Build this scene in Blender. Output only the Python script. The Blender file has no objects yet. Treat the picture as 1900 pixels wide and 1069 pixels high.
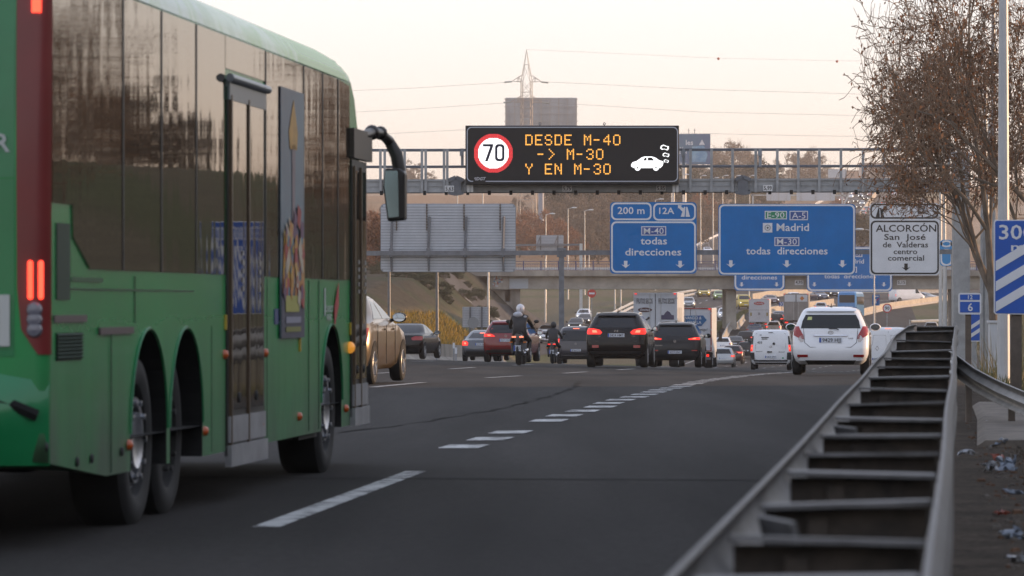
import bpy, bmesh, math, random
import numpy as np
from mathutils import Vector, Matrix
from mathutils.geometry import tessellate_polygon
R = math.radians
rng = np.random.default_rng(7)
random.seed(7)
sc = bpy.context.scene
COL = sc.collection

# ------------------------------------------------------------------ camera, world, sun, exposure
HAZE = .00019
FPX, CAMZ, HOR, CX = 8000.0, 1.22, 566.0, 950.0      # focal length in photo pixels, eye height, horizon row
cam = bpy.data.cameras.new('camera'); camo = bpy.data.objects.new('camera', cam); COL.objects.link(camo)
camo.location = (0, 0, CAMZ); camo.rotation_euler = (R(90), 0, 0)
cam.sensor_width = 36; cam.lens = 36 * FPX / 1900; cam.shift_y = (HOR - 534.5) / 1900
cam.clip_start = 0.5; cam.clip_end = 20000
cam.dof.use_dof = True; cam.dof.focus_distance = 115; cam.dof.aperture_fstop = 8.0
sc.camera = camo

SUN_EL, SUN_AZ = 7.5, 74.0                            # azimuth from +Y (view direction) towards +X (right)
w = bpy.data.worlds.new("World"); sc.world = w; w.use_nodes = True
nt = w.node_tree; nt.nodes.clear()
out = nt.nodes.new('ShaderNodeOutputWorld'); bg = nt.nodes.new('ShaderNodeBackground')
sky = nt.nodes.new('ShaderNodeTexSky'); sky.sky_type = 'NISHITA'; sky.sun_disc = False
sky.sun_elevation = R(SUN_EL); sky.sun_rotation = R(SUN_AZ); sky.air_density = 1.0; sky.dust_density = 1.5; sky.ozone_density = 1.5
# a thin veil of winter smog over the clear sky: pink near the horizon, whiter above
tc = nt.nodes.new('ShaderNodeTexCoord'); sx = nt.nodes.new('ShaderNodeSeparateXYZ')
rmp = nt.nodes.new('ShaderNodeValToRGB'); e = rmp.color_ramp.elements
VEIL = 11.8
e[0].position = 0.0; e[0].color = (.93, .70, .56, 1)
e[1].position = 1.0; e[1].color = (.52, .60, .80, 1)
for p, c in ((.02, (.97, .82, .71, 1)), (.045, (1.0, .92, .86, 1)), (.075, (1.0, .985, .99, 1)), (.2, (.86, .88, .96, 1)), (.5, (.66, .72, .88, 1))):
    k = e.new(p); k.color = c
sc_ = nt.nodes.new('ShaderNodeVectorMath'); sc_.operation = 'SCALE'; sc_.inputs['Scale'].default_value = VEIL
mx = nt.nodes.new('ShaderNodeMix'); mx.data_type = 'RGBA'; mx.inputs['Factor'].default_value = .8
nt.links.new(tc.outputs['Generated'], sx.inputs[0]); nt.links.new(sx.outputs['Z'], rmp.inputs[0])
nt.links.new(rmp.outputs[0], sc_.inputs[0])
nt.links.new(sky.outputs[0], mx.inputs['A']); nt.links.new(sc_.outputs[0], mx.inputs['B'])
nt.links.new(mx.outputs['Result'], bg.inputs[0]); nt.links.new(bg.outputs[0], out.inputs[0])
bg.inputs[1].default_value = 0.10
sl = bpy.data.lights.new('sun', 'SUN'); so = bpy.data.objects.new('sun', sl); COL.objects.link(so)
sl.energy = 4.6; sl.angle = R(.6); sl.color = (1, .62, .33)
sd = Vector((math.sin(R(SUN_AZ)) * math.cos(R(SUN_EL)), math.cos(R(SUN_AZ)) * math.cos(R(SUN_EL)), math.sin(R(SUN_EL))))
so.rotation_euler = sd.to_track_quat('Z', 'Y').to_euler(); so.location = (60, 20, 40)
vs = sc.view_settings; vs.view_transform = 'Standard'; vs.look = 'None'; vs.exposure = .22; vs.gamma = 1
sc.cycles.use_denoising = True
sc.cycles.max_bounces = 6; sc.cycles.diffuse_bounces = 2; sc.cycles.glossy_bounces = 3; sc.cycles.volume_bounces = 0
sc.cycles.transmission_bounces = 3; sc.cycles.caustics_reflective = False; sc.cycles.caustics_refractive = False

# ------------------------------------------------------------------ helpers
def wx(px, D): return (px - CX) * D / FPX
def wz(py, D): return CAMZ - (py - HOR) * D / FPX
def P(px, py, D): return Vector((wx(px, D), D, wz(py, D)))
def tag(o, label=None, cat=None, group=None, kind=None):
    if label: o['label'] = label
    if cat: o['category'] = cat
    if group: o['group'] = group
    if kind: o['kind'] = kind
    return o
def thing(name, label, cat, loc=(0, 0, 0), rz=0, group=None):
    o = bpy.data.objects.new(name, None); COL.objects.link(o); o.empty_display_size = .3
    o.location = loc; o.rotation_euler = (0, 0, rz)
    return tag(o, label, cat, group)
def copy_tree(o, parent=None):
    c = o.copy(); COL.objects.link(c)
    if parent: c.parent = parent
    for ch in list(o.children): copy_tree(ch, c)
    return c
MATS = {}
def M(name, col=(.5, .5, .5), rough=.5, metal=0, noise=0, ns=4, bump=0, bs=None, coat=0, emit=None, es=1, col2=None, stretch=None, spec=None):
    if name in MATS: return MATS[name]
    m = bpy.data.materials.new(name); m.use_nodes = True; t = m.node_tree; b = t.nodes['Principled BSDF']
    b.inputs['Base Color'].default_value = (*col, 1); b.inputs['Roughness'].default_value = rough; b.inputs['Metallic'].default_value = metal
    if spec is not None: b.inputs['Specular IOR Level'].default_value = spec
    if coat: b.inputs['Coat Weight'].default_value = coat; b.inputs['Coat Roughness'].default_value = .06
    if emit: b.inputs['Emission Color'].default_value = (*emit, 1); b.inputs['Emission Strength'].default_value = es
    if noise or bump:
        tcn = t.nodes.new('ShaderNodeTexCoord'); src = tcn.outputs['Object']
        if stretch:
            mp = t.nodes.new('ShaderNodeMapping'); mp.inputs['Scale'].default_value = stretch; t.links.new(src, mp.inputs[0]); src = mp.outputs[0]
    if noise:
        n = t.nodes.new('ShaderNodeTexNoise'); n.inputs['Scale'].default_value = ns; n.inputs['Detail'].default_value = 5; n.inputs['Roughness'].default_value = .65
        t.links.new(src, n.inputs['Vector'])
        r = t.nodes.new('ShaderNodeValToRGB'); r.color_ramp.elements[0].position = .32; r.color_ramp.elements[1].position = .68
        c2 = col2 or tuple(min(1, c * (1 + noise)) for c in col); c1 = col if col2 else tuple(c * (1 - noise) for c in col)
        r.color_ramp.elements[0].color = (*c1, 1); r.color_ramp.elements[1].color = (*c2, 1)
        t.links.new(n.outputs['Fac'], r.inputs[0]); t.links.new(r.outputs[0], b.inputs['Base Color'])
        rr = t.nodes.new('ShaderNodeMapRange'); rr.inputs[3].default_value = max(0, rough - .12 * min(1, noise * 2)); rr.inputs[4].default_value = min(1, rough + .15 * min(1, noise * 2))
        t.links.new(n.outputs['Fac'], rr.inputs[0]); t.links.new(rr.outputs[0], b.inputs['Roughness'])
    if bump:
        n2 = t.nodes.new('ShaderNodeTexNoise'); n2.inputs['Scale'].default_value = bs or ns * 3; n2.inputs['Detail'].default_value = 4
        t.links.new(src, n2.inputs['Vector'])
        bp = t.nodes.new('ShaderNodeBump'); bp.inputs['Strength'].default_value = 1; bp.inputs['Distance'].default_value = bump
        t.links.new(n2.outputs['Fac'], bp.inputs['Height']); t.links.new(bp.outputs[0], b.inputs['Normal'])
    MATS[name] = m
    return m
_txt = {}
def text_shape(s, bold=0, res=2):
    key = (s, bold)
    if key in _txt: return _txt[key]
    cu = bpy.data.curves.new('t', 'FONT'); cu.body = s; cu.size = 1; cu.offset = bold; cu.resolution_u = res; cu.fill_mode = 'FRONT'
    o = bpy.data.objects.new('t', cu); COL.objects.link(o)
    dg = bpy.context.evaluated_depsgraph_get(); me = bpy.data.meshes.new_from_object(o.evaluated_get(dg))
    vv = [(v.co.x, v.co.y) for v in me.vertices]; ff = [tuple(p.vertices) for p in me.polygons]
    bpy.data.objects.remove(o); bpy.data.curves.remove(cu); bpy.data.meshes.remove(me)
    xs = [a for a, _ in vv] or [0]; ys = [b for _, b in vv] or [0]
    _txt[key] = (vv, ff, min(xs), max(xs), min(ys), max(ys))
    return _txt[key]
class MB:
    def __init__(s): s.v = []; s.f = []; s.m = []
    def add(s, vs, fs, mi=0):
        k = len(s.v); s.v += [tuple(a) for a in vs]; s.f += [tuple(i + k for i in f) for f in fs]; s.m += [mi] * len(fs); return s
    def box(s, c, d, rot=None, mi=0, top=None):
        hx, hy, hz = d[0] / 2, d[1] / 2, d[2] / 2; tx, ty = top or (1, 1)
        vs = [Vector(p) for p in ((-hx, -hy, -hz), (hx, -hy, -hz), (hx, hy, -hz), (-hx, hy, -hz), (-hx * tx, -hy * ty, hz), (hx * tx, -hy * ty, hz), (hx * tx, hy * ty, hz), (-hx * tx, hy * ty, hz))]
        if rot is not None: vs = [rot @ p for p in vs]
        c = Vector(c)
        return s.add([p + c for p in vs], [(3, 2, 1, 0), (4, 5, 6, 7), (0, 1, 5, 4), (1, 2, 6, 5), (2, 3, 7, 6), (3, 0, 4, 7)], mi)
    def bar(s, p0, p1, wd, ht, mi=0):
        p0 = Vector(p0); p1 = Vector(p1); d = p1 - p0; L = d.length
        q = d.to_track_quat('Y', 'Z').to_matrix()
        return s.box((p0 + p1) / 2, (wd, L, ht), q, mi)
    def tube(s, p0, p1, r0, r1=None, n=8, mi=0, caps=True):
        return s.path([p0, p1], [r0, r0 if r1 is None else r1], n, mi, caps)
    def path(s, pts, rs, n=8, mi=0, caps=True):
        pts = [Vector(p) for p in pts]
        if not hasattr(rs, '__len__'): rs = [rs] * len(pts)
        vs = []; ref = None
        for i, p in enumerate(pts):
            d = (pts[min(i + 1, len(pts) - 1)] - pts[max(i - 1, 0)]).normalized()
            if ref is None: ref = Vector((0, 0, 1)) if abs(d.z) < .9 else Vector((1, 0, 0))
            a = d.cross(ref).normalized(); b = a.cross(d).normalized(); ref = b
            for k in range(n):
                t = 2 * math.pi * k / n; vs.append(p + (a * math.cos(t) + b * math.sin(t)) * rs[i])
        fs = []
        for i in range(len(pts) - 1):
            for k in range(n): fs.append((i * n + k, i * n + (k + 1) % n, (i + 1) * n + (k + 1) % n, (i + 1) * n + k))
        if caps:
            fs.append(tuple(range(n - 1, -1, -1))); fs.append(tuple(range((len(pts) - 1) * n, len(pts) * n)))
        return s.add(vs, fs, mi)
    def lathe(s, prof, c, axis, n=24, mi=0):
        q = Vector(axis).to_track_quat('Z', 'Y').to_matrix(); c = Vector(c); vs = []; fs = []
        for (r, h) in prof:
            for k in range(n):
                t = 2 * math.pi * k / n; vs.append(c + q @ Vector((max(r, 1e-4) * math.cos(t), max(r, 1e-4) * math.sin(t), h)))
        for i in range(len(prof) - 1):
            for k in range(n): fs.append((i * n + k, i * n + (k + 1) % n, (i + 1) * n + (k + 1) % n, (i + 1) * n + k))
        return s.add(vs, fs, mi)
    def ball(s, c, r, n=12, mi=0, sq=(1, 1, 1)):
        k = n // 2; c = Vector(c); vs = []; fs = []
        for i in range(k + 1):
            a = math.pi * i / k
            for j in range(n):
                t = 2 * math.pi * j / n; vs.append(c + Vector((r * sq[0] * math.sin(a) * math.cos(t), r * sq[1] * math.sin(a) * math.sin(t), -r * sq[2] * math.cos(a))))
        for i in range(k):
            for j in range(n): fs.append((i * n + j, i * n + (j + 1) % n, (i + 1) * n + (j + 1) % n, (i + 1) * n + j))
        return s.add(vs, fs, mi)
    def prism(s, poly, fn, d0, d1, mi=0):
        """closed outline poly [(u,v)] lifted by fn(u,v,d) to 3D, between depths d0 (front) and d1"""
        n = len(poly); a = [fn(u, v, d0) for u, v in poly]; b = [fn(u, v, d1) for u, v in poly]
        tri = tessellate_polygon([[Vector((u, v, 0)) for u, v in poly]])
        fs = [tuple(t) for t in tri] + [tuple(i + n for i in reversed(t)) for t in tri]
        fs += [(i, i + n, (i + 1) % n + n, (i + 1) % n) for i in range(n)]
        return s.add(a + b, fs, mi)
    def ring(s, outer, inner, fn, d0, d1=None, mi=0):
        n = len(outer); d1 = d0 + .003 if d1 is None else d1
        vs = [fn(u, v, d0) for u, v in outer] + [fn(u, v, d0) for u, v in inner]
        fs = [(i, (i + 1) % n, (i + 1) % n + n, i + n) for i in range(n)]
        return s.add(vs, fs, mi)
    def text(s, t, h, fn, u, v, d, align='c', bold=0, capref='H', mi=0, sx=1.0, slant=0, width=None):
        """cap height h; baseline-left/centre/right at (u,v); fn(u,v,d)"""
        vv, ff, x0, x1, y0, y1 = text_shape(t, bold); H = text_shape(capref, 0)[5]
        k = h / H; kx = k * sx
        if width: kx = width / max(1e-6, (x1 - x0))
        off = {'c': -(x0 + x1) / 2 * kx, 'l': -x0 * kx, 'r': -x1 * kx}[align]
        return s.add([fn(u + off + a * kx + slant * b * k, v + b * k, d) for a, b in vv], ff, mi)
    def grid(s, rows, mi=0, close=False):
        n = len(rows[0]); vs = [p for r in rows for p in r]; fs = []
        for i in range(len(rows) - 1):
            for j in range(n - 1 + (1 if close else 0)):
                j2 = (j + 1) % n; fs.append((i * n + j, i * n + j2, (i + 1) * n + j2, (i + 1) * n + j))
        return s.add(vs, fs, mi)
    def build(s, name, mats, parent=None, smooth=None, loc=None):
        me = bpy.data.meshes.new(name); me.from_pydata(s.v, [], s.f)
        if not isinstance(mats, (list, tuple)): mats = [mats]
        for m in mats: me.materials.append(m)
        if len(mats) > 1: me.polygons.foreach_set('material_index', s.m)
        if smooth:
            me.polygons.foreach_set('use_smooth', [True] * len(s.f)); me.set_sharp_from_angle(angle=R(smooth))
        me.update()
        o = bpy.data.objects.new(name, me); COL.objects.link(o)
        if parent: o.parent = parent
        if loc is not None: o.location = loc
        return o
def rrect(w, h, r, n=5, c=(0, 0)):
    pts = []
    for cx, cy, a0 in ((w / 2 - r, h / 2 - r, 0), (-w / 2 + r, h / 2 - r, 90), (-w / 2 + r, -h / 2 + r, 180), (w / 2 - r, -h / 2 + r, 270)):
        for k in range(n + 1):
            a = R(a0 + 90 * k / n); pts.append((c[0] + cx + r * math.cos(a), c[1] + cy + r * math.sin(a)))
    return pts
def circ(r, n=32, c=(0, 0)): return [(c[0] + r * math.cos(2 * math.pi * k / n), c[1] + r * math.sin(2 * math.pi * k / n)) for k in range(n)]
def bevel(o, wd=.01, seg=2):
    b = o.modifiers.new('bevel', 'BEVEL'); b.width = wd; b.segments = seg; b.limit_method = 'ANGLE'; return o
# ------------------------------------------------------------------ terrain and roads
ZK = [(-80, 0), (55, 0), (75, -.12), (95, -.34), (129, -.72), (154, -1.1), (195, -1.75), (240, -2.45), (300, -3.3), (370, -3.95), (430, -3.4), (500, -2.1), (570, -.6), (612, .7),
      (655, 1.9), (700, 3.6), (800, 8), (880, 12), (1000, 17.5), (1160, 25), (1290, 31.3), (1500, 41), (1750, 50), (2000, 54), (2600, 57), (9000, 60)]
_d = np.arange(-80, 3000, 2.0); _z = np.interp(_d, [a for a, _ in ZK], [b for _, b in ZK])
_ker = np.hanning(15); _ker /= _ker.sum(); _zs = np.convolve(np.pad(_z, 7, mode='edge'), _ker, 'valid')
def zr(D): return np.interp(D, np.append(_d, [3001, 9000]), np.append(_zs, [57.2, 60]))
def ref(D): return np.where(np.asarray(D) < 400, .098 * np.asarray(D) - .4, 38.8 + .08 * (np.asarray(D) - 400))
def sstep(a, b, x): t = np.clip((np.asarray(x, float) - a) / (b - a), 0, 1); return t * t * (3 - 2 * t)
def vnoise(x, y, s, seed=0):
    x = np.asarray(x, float) / s; y = np.asarray(y, float) / s; xi = np.floor(x); yi = np.floor(y); fx = x - xi; fy = y - yi
    def h(a, b): v = np.sin(a * 127.1 + b * 311.7 + seed * 74.7) * 43758.5453; return v - np.floor(v)
    fx = fx * fx * (3 - 2 * fx); fy = fy * fy * (3 - 2 * fy)
    return (h(xi, yi) * (1 - fx) + h(xi + 1, yi) * fx) * (1 - fy) + (h(xi, yi + 1) * (1 - fx) + h(xi + 1, yi + 1) * fx) * fy
def toe(D): return np.interp(D, [0, 200, 230, 470], [-23, -23, -23.5, -42])
def gz_u(u, D):
    """ground height at road offset u, distance D"""
    u = np.asarray(u, float); D = np.asarray(D, float)
    z = zr(D) + sstep(85, 150, D) * (1 - sstep(205, 300, D)) * .03 * np.clip(-u - 7, -5, 14)
    # left cutting bank up to the bridge abutment
    slope = np.interp(D, [100, 200, 250, 300, 440], [.3, .36, .43, .8, 1.0]); cap = np.interp(D, [60, 150, 200, 300, 400, 500, 560], [.3, 1.2, 3.0, 6.2, 8.0, 7.6, 2])
    bank = np.minimum(np.maximum(0, toe(D) - u) * slope, cap)
    bank = bank * sstep(60, 140, D) * (1 - sstep(486, 540, D)) * (1 + .12 * (vnoise(u, D, 9, 3) - .5))
    z = z + bank
    # unseen right mound, added to shade the road, with a gap for low sun
    hm = np.interp(D, [-90, -60, 70, 80, 112, 122, 150, 200, 250, 285], [0, 8.5, 8.5, .8, .6, 4.0, 8.0, 9.6, 8.0, 0])
    z = z + hm * sstep(10, 24, u)
    # verge on the right
    z = z - .28 * sstep(1.2, 2.5, u) * sstep(20, 45, D) * (1 - sstep(150, 220, D))
    z = z + 1.0 * np.exp(-((u + 21.5 + (D - 480) * .0) / 3.5) ** 2) * np.exp(-((D - 480) / 25) ** 2)
    # rolling open ground far away
    am = sstep(620, 1000, D) * np.maximum(sstep(-30, -75, u), sstep(18, 60, u))
    am = am * (1 - .6 * sstep(1000, 1500, D)); z = z + am * (vnoise(u, D, 160, 1) - .55) * 7 + am * (vnoise(u, D, 45, 2) - .5) * 2.5
    return z
def gz(X, D): return float(gz_u(X - ref(D), D))
def hit(px, py, d0=400, d1=2400):
    """distance at which the sight line of a photo pixel meets the ground"""
    D = np.arange(d0, d1, 1.0); X = (px - CX) * D / FPX
    h = gz_u(X - ref(D), D) - (CAMZ - (py - HOR) * D / FPX)
    k = np.argmax(h >= 0); return float(D[k]) if h[k] >= 0 else d1
DS = np.unique(np.concatenate([np.array([-420., -320, -230, -150, -110]), np.arange(-80, 320, 4), np.arange(320, 760, 5), np.arange(760, 1500, 12), np.arange(1500, 2200, 30), np.array([2200, 2400, 2700, 3200.])]))
US = np.unique(np.concatenate([np.arange(-60, 40.1, 1.0), -np.geomspace(61, 1700, 30), np.geomspace(41, 1700, 28)]))
UU, DD = np.meshgrid(US, DS); ZZ = gz_u(UU, DD); XX = UU + ref(DD)
nU = len(US)
v = np.stack([XX.ravel(), DD.ravel(), ZZ.ravel()], 1)
ii = np.arange(len(DS) - 1)[:, None] * nU + np.arange(nU - 1)[None, :]
f = np.stack([ii, ii + 1, ii + nU + 1, ii + nU], -1).reshape(-1, 4)
me = bpy.data.meshes.new('ground'); me.from_pydata(v.tolist(), [], f.tolist()); me.polygons.foreach_set('use_smooth', [True] * len(f))
# soil colour per place: dry winter grass, bare earth, ploughed fields, yellow mustard bank
u_, d_ = UU.ravel(), DD.ravel()
def mixc(a, b, t): return a * (1 - t[:, None]) + np.array(b)[None] * t[:, None]
c = np.tile(np.array([[.135, .112, .07]]), (len(u_), 1))
n1 = vnoise(u_, d_, 14, 5); n2 = vnoise(u_, d_, 60, 6)
c = mixc(c, (.085, .10, .04), sstep(.5, .7, n1) * .7)
fields = sstep(700, 850, d_); c = mixc(c, (.30, .19, .115), fields)
c = mixc(c, (.17, .135, .08), fields * sstep(.42, .6, n2)); c = mixc(c, (.36, .26, .18), fields * sstep(.66, .76, vnoise(u_, d_ * .4, 70, 9)))
bk = sstep(0, 1.5, toe(d_) - u_) * sstep(120, 160, d_) * (1 - sstep(495, 520, d_))
zz_ = ZZ.ravel(); c = mixc(c, (.22, .145, .04), bk * (1 - sstep(.2, .9, zz_)) * (1 - sstep(290, 330, d_)) * sstep(.25, .6, vnoise(u_, d_, 6, 8)))
c = mixc(c, (.06, .052, .038), bk * sstep(.3, 1.2, zz_)); c = mixc(c, (.045, .05, .028), bk * sstep(.6, 1.6, zz_) * sstep(.45, .6, vnoise(u_, d_, 5, 4)))
c = mixc(c, (.07, .055, .042), sstep(-4, -3, u_) * (1 - sstep(70, 95, d_)) * (1 - sstep(9, 14, u_)))
ca = me.color_attributes.new('soil', 'FLOAT_COLOR', 'POINT'); ca.data.foreach_set('color', np.concatenate([c, np.ones((len(c), 1))], 1).astype('f').ravel())
gm = bpy.data.materials.new('dry_ground'); gm.use_nodes = True; t = gm.node_tree; b = t.nodes['Principled BSDF']; b.inputs['Roughness'].default_value = .95; b.inputs['Specular IOR Level'].default_value = .1
at = t.nodes.new('ShaderNodeAttribute'); at.attribute_name = 'soil'; tcn = t.nodes.new('ShaderNodeTexCoord')
n = t.nodes.new('ShaderNodeTexNoise'); n.inputs['Scale'].default_value = 1.6; n.inputs['Detail'].default_value = 9; n.inputs['Roughness'].default_value = .75; t.links.new(tcn.outputs['Object'], n.inputs['Vector'])
mr = t.nodes.new('ShaderNodeMapRange'); mr.inputs[1].default_value = .3; mr.inputs[2].default_value = .7; mr.inputs[3].default_value = .45; mr.inputs[4].default_value = 1.45; t.links.new(n.outputs['Fac'], mr.inputs[0])
nf = t.nodes.new('ShaderNodeTexNoise'); nf.inputs['Scale'].default_value = 17; nf.inputs['Detail'].default_value = 6; nf.inputs['Roughness'].default_value = .8; t.links.new(tcn.outputs['Object'], nf.inputs['Vector'])
mf = t.nodes.new('ShaderNodeMapRange'); mf.inputs[1].default_value = .35; mf.inputs[2].default_value = .65; mf.inputs[3].default_value = .35; mf.inputs[4].default_value = 1.7; t.links.new(nf.outputs['Fac'], mf.inputs[0])
mm = t.nodes.new('ShaderNodeMath'); mm.operation = 'MULTIPLY'; t.links.new(mr.outputs[0], mm.inputs[0]); t.links.new(mf.outputs[0], mm.inputs[1])
ml = t.nodes.new('ShaderNodeVectorMath'); ml.operation = 'SCALE'; t.links.new(at.outputs['Color'], ml.inputs[0]); t.links.new(mm.outputs[0], ml.inputs['Scale']); t.links.new(ml.outputs[0], b.inputs['Base Color'])
bp = t.nodes.new('ShaderNodeBump'); bp.inputs['Distance'].default_value = .12; t.links.new(n.outputs['Fac'], bp.inputs['Height']); t.links.new(bp.outputs[0], b.inputs['Normal'])
me.materials.append(gm); me.update()
go = bpy.data.objects.new('ground', me); COL.objects.link(go); tag(go, kind='structure')

def asphalt(name, c, worn):
    m = bpy.data.materials.new(name); m.use_nodes = True; t = m.node_tree; b = t.nodes['Principled BSDF']
    tcn = t.nodes.new('ShaderNodeTexCoord')
    n = t.nodes.new('ShaderNodeTexNoise'); n.inputs['Scale'].default_value = 26; n.inputs['Detail'].default_value = 6; n.inputs['Roughness'].default_value = .8
    n2 = t.nodes.new('ShaderNodeTexNoise'); n2.inputs['Scale'].default_value = .5; n2.inputs['Detail'].default_value = 5
    mp = t.nodes.new('ShaderNodeMapping'); mp.inputs['Rotation'].default_value = (0, 0, R(5.6)); mp.inputs['Scale'].default_value = (1.6, .10, 1)
    t.links.new(tcn.outputs['Object'], n.inputs['Vector']); t.links.new(tcn.outputs['Object'], mp.inputs[0]); t.links.new(mp.outputs[0], n2.inputs['Vector'])
    r1 = t.nodes.new('ShaderNodeValToRGB'); r1.color_ramp.elements[0].position = .38; r1.color_ramp.elements[1].position = .68
    r1.color_ramp.elements[0].color = (*[a * .5 for a in c], 1); r1.color_ramp.elements[1].color = (*[a * 1.75 for a in c], 1)
    r2 = t.nodes.new('ShaderNodeMapRange'); r2.inputs[1].default_value = .38; r2.inputs[2].default_value = .62; r2.inputs[3].default_value = 1 - worn; r2.inputs[4].default_value = 1 + worn
    ml = t.nodes.new('ShaderNodeVectorMath'); ml.operation = 'SCALE'
    t.links.new(n.outputs['Fac'], r1.inputs[0]); t.links.new(n2.outputs['Fac'], r2.inputs[0]); t.links.new(r1.outputs[0], ml.inputs[0]); t.links.new(r2.outputs[0], ml.inputs['Scale'])
    t.links.new(ml.outputs[0], b.inputs['Base Color']); b.inputs['Roughness'].default_value = .9; b.inputs['Specular IOR Level'].default_value = .22
    bp = t.nodes.new('ShaderNodeBump'); bp.inputs['Distance'].default_value = .006; t.links.new(n.outputs['Fac'], bp.inputs['Height']); t.links.new(bp.outputs[0], b.inputs['Normal'])
    return m
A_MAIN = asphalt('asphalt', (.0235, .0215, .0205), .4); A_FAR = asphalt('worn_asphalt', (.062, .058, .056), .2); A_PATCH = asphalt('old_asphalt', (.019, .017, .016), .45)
PAINT = M('road_paint', (.10, .10, .10), .85, noise=.3, ns=5, col2=(.48, .48, .47))
_pr = [n_ for n_ in PAINT.node_tree.nodes if n_.type == 'VALTORGB'][0].color_ramp.elements; _pr[0].position = .42; _pr[1].position = .53
def strip_rows(fl, fr, d0, d1, lift, step=None, nu=None):
    ds = [d for d in DS if d0 < d < d1]; ds = [d0] + ds + [d1]
    if step: ds = list(np.arange(d0, d1 + .001, step))
    rows = []
    for d in ds:
        a, b_ = float(fl(d)), float(fr(d)); k = nu or max(2, int(abs(b_ - a)) + 1)
        rows.append([(float(uu + ref(d)), d, float(gz_u(uu, d)) + lift) for uu in np.linspace(a, b_, k)])
    return rows
def road(name, fl, fr, d0, d1, mat, lift=.012, nu=None):
    mb = MB(); k = nu or 24; mb.grid(strip_rows(fl, fr, d0, d1, lift, nu=k)); o = mb.build(name, mat, smooth=60); return tag(o, kind='structure')
def cst(x): return lambda d: x
def lin(*pts): xs = [p[0] for p in pts]; ys = [p[1] for p in pts]; return lambda d: float(np.interp(d, xs, ys))
LIFT = lambda d: .012 if d < 300 else .05
road('motorway', cst(-22), lin((0, .3), (60, .3), (90, 1.0), (230, 1.0), (260, 4.5), (520, 5), (560, 1), (660, 1)), -60, 660, A_MAIN, .02, nu=24)
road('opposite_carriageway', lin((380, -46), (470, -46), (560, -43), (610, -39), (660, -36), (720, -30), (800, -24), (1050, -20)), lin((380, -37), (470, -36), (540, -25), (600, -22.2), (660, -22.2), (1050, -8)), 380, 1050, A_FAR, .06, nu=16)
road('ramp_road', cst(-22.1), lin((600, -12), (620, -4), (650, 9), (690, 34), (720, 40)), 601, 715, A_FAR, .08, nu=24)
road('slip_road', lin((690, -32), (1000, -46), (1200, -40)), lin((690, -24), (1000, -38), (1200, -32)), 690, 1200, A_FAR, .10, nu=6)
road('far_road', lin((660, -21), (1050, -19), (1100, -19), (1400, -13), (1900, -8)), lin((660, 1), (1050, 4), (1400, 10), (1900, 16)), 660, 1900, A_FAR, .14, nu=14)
# markings: each set of dashes is painted on one road
def dash(mb, u0, d0, d1, wd, u1=None, lift=.026):
    u1 = u0 if u1 is None else u1
    k = max(1, int((d1 - d0) / 4)); ds = np.linspace(d0, d1, k + 1)
    mb.grid([[(float(uu + s * wd / 2 + ref(d)), float(d), float(gz_u(uu + s * wd / 2, d)) + lift) for s in (-1, 1)] for d, uu in zip(ds, np.linspace(u0, u1, k + 1))])
mb = MB()
dash(mb, -3.20, 23.2, 31.0, .15, -3.33)
for d, off in zip(np.arange(36.0, 150, 2.05), rng.normal(0, .03, 200)):
    if 42 < d < 43.6: continue
    dash(mb, -3.58 + off, d, d + .95 + off, .34)
ln = np.arange(66, 420, 17.0)
for i, d in enumerate(ln):
    dash(mb, -8.2, d, d + 6.5, .16, lift=.03); dash(mb, -12.2, d + 12, d + 18, .16, lift=.03)
    if d > 90: dash(mb, -16.2, d + 20, d + 26, .16, lift=.03)
    if d > 130: dash(mb, -4.4, d, d + 6, .16, lift=.03)
for d in np.arange(14, 420, 8.0): (dash(mb, .25, d, d + 8, .16, lift=.024) if d > 92 else None); dash(mb, -21.2, d + 40, d + 48, .16, lift=.03)
tag(mb.build('lane_markings', PAINT), kind='structure')
mb = MB()
for d in np.arange(620, 760, 14.): dash(mb, np.interp(d, [600, 760], [-31, -26]), d, d + 6, .25, lift=.11)
for d in np.arange(520, 640, 6.0): dash(mb, np.interp(d, [520, 660], [-34, -23.5]), d, d + 6, .3, np.interp(d + 6, [520, 660], [-34, -23.5]), lift=.10)
for k in range(7):
    d = 548 + k * 7.5; a = np.interp(d, [520, 660], [-34, -23.5]) + .6; b_ = -23.4
    mb.grid([[(float(uu + ref(dd)), float(dd), float(gz_u(uu, dd)) + .13) for dd in (d + j * (uu - a) * 1.0, d + 1.6 + j * (uu - a) * 1.0)] for j in (1,) for uu in np.linspace(a, b_, 6)])
for d in np.arange(560, 760, 6.): dash(mb, np.interp(d, [540, 610, 660, 720], [-40, -37.5, -35, -29.3]), d, d + 6, .22, np.interp(d + 6, [540, 610, 660, 720], [-40, -37.5, -35, -29.3]), lift=.11)
for d in np.arange(380, 540, 14.): dash(mb, -41, d, d + 6, .2, lift=.11)
for u in np.arange(-18, 30, 5.0): 
    d = np.interp(u, [-18, 30], [634, 680]); dash(mb, u, d, d + 1.0, 2.0, lift=.15)
for d in np.arange(760, 1800, 16.): dash(mb, np.interp(d, [760, 1400, 1900], [-4, 4, 9]), d, d + 7, .3, lift=.22); dash(mb, np.interp(d, [760, 1400, 1900], [-14, -8, -2]), d, d + 7, .3, lift=.22)
for d in np.arange(720, 1000, 8.): dash(mb, np.interp(d, [690, 1000], [-28, -42]), d, d + 4, .25, lift=.2)
tag(mb.build('far_road_markings', PAINT), kind='structure')
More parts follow.
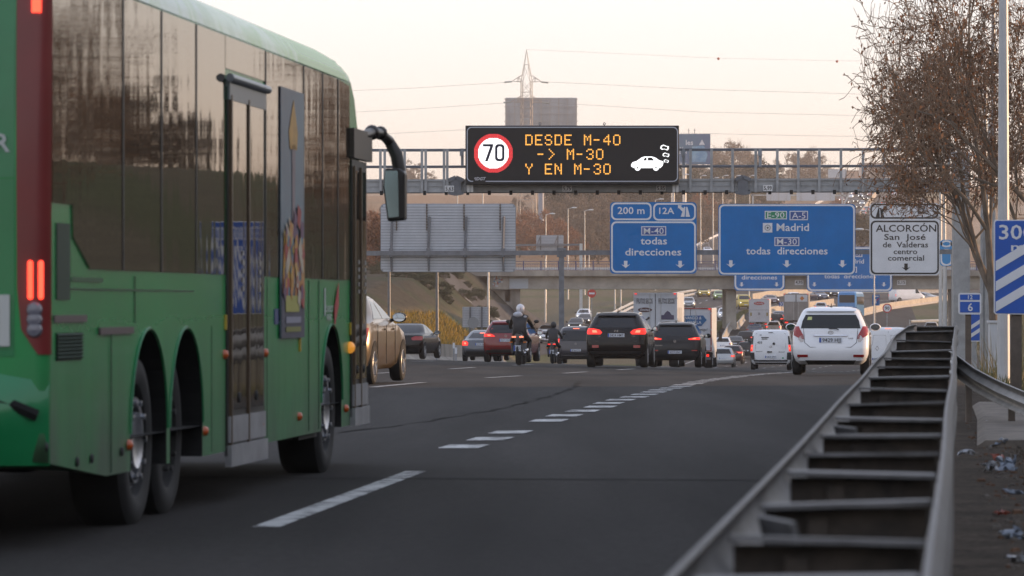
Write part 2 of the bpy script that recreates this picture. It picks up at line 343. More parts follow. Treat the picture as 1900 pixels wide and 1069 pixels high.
# an older, darker surface starts at a joint across the road close to the camera
mb = MB(); rows = []
for d in np.concatenate([np.arange(-20, 28.1, 4.), [30.5]]):
    rows.append([(float(uu + ref(d + j)), d + j, float(gz_u(uu, d + j)) + .0235) for uu in np.linspace(-22, .3, 12) for j in [(-.12 * (uu + 10)) if d > 29 else 0]])
mb.grid(rows); tag(mb.build('old_road_surface', A_PATCH), kind='structure')
mb = MB(); mb.grid([[(float(uu + ref(30.5 - .12 * (uu + 10) + j)), 30.5 - .12 * (uu + 10) + j, .028) for uu in np.linspace(-22, .3, 30)] for j in (-.05, .06)])
pts = [(-6.4, 34), (-5.5, 38), (-4.9, 43), (-4.6, 50), (-4.75, 58), (-5.1, 66), (-5.8, 75)]
mb.grid([[(float(np.interp(d, [q[1] for q in pts], [q[0] for q in pts]) + s * (.018 + .014 * math.sin(d * 1.7)) + .05 * math.sin(d * 3) + ref(d)), float(d), float(gz_u(-5, d)) + .026) for s in (-1, 1)] for d in np.arange(34, 75, .7)])
tag(mb.build('tar_joint', M('tar', (.016, .015, .015), .95, spec=.1)), kind='structure')
# ------------------------------------------------------------------ shared materials
STEEL = M('galvanised_steel', (.36, .37, .38), .5, .35, noise=.18, ns=3); DSTEEL = M('dark_steel', (.17, .18, .2), .5, .3, noise=.2, ns=3)
LSTEEL = M('light_pole_steel', (.52, .52, .51), .45, .2, noise=.1, ns=2)
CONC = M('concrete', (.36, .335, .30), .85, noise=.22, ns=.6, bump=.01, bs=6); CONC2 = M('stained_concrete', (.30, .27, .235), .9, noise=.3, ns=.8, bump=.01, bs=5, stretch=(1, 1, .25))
BLUE = M('sign_blue', (.001, .155, .46), .55, noise=.10, ns=.7, spec=.2); DBLUE = M('badge_blue', (.02, .07, .28), .45); WHITE = M('sign_white', (.70, .71, .74), .55, noise=.06, ns=1.2)
GREEN = M('badge_green', (.0, .22, .10), .45); BLACK = M('sign_black', (.012, .012, .013), .5); RED = M('sign_red', (.50, .025, .02), .45); GREY = M('sign_grey', (.30, .31, .33), .5)
ALU = M('aluminium_slat', (.50, .53, .58), .5, .3, noise=.08, ns=1.5); RAILBLUE = M('railing_blue', (.055, .06, .15), .5)
DARK = M('black_rubber', (.012, .012, .012), .7); RUST = M('weathered_post', (.12, .095, .075), .8, noise=.3, ns=4)
class Pix:
    """a flat panel at distance D: photo pixels become local x (right) and z (up)"""
    def __init__(s, D, cx, cy): s.D = D; s.k = D / FPX; s.cx = cx; s.cy = cy
    def uv(s, px, py): return ((px - s.cx) * s.k, -(py - s.cy) * s.k)
    def fn(s, u, v, d): return (u, d, v)
    @property
    def loc(s): return P(s.cx, s.cy, s.D)
    def rr(s, x0, y0, x1, y1, r):
        a = s.uv(x0, y1); b = s.uv(x1, y0); return rrect(b[0] - a[0], b[1] - a[1], r * s.k, 5, ((a[0] + b[0]) / 2, (a[1] + b[1]) / 2))
    def poly(s, pts): return [s.uv(*p) for p in pts]
def sign_board(name, label, cat, D, box, panels, base, edge, group=None, rz=0, back=True):
    """panels: rounded boxes (x0,y0,x1,y1) each with its own border"""
    x0, y0, x1, y1 = box; q = Pix(D, (x0 + x1) / 2, (y0 + y1) / 2); t = thing(name, label, cat, q.loc, rz, group)
    m = MB(); m.prism(q.rr(x0, y0, x1, y1, 7), q.fn, 0, .06); m.build('panel', base, t)
    m = MB()
    for (a, b, c, d) in panels: m.ring(q.rr(a, b, c, d, 9), q.rr(a + 3, b + 3, c - 3, d - 3, 7), q.fn, -.006)
    m.build('border', edge, t)
    return t, q
def words(t, q, items, mat, name='lettering', bold=.012):
    m = MB()
    for it in items:
        s, h, px, py = it[:4]; al = it[4] if len(it) > 4 else 'c'; wd = it[5] if len(it) > 5 else None
        u, v = q.uv(px, py); m.text(s, h * q.k, q.fn, u, v, -.010, al, bold, width=wd * q.k if wd else None)
    return m.build(name, mat, t)
def spaced(s): return ' '.join(s)
def arrow_poly(q, x, y, w=16, h=18):
    return [q.uv(x + a * w / 16, y + b * h / 18) for a, b in ((-3, 0), (3, 0), (3, 8), (8, 6), (0, 13), (-8, 6), (-3, 8))]
def down_arrows(t, q, xs, y, mat, w=16):
    m = MB()
    for x in xs: m.prism(arrow_poly(q, x, y, w, w * 1.1), q.fn, -.011, -.008)
    m.build('down_arrows', mat, t)
def box_badge(t, q, x0, y0, x1, y1, txt, fill, mat=WHITE, h=12):
    m = MB(); m.prism(q.poly([(x0, y1), (x1, y1), (x1, y0), (x0, y0)]), q.fn, -.010, -.006); b = m.build('route_badge', mat, t)
    m = MB(); m.prism(q.poly([(x0 + 1.6, y1 - 1.6), (x1 - 1.6, y1 - 1.6), (x1 - 1.6, y0 + 1.6), (x0 + 1.6, y0 + 1.6)]), q.fn, -.014, -.011); m.build('badge_field', fill, b)
    m = MB(); u, v = q.uv((x0 + x1) / 2, (y0 + y1) / 2 + h / 2); m.text(txt, h * q.k, q.fn, u, v, -.018, 'c', .002, width=(x1 - x0 - 9) * q.k); m.build('badge_text', mat, b)

# ------------------------------------------------------------------ message-sign gantry over the road
DG = 140.0; qg = Pix(DG, 950, 345)
gt = thing('sign_gantry', 'long grey walkway gantry with open railings carrying the lit message board', 'gantry', (0, DG, gz(wx(1786, DG), DG)))
def G(px, py, dy=0): p = P(px, py, DG); return Vector((p.x, dy, p.z - gt.location.z))
def ybeam(px): return 334.5 - (px - 690) * .0022
m = MB()
for dy in (0.0, 1.0):
    for a, b, pr in ((0, 22, 0), (-1.5, 2.5, -.04), (9, 12, -.02), (19, 23, -.04)):
        p0, p1 = G(600, ybeam(600) + a), G(1800, ybeam(1800) + a); q0, q1 = G(600, ybeam(600) + b), G(1800, ybeam(1800) + b)
        m.add([p0 + Vector((0, dy + pr, 0)), p1 + Vector((0, dy + pr, 0)), q1 + Vector((0, dy + pr, 0)), q0 + Vector((0, dy + pr, 0)),
               p0 + Vector((0, dy + .12, 0)), p1 + Vector((0, dy + .12, 0)), q1 + Vector((0, dy + .12, 0)), q0 + Vector((0, dy + .12, 0))],
              [(0, 3, 2, 1), (4, 5, 6, 7), (0, 1, 5, 4), (3, 7, 6, 2)])
m.build('beam', STEEL, gt)
m = MB(); p0, p1 = G(600, ybeam(600) + 20, .1), G(1800, ybeam(1800) + 20, .1); m.bar(p0 + Vector((0, .5, 0)), p1 + Vector((0, .5, 0)), .9, .04); m.build('walkway', DSTEEL, gt)
posts = [620, 660, 706, 714, 744, 751, 783, 790, 824, 830, 1281, 1320, 1359, 1402, 1442, 1481, 1520, 1560, 1601, 1640, 1681, 1720, 1760]
for px in posts:
    m = MB(); m.bar(G(px, 277, -.07), G(px, ybeam(px) + 24, -.07), .085, .06); m.build('railing_post', STEEL, gt)
m = MB()
for y in (278, 309):
    for dy in (-.07, 1.12): m.tube(G(600, y, dy), G(1795, y - 2, dy), .028, n=6)
m.build('handrail', DSTEEL, gt)
m = MB()
for px in list(range(708, 1800, 40)): m.bar(G(px, ybeam(px) + 20, -.10), G(px, ybeam(px) + 28, -.10), .10, .07)
m.build('walkway_brackets', DARK, gt)
for px in (846, 1378):
    m = MB()
    y = ybeam(px); m.bar(G(px, y - 5, -.12), G(px, y + 27, -.12), .34, .12)
    m.bar(G(px - 14, y + 1, -.16), G(px, y - 5, -.16), .1, .12); m.bar(G(px, y - 5, -.16), G(px + 14, y + 1, -.16), .1, .12); m.bar(G(px - 14, y + 24, -.16), G(px, y + 27, -.16), .1, .1); m.bar(G(px, y + 27, -.16), G(px + 14, y + 24, -.16), .1, .1)
    m.build('beam_joint', DSTEEL, gt)
for px, tx in ((834, '5,63'), (1052, '5,75'), (1226, '5,85'), (1424, '5,99'), (1662, '6,68')):
    m = MB(); c = G(px, ybeam(px) + 16.5, -.19); m.box(c, (.30, .03, .20)); o = m.build('clearance_plate', M('plate_grey', (.72, .72, .72), .5), gt)
    m = MB(); f = lambda u, v, d, c=c: (c.x + u, c.y - .02 + d, c.z + v); m.text(tx, .125, f, 0, -.06, 0, 'c', .01, width=.25); m.build('clearance_text', BLACK, o)
for px, r_ in ((1786, .55),):
    for dy in (.5,):
        m = MB(); top = G(px, 283, dy); m.box((top.x, dy, top.z / 2 - .3), (r_, r_ * .9, top.z + .6)); bevel(m.build('pillar', STEEL, gt), .03)
m = MB(); a = G(-200, 300, .5); m.box((a.x, .5, a.z / 2), (.55, .5, a.z)); m.build('pillar', STEEL, gt)
for px in (858, 1410, 1268):
    m = MB(); m.bar(G(px, 276, -.2), G(px, 309, -.2), .09, .09); m.bar(G(px - 1, 281, -.26), G(px - 1, 290, -.26), .13, .1); m.build('detector_box', M('device_grey', (.3, .32, .35), .5), gt)

# message board
VM = M('board_face', (.014, .012, .012), .55, noise=.15, ns=8); AMB = M('amber_led', (.2, .1, .0), .5, emit=(1, .45, .08), es=1.3); LW = M('white_led', (.5, .5, .5), .5, emit=(1, 1, 1), es=1.15)
LR = M('red_led', (.3, .02, .02), .5, emit=(1, .06, .07), es=.95); LDK = M('unlit_led', (.02, .02, .05), .5)
q = Pix(DG - .75, 1061.5, 287); vt = thing('message_board', 'black electronic message board lit with a red 70 speed circle and amber route text', 'message sign', q.loc)
def bx(q, x0, y0, x1, y1): return q.poly([(x0, y1), (x1, y1), (x1, y0), (x0, y0)])
m = MB(); m.prism(bx(q, 863.5, 233, 1260, 342), q.fn, 0, .55); bevel(m.build('housing', M('board_case', (.02, .02, .021), .5), vt), .02)
m = MB(); m.prism(bx(q, 865, 235, 1258.5, 340), q.fn, -.012, -.004); m.build('board_face', VM, vt)
o_ = q.rr(866, 235.5, 1258, 337.5, 9); i_ = q.rr(867.8, 237.3, 1256.2, 335.7, 7.5)
m = MB(); m.ring(o_, i_, q.fn, -.018); m.build('border', M('board_border', (.5, .52, .58), .5), vt)
m = MB(); m.prism(bx(q, 878, 327, 901, 339), q.fn, -.026, -.020); m.build('logo_field', VM, vt)
m = MB(); u, v = q.uv(892, 334.5); m.text('DGT', 5.4 * q.k, q.fn, u, v, -.03, 'c', .03, slant=.25)
for a in range(3): m.prism(q.poly([(880 + a, 330.2 + a * 1.9), (884.5 - a * .4, 329 + a * 2.1), (884 - a * .4, 330.4 + a * 2.1), (880 + a, 331.6 + a * 1.9)]), q.fn, -.03, -.028)
m.build('logo', M('logo_grey', (.55, .55, .58), .5), vt)
# speed circle drawn in small lamps
def led_disc(cx, cy, test, pitch, size):
    m = MB()
    n = int(40 / pitch)
    for i in range(-n, n + 1):
        for j in range(-n, n + 1):
            x, y = i * pitch, j * pitch
            if test(x, y): m.prism(bx(q, cx + x - size / 2, cy + y - size / 2, cx + x + size / 2, cy + y + size / 2), q.fn, -.017, -.0165)
    return m
cx_, cy_ = 915.5, 284.5
def quad(mb, x0, y0, x1, y1, d):
    p = q.poly([(x0, y0), (x1, y0), (x1, y1), (x0, y1)]); mb.add([(u, d, v) for u, v in p], [(0, 3, 2, 1)])
m = MB(); pit = 1.1
for i in range(-34, 35):
    for j in range(-34, 35):
        r_ = math.hypot(i, j) * pit
        if 28.6 < r_ < 36.3: quad(m, cx_ + i * pit - .43, cy_ + j * pit - .43, cx_ + i * pit + .43, cy_ + j * pit + .43, -.018)
ring = m.build('speed_circle', LR, vt)
m = MB()
for i in range(-27, 28):
    for j in range(-27, 28):
        if math.hypot(i, j) * pit < 28.6: quad(m, cx_ + i * pit - .56, cy_ + j * pit - .56, cx_ + i * pit + .56, cy_ + j * pit + .56, -.018)
m.build('circle_field', LW, ring)
m = MB()
for pl in ([(896, 267.5), (915, 267.5), (915, 271.5), (905, 299.5), (899.8, 299.5), (909.5, 272), (896, 272)],): m.prism(q.poly(pl[::-1]), q.fn, -.024, -.021)
m.ring(q.rr(918.5, 267.5, 936, 299.5, 6.5), q.rr(923, 272, 931.5, 295, 3.5), q.fn, -.024); m.build('speed_digits', LDK, ring)
FONT = {'D': '11110 10001 10001 10001 10001 10001 11110', 'E': '11111 10000 10000 11110 10000 10000 11111', 'S': '01110 10001 10000 01110 00001 10001 01110', 'M': '10001 11011 10101 10101 10001 10001 10001',
        '-': '00000 00000 00000 11110 00000 00000 00000', '4': '00010 00110 01010 10010 11111 00010 00010', '0': '01110 10001 10001 10001 10001 10001 01110', '3': '01110 10001 00001 00110 00001 10001 01110',
        '>': '01000 00100 00010 00001 00010 00100 01000', 'Y': '10001 10001 01010 00100 00100 00100 00100', 'N': '10001 11001 10101 10101 10011 10001 10001', ' ': '00000 ' * 7}
for txt, x0, y0 in (('DESDE M-40', 975, 250), (' -> M-30', 979.5, 276.5), ('Y EN M-30', 975, 304)):
    m = MB(); step = 18.1
    for k, ch in enumerate(txt):
        rows = FONT[ch].split()
        for r_, row in enumerate(rows):
            for c_, b_ in enumerate(row):
                if b_ == '1': x = x0 + k * step + c_ * 2.75; y = y0 + r_ * 2.9; quad(m, x - .1, y - .1, x + 2.1, y + 2.25, -.018)
    m.build('message_line', AMB, vt)
m = MB()
car = [(1171, 305), (1174, 301), (1181, 299), (1191, 292), (1196, 290.5), (1210, 290.5), (1217, 293), (1223, 297.5), (1229, 299), (1231, 302), (1229, 308), (1225, 312), (1176, 312), (1171, 309)]
m.prism(q.poly(car[::-1]), q.fn, -.02, -.018); cp = m.build('car_pictogram', LW, vt)
m = MB(); m.prism(q.poly([(1193, 298), (1199.5, 298), (1199.5, 292.5), (1197, 292.5)]), q.fn, -.024, -.021); m.prism(q.poly([(1202, 298), (1214, 298), (1209, 292.5), (1202, 292.5)]), q.fn, -.024, -.021); m.build('pictogram_windows', VM, cp)
for x in (1183, 1217):
    m = MB(); m.prism([(a, b) for a, b in circ(5.6 * q.k, 16, q.uv(x, 311.5))], q.fn, -.028, -.026); o = m.build('pictogram_wheel', LW, cp)
    m = MB(); m.ring(circ(6.4 * q.k, 16, q.uv(x, 311.5)), circ(5.5 * q.k, 16, q.uv(x, 311.5)), q.fn, -.03); m.prism(circ(1.6 * q.k, 10, q.uv(x, 311.5)), q.fn, -.032, -.03); m.build('wheel_outline', VM, o)
for x, y, s_ in ((1233, 274, 1), (1235.5, 287.5, .78), (1236, 299, .6)):
    pl = [(x + a * s_, y + b * s_ * .8) for a, b in ((-8, 2), (-7, -4), (-2, -7), (3, -4), (8, -3), (8, 3), (5, 7), (0, 4), (-5, 5))]; pin = [(x + (a - x) * .66, y + (b - y) * .62) for a, b in pl]
    m = MB(); m.ring(q.poly(pl), q.poly(pin), q.fn, -.02); m.build('smoke_puff', LW, cp)
for px in (1002, 1121.5):
    m = MB(); c = q.uv(px, 229.5); m.ring(circ(2.6 * q.k, 14, c), circ(1.4 * q.k, 14, c), q.fn, .10); m.ring(circ(1.4 * q.k, 14, c), circ(2.6 * q.k, 14, c), q.fn, .16); m.box((c[0], .13, c[1] - 3 * q.k), (.03, .06, .05)); m.build('lifting_eye', DSTEEL, vt)
for px in (872, 1254):
    m = MB()
    for a in (-3.2, 3.2): u, v = q.uv(px + a, 349); m.box((u, .30, v), (.09, .2, 15 * q.k))
    m.build('hanger', LSTEEL, vt)

# ------------------------------------------------------------------ direction-sign gantry
D2 = 230.0; zb = gz(wx(1042, D2), D2)
g2 = thing('sign_gantry', 'thin grey T-post gantry behind the message board, holding blue direction signs', 'gantry', (wx(1042, D2), D2, zb))
def H2(px, py, dy=0): p = P(px, py, D2); return Vector((p.x - g2.location.x, dy, p.z - zb))
m = MB(); m.bar(H2(640, 470, .4), H2(1790, 467, .4), .28, .25); m.build('beam', DSTEEL, g2)
m = MB(); m.bar(H2(1042, 466, .4), Vector((0, .4, -.3)), .28, .3); m.build('post', DSTEEL, g2)
m = MB(); m.bar(H2(1772, 466, .4), Vector((H2(1772, 0).x, .4, -.6)), .3, .3); m.build('post', DSTEEL, g2)
m = MB()
for dx in (-6, 6): m.bar(H2(1042 + dx, 461, .22), H2(1042 + dx, 476, .22), .1, .12)
m.box(H2(1042, 462, .4), (.5, .4, .12)); m.box(H2(1042, 475, .4), (.5, .4, .1)); m.build('clamp', DSTEEL, g2)
# back of an opposite sign
q = Pix(D2 + .75, 831.5, 441.5); t = thing('road_sign', 'pale slatted back of a wide overhead sign beside the bus mirror', 'road sign', q.loc)
m = MB(); m.prism(q.rr(706, 378, 957, 505, 8), q.fn, .03, .07); m.build('panel', M('panel_back', (.30, .33, .38), .6, .2), t)
m = MB()
for k in range(24):
    y0 = 379.5 + k * 5.22; ins = 4 if k in (0, 23) else 0
    m.prism(bx(q, 707 + ins, y0 + .5, 956 - ins, y0 + 4.4), q.fn, -.02, .03)
m.build('slats', ALU, t)
for px in (736, 792, 861, 928):
    m = MB(); m.bar((q.uv(px, 0)[0], -.10, q.uv(0, 378)[1]), (q.uv(px, 0)[0], -.10, q.uv(0, 428)[1]), .05, .04)
    for k in range(9): m.box((q.uv(px, 0)[0], -.11, q.uv(0, 381 + k * 5.22)[1]), (.1, .05, .03))
    m.build('fixing_strip', RUST, t)
for px in (728, 797, 865, 935):
    m = MB(); a, b = q.uv(px, 402), q.uv(px - 1, 503); c = q.uv(px - 2, 473)
    m.bar((a[0], -.16, a[1]), (c[0], -.2, c[1]), .11, .10); m.bar((c[0], -.2, c[1]), (b[0], -.1, b[1]), .09, .1); m.bar((c[0], -.2, q.uv(0, 461)[1]), (c[0], -.2, q.uv(0, 477)[1]), .22, .5); m.build('mounting_arm', DSTEEL, t)
# blue M-40 sign
t, q = sign_board('road_sign', 'blue overhead sign for exit 12A and the M-40 in 200 m', 'road sign', D2, (1132, 375, 1292.5, 508), [(1134, 376, 1209, 408.5), (1212, 377, 1291, 409.5), (1134, 411, 1291, 506)], BLUE, WHITE, rz=R(-.6))
words(t, q, [('200 m', 12.5, 1171, 397, 'c', 50), ('12A', 11.5, 1237, 397, 'c', 28), ('todas', 13, 1213, 453.5, 'c', 49), ('direcciones', 13, 1212, 474, 'c', 104)], WHITE)
box_badge(t, q, 1190, 420, 1236, 437, 'M-40', DBLUE, h=11); down_arrows(t, q, (1161, 1262), 484, WHITE, 17)
def exit_glyph(t, q, ox, oy, s, mat, flip=1):
    m = MB()
    for pl in ([(0, 18), (7, 18), (8.5, 0), (6, 0)], [(9, 18), (17, 18), (12, 0), (10, 0)], [(3.5, 9), (6.5, 4), (-1, -2), (-3.5, 2)], [(-5, 3), (2.5, -2.5), (-5, -3.5)]):
        pl = [(ox + flip * a * s, oy + b * s) for a, b in pl]
        ar = sum(pl[i][0] * pl[(i + 1) % len(pl)][1] - pl[(i + 1) % len(pl)][0] * pl[i][1] for i in range(len(pl)))
        m.prism(q.poly(pl if ar < 0 else pl[::-1]), q.fn, -.011, -.008)
    m.build('exit_symbol', mat, t)
exit_glyph(t, q, 1263, 384, 1.02, WHITE)
t, q = sign_board('road_sign', 'largest blue overhead sign, for Madrid, the A-5 and the M-30', 'road sign', D2 - .02, (1333, 378.5, 1587, 511), [(1334, 379.5, 1586, 509.5)], BLUE, WHITE, rz=R(-.6))
words(t, q, [('Madrid', 13.5, 1471, 428.5, 'c', 60), ('todas  direcciones', 13, 1460, 472, 'c', 151)], WHITE)
box_badge(t, q, 1419, 391.5, 1460, 407, 'E-90', GREEN, h=10.5); box_badge(t, q, 1465, 391.5, 1499, 408.5, 'A-5', DBLUE, h=11); box_badge(t, q, 1437, 440.5, 1483, 456.5, 'M-30', DBLUE, h=11)
down_arrows(t, q, (1356, 1460, 1563), 483, WHITE, 17)
m = MB(); m.prism(bx(q, 1415.5, 414, 1433, 431.5), q.fn, -.011, -.007); o = m.build('ring_road_symbol', WHITE, t)
m = MB(); m.ring(circ(5.8 * q.k, 20, q.uv(1424.3, 422.7)), circ(4.0 * q.k, 20, q.uv(1424.3, 422.7)), q.fn, -.014); m.build('symbol_ring', GREY, o); m = MB(); m.prism(circ(1.9 * q.k, 12, q.uv(1424.3, 422.7)), q.fn, -.014, -.012); m.build('symbol_dot', BLACK, o)
t, q = sign_board('road_sign', 'white overhead sign for Alcorcon partly behind bare twigs', 'road sign', D2 - .04, (1613.5, 377, 1743, 511), [(1615, 378, 1741, 406), (1615.5, 409.5, 1742, 509)], M('sign_cream', (.70, .71, .74), .5, noise=.06, ns=1.2), BLACK, rz=R(-.6))
words(t, q, [('12', 10.5, 1709, 397, 'c'), ('ALCORC\u00d3N', 12.5, 1681, 430, 'c', 112), ('San  Jos\u00e9', 10.5, 1679, 445, 'c', 77), ('de  Valderas', 10, 1680, 459, 'c', 84), ('centro', 9.5, 1680, 471.5, 'c', 44), ('comercial', 9.5, 1681, 483.5, 'c', 67)], BLACK)
exit_glyph(t, q, 1641, 386, .95, BLACK, -1); down_arrows(t, q, (1681,), 489, BLACK, 17)

# ------------------------------------------------------------------ flyover
D3 = 480.0
br = thing('road_bridge', 'grey concrete flyover with a blue railing crossing the motorway', 'bridge', (wx(1357, D3), D3, gz(wx(1357, D3), D3)))
def B3(px, py, dy=0): p = P(px, py, D3); return Vector((p.x - br.location.x, dy, p.z - br.location.z))
def slab(mb, x0, ya, x1, yb, d0, d1):
    a, b, = B3(x0, ya), B3(x1, ya); c, d = B3(x1, yb), B3(x0, yb)
    vs = [p + Vector((0, dd, 0)) for dd in (d0, d1) for p in (a, b, c, d)]
    mb.add(vs, [(0, 3, 2, 1), (4, 5, 6, 7), (0, 1, 5, 4), (3, 7, 6, 2), (0, 4, 7, 3), (1, 2, 6, 5)])
m = MB(); slab(m, 690, 502, 2100, 512.5, -.6, 11.6); m.build('deck', CONC2, br)
m = MB(); slab(m, 938, 512.5, 2100, 536.5, .3, 10.7); m.build('girder', CONC, br)
for px, yb in ((1363.5, 604), (1790, 620)):
    m = MB(); a = B3(px, 536.5); b = B3(px, yb); m.box((a.x - .35, 5.5, (a.z + b.z) / 2 - .4), (1.15, 8.6, a.z - b.z + .8)); bevel(m.build('pier', CONC, br), .05)
m = MB(); a = B3(951, 536.5); b = B3(951, 602); m.box((a.x, 4.5, (a.z + b.z) / 2), (1.7, 7, a.z - b.z + 1.5)); m.build('pier', CONC2, br)
m = MB(); slab(m, 905, 512.5, 945, 537, .1, 11); slab(m, 905, 537, 947, 560, 1.0, 11); m.build('abutment', CONC2, br)
m = MB(); slab(m, 943, 517, 980, 535.5, .27, .29); m.build('repaired_patch', M('fresh_paint', (.42, .46, .5), .8), br)
m = MB(); gr_ = B3(922, 521, .05); 
for k in range(26): a = rng.uniform(0, 6.28); r_ = .62 * math.sqrt(rng.uniform()); m.box((gr_.x + r_ * math.cos(a), .09 - .004 * (k % 3), gr_.z + r_ * math.sin(a)), (.22, .01, .12), Matrix.Rotation(a, 3, 'Y'), mi=k % 3)
m.build('graffiti', [M('spray_blue', (.07, .2, .35), .8), M('spray_red', (.35, .10, .08), .8), M('spray_white', (.45, .47, .5), .8)], br)
m = MB()
for y in (485.5, 490, 501): m.bar(B3(690, y, -.3), B3(2000, y, -.3), .06, .06)
for px in np.arange(690, 2000, 3.2): m.bar(B3(px, 490, -.3), B3(px, 501, -.3), .035, .035)
m.build('railing', RAILBLUE, br)
for px in np.arange(713, 1990, 32.3):
    m = MB(); m.bar(B3(px, 484, -.3), B3(px, 505, -.3), .14, .12); m.build('railing_post', RAILBLUE, br)
m = MB()
for y in (497.5,): m.bar(B3(690, y, 9.5), B3(2000, y, 9.5), .05, .3)
m.build('guard_rail', LSTEEL, br)
for x0, x1, tx in ((1475, 1491, '4,95'), (1665, 1681, '5,15')):
    m = MB(); slab(m, x0, 520, x1, 529, .24, .29); o = m.build('clearance_plate', WHITE, br)
    m = MB(); c = B3((x0 + x1) / 2, 526.5); m.text(tx, .32, lambda u, v, d, c=c: (c.x + u, d, c.z + v), 0, 0, .236, 'c', .01, width=.8); m.build('clearance_text', BLACK, o)
for D, box, pan, wd, ar, lab in ((D3 - .8, (1362, 462, 1456, 539.5), [(1363, 463, 1455, 538.5)], [('direcciones', 7.5, 1409, 518.5, 'c', 66)], (1376, 1441), 'blue sign fixed to the flyover, mostly hidden below the Madrid sign'),
                           (D3 - .8, (1497, 458, 1655.5, 541), [(1498, 459, 1654.5, 540)], [('todas  direcciones', 7.5, 1577, 516.5, 'c', 95), ('Madrid', 8, 1585, 489, 'c', 36)], (1511, 1576, 1640), 'wide blue sign fixed to the flyover behind the white Alcorcon sign')):
    t, q = sign_board('road_sign', lab, 'road sign', D, box, pan, BLUE, WHITE); words(t, q, wd, WHITE); down_arrows(t, q, ar, 524, WHITE, 10)
    if box[0] == 1497: box_badge(t, q, 1578, 466, 1600, 477, 'A-5', DBLUE, h=7); box_badge(t, q, 1560, 495, 1590, 506, 'M-30', DBLUE, h=7)
t, q = sign_board('road_sign', 'small blue sign with white bars beside the right bridge end, behind thin poles', 'road sign', 300, (1744, 445, 1768, 494), [(1745, 446, 1767, 459), (1745, 462, 1767, 493)], M('bright_blue', (.03, .25, .55), .45), WHITE)
m = MB(); m.box((0, .1, -2.6), (.1, .1, 5.4)); m.build('post', STEEL, t)
# a smaller gantry seen from behind, beyond the bridge
D4 = 560.0; z4 = gz(wx(1078, D4), D4)
g4 = thing('sign_gantry', 'distant one-armed gantry with an orange lit post and slatted sign back', 'gantry', (wx(1078, D4), D4, z4))
def H4(px, py, dy=0): p = P(px, py, D4); return Vector((p.x - g4.location.x, dy, p.z - z4))
m = MB(); m.bar(H4(940, 455, 0), H4(1081, 454, 0), .25, .25); m.build('beam', DSTEEL, g4)
m = MB(); m.bar(H4(1078, 452, 0), Vector((0, 0, -.5)), .4, .35); m.build('post', LSTEEL, g4)
q = Pix(D4 + .5, 1020, 450.5); t = thing('road_sign', 'small pale sign back on the distant one-armed gantry', 'road sign', q.loc)
m = MB(); m.prism(q.rr(995, 436.5, 1045.5, 465, 1), q.fn, 0, .1)
m.build('panel', ALU, t); m = MB()
for k in range(10): m.prism(bx(q, 995.5, 437 + k * 2.8, 1045, 438 + k * 2.8), q.fn, -.05, -.01)
m.build('slat_gaps', M('panel_back'), t)
for px in (1003, 1035):
    m = MB(); a, b = q.uv(px, 437), q.uv(px, 464); m.bar((a[0], -.12, a[1]), (b[0], -.12, b[1]), .16, .12); m.bar((a[0], -.15, a[1]), (a[0] - .45, -.4, q.uv(0, 454)[1]), .1, .1); m.build('mounting_arm', DSTEEL, t)

# ------------------------------------------------------------------ barriers and guard rails
def barrier_line(name, label, pts, h, mat, thick=.4, cat='barrier', d0=None, base=.1, along=None):
    """concrete wall on the ground; pts [(X, D)]"""
    root = thing(name, label, cat, (pts[0][0], pts[0][1], gz(*pts[0]))); X0, D0, Z0 = root.location
    fine = []
    for (xa, da), (xb, db) in zip(pts, pts[1:]):
        k = max(2, int(abs(db - da) / 6) + 1, int(abs(xb - xa) / 4) + 1)
        fine += [(xa + (xb - xa) * s / k, da + (db - da) * s / k) for s in range(k)]
    fine.append(pts[-1]); rows = []
    for i, (x, d) in enumerate(fine):
        a = fine[max(0, i - 1)]; b = fine[min(len(fine) - 1, i + 1)]; t_ = Vector((b[0] - a[0], b[1] - a[1])).normalized(); nx, ny = t_.y, -t_.x; z = gz(x, d)
        prof = [(-thick, -.3), (-thick, .08), (-thick * .35, .3 * h), (-thick * .28, h), (thick * .28, h), (thick * .35, .3 * h), (thick, .08), (thick, -.3)]
        rows.append([(x + nx * o_ - X0, d + ny * o_ - D0, z + zz - Z0) for o_, zz in prof])
    m = MB(); m.grid(rows); m.add(rows[0], [tuple(range(7, -1, -1))]); m.add(rows[-1], [tuple(range(8))]); m.build('concrete_wall', mat, root)
    return root
def pp(*l): return [(wx(x, hit(x, y)), hit(x, y)) for x, y in l]
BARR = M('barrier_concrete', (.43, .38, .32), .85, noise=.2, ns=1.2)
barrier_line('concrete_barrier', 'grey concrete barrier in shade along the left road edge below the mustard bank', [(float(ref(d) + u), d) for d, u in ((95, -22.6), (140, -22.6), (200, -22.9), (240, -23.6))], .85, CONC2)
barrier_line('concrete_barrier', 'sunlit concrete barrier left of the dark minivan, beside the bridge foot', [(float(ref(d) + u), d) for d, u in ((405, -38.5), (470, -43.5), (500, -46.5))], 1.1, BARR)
barrier_line('concrete_barrier', 'long sunlit barrier on the far side of the curved ramp behind the oncoming cars', pp((1395, 561), (1440, 552), (1514, 545)) + pp((1600, 545), (1700, 546), (1776, 544)), 1.25, BARR)
barrier_line('concrete_barrier', 'sunlit median barrier behind the box trucks', pp((1400, 592), (1431, 583), (1490, 575), (1546, 567)), 1.0, BARR)
barrier_line('concrete_barrier', 'sunlit barrier above the grass slope under the right bridge end', pp((1592, 588), (1640, 576), (1700, 567), (1772, 557)), .95, BARR)
barrier_line('concrete_barrier', 'sunlit median barrier climbing the far motorway between the traffic streams', [(float(ref(d) + u), d) for d, u in ((900, -9), (1100, -7), (1250, -4), (1400, -1), (1600, 1), (1850, 5))], 1.5, BARR, .5)
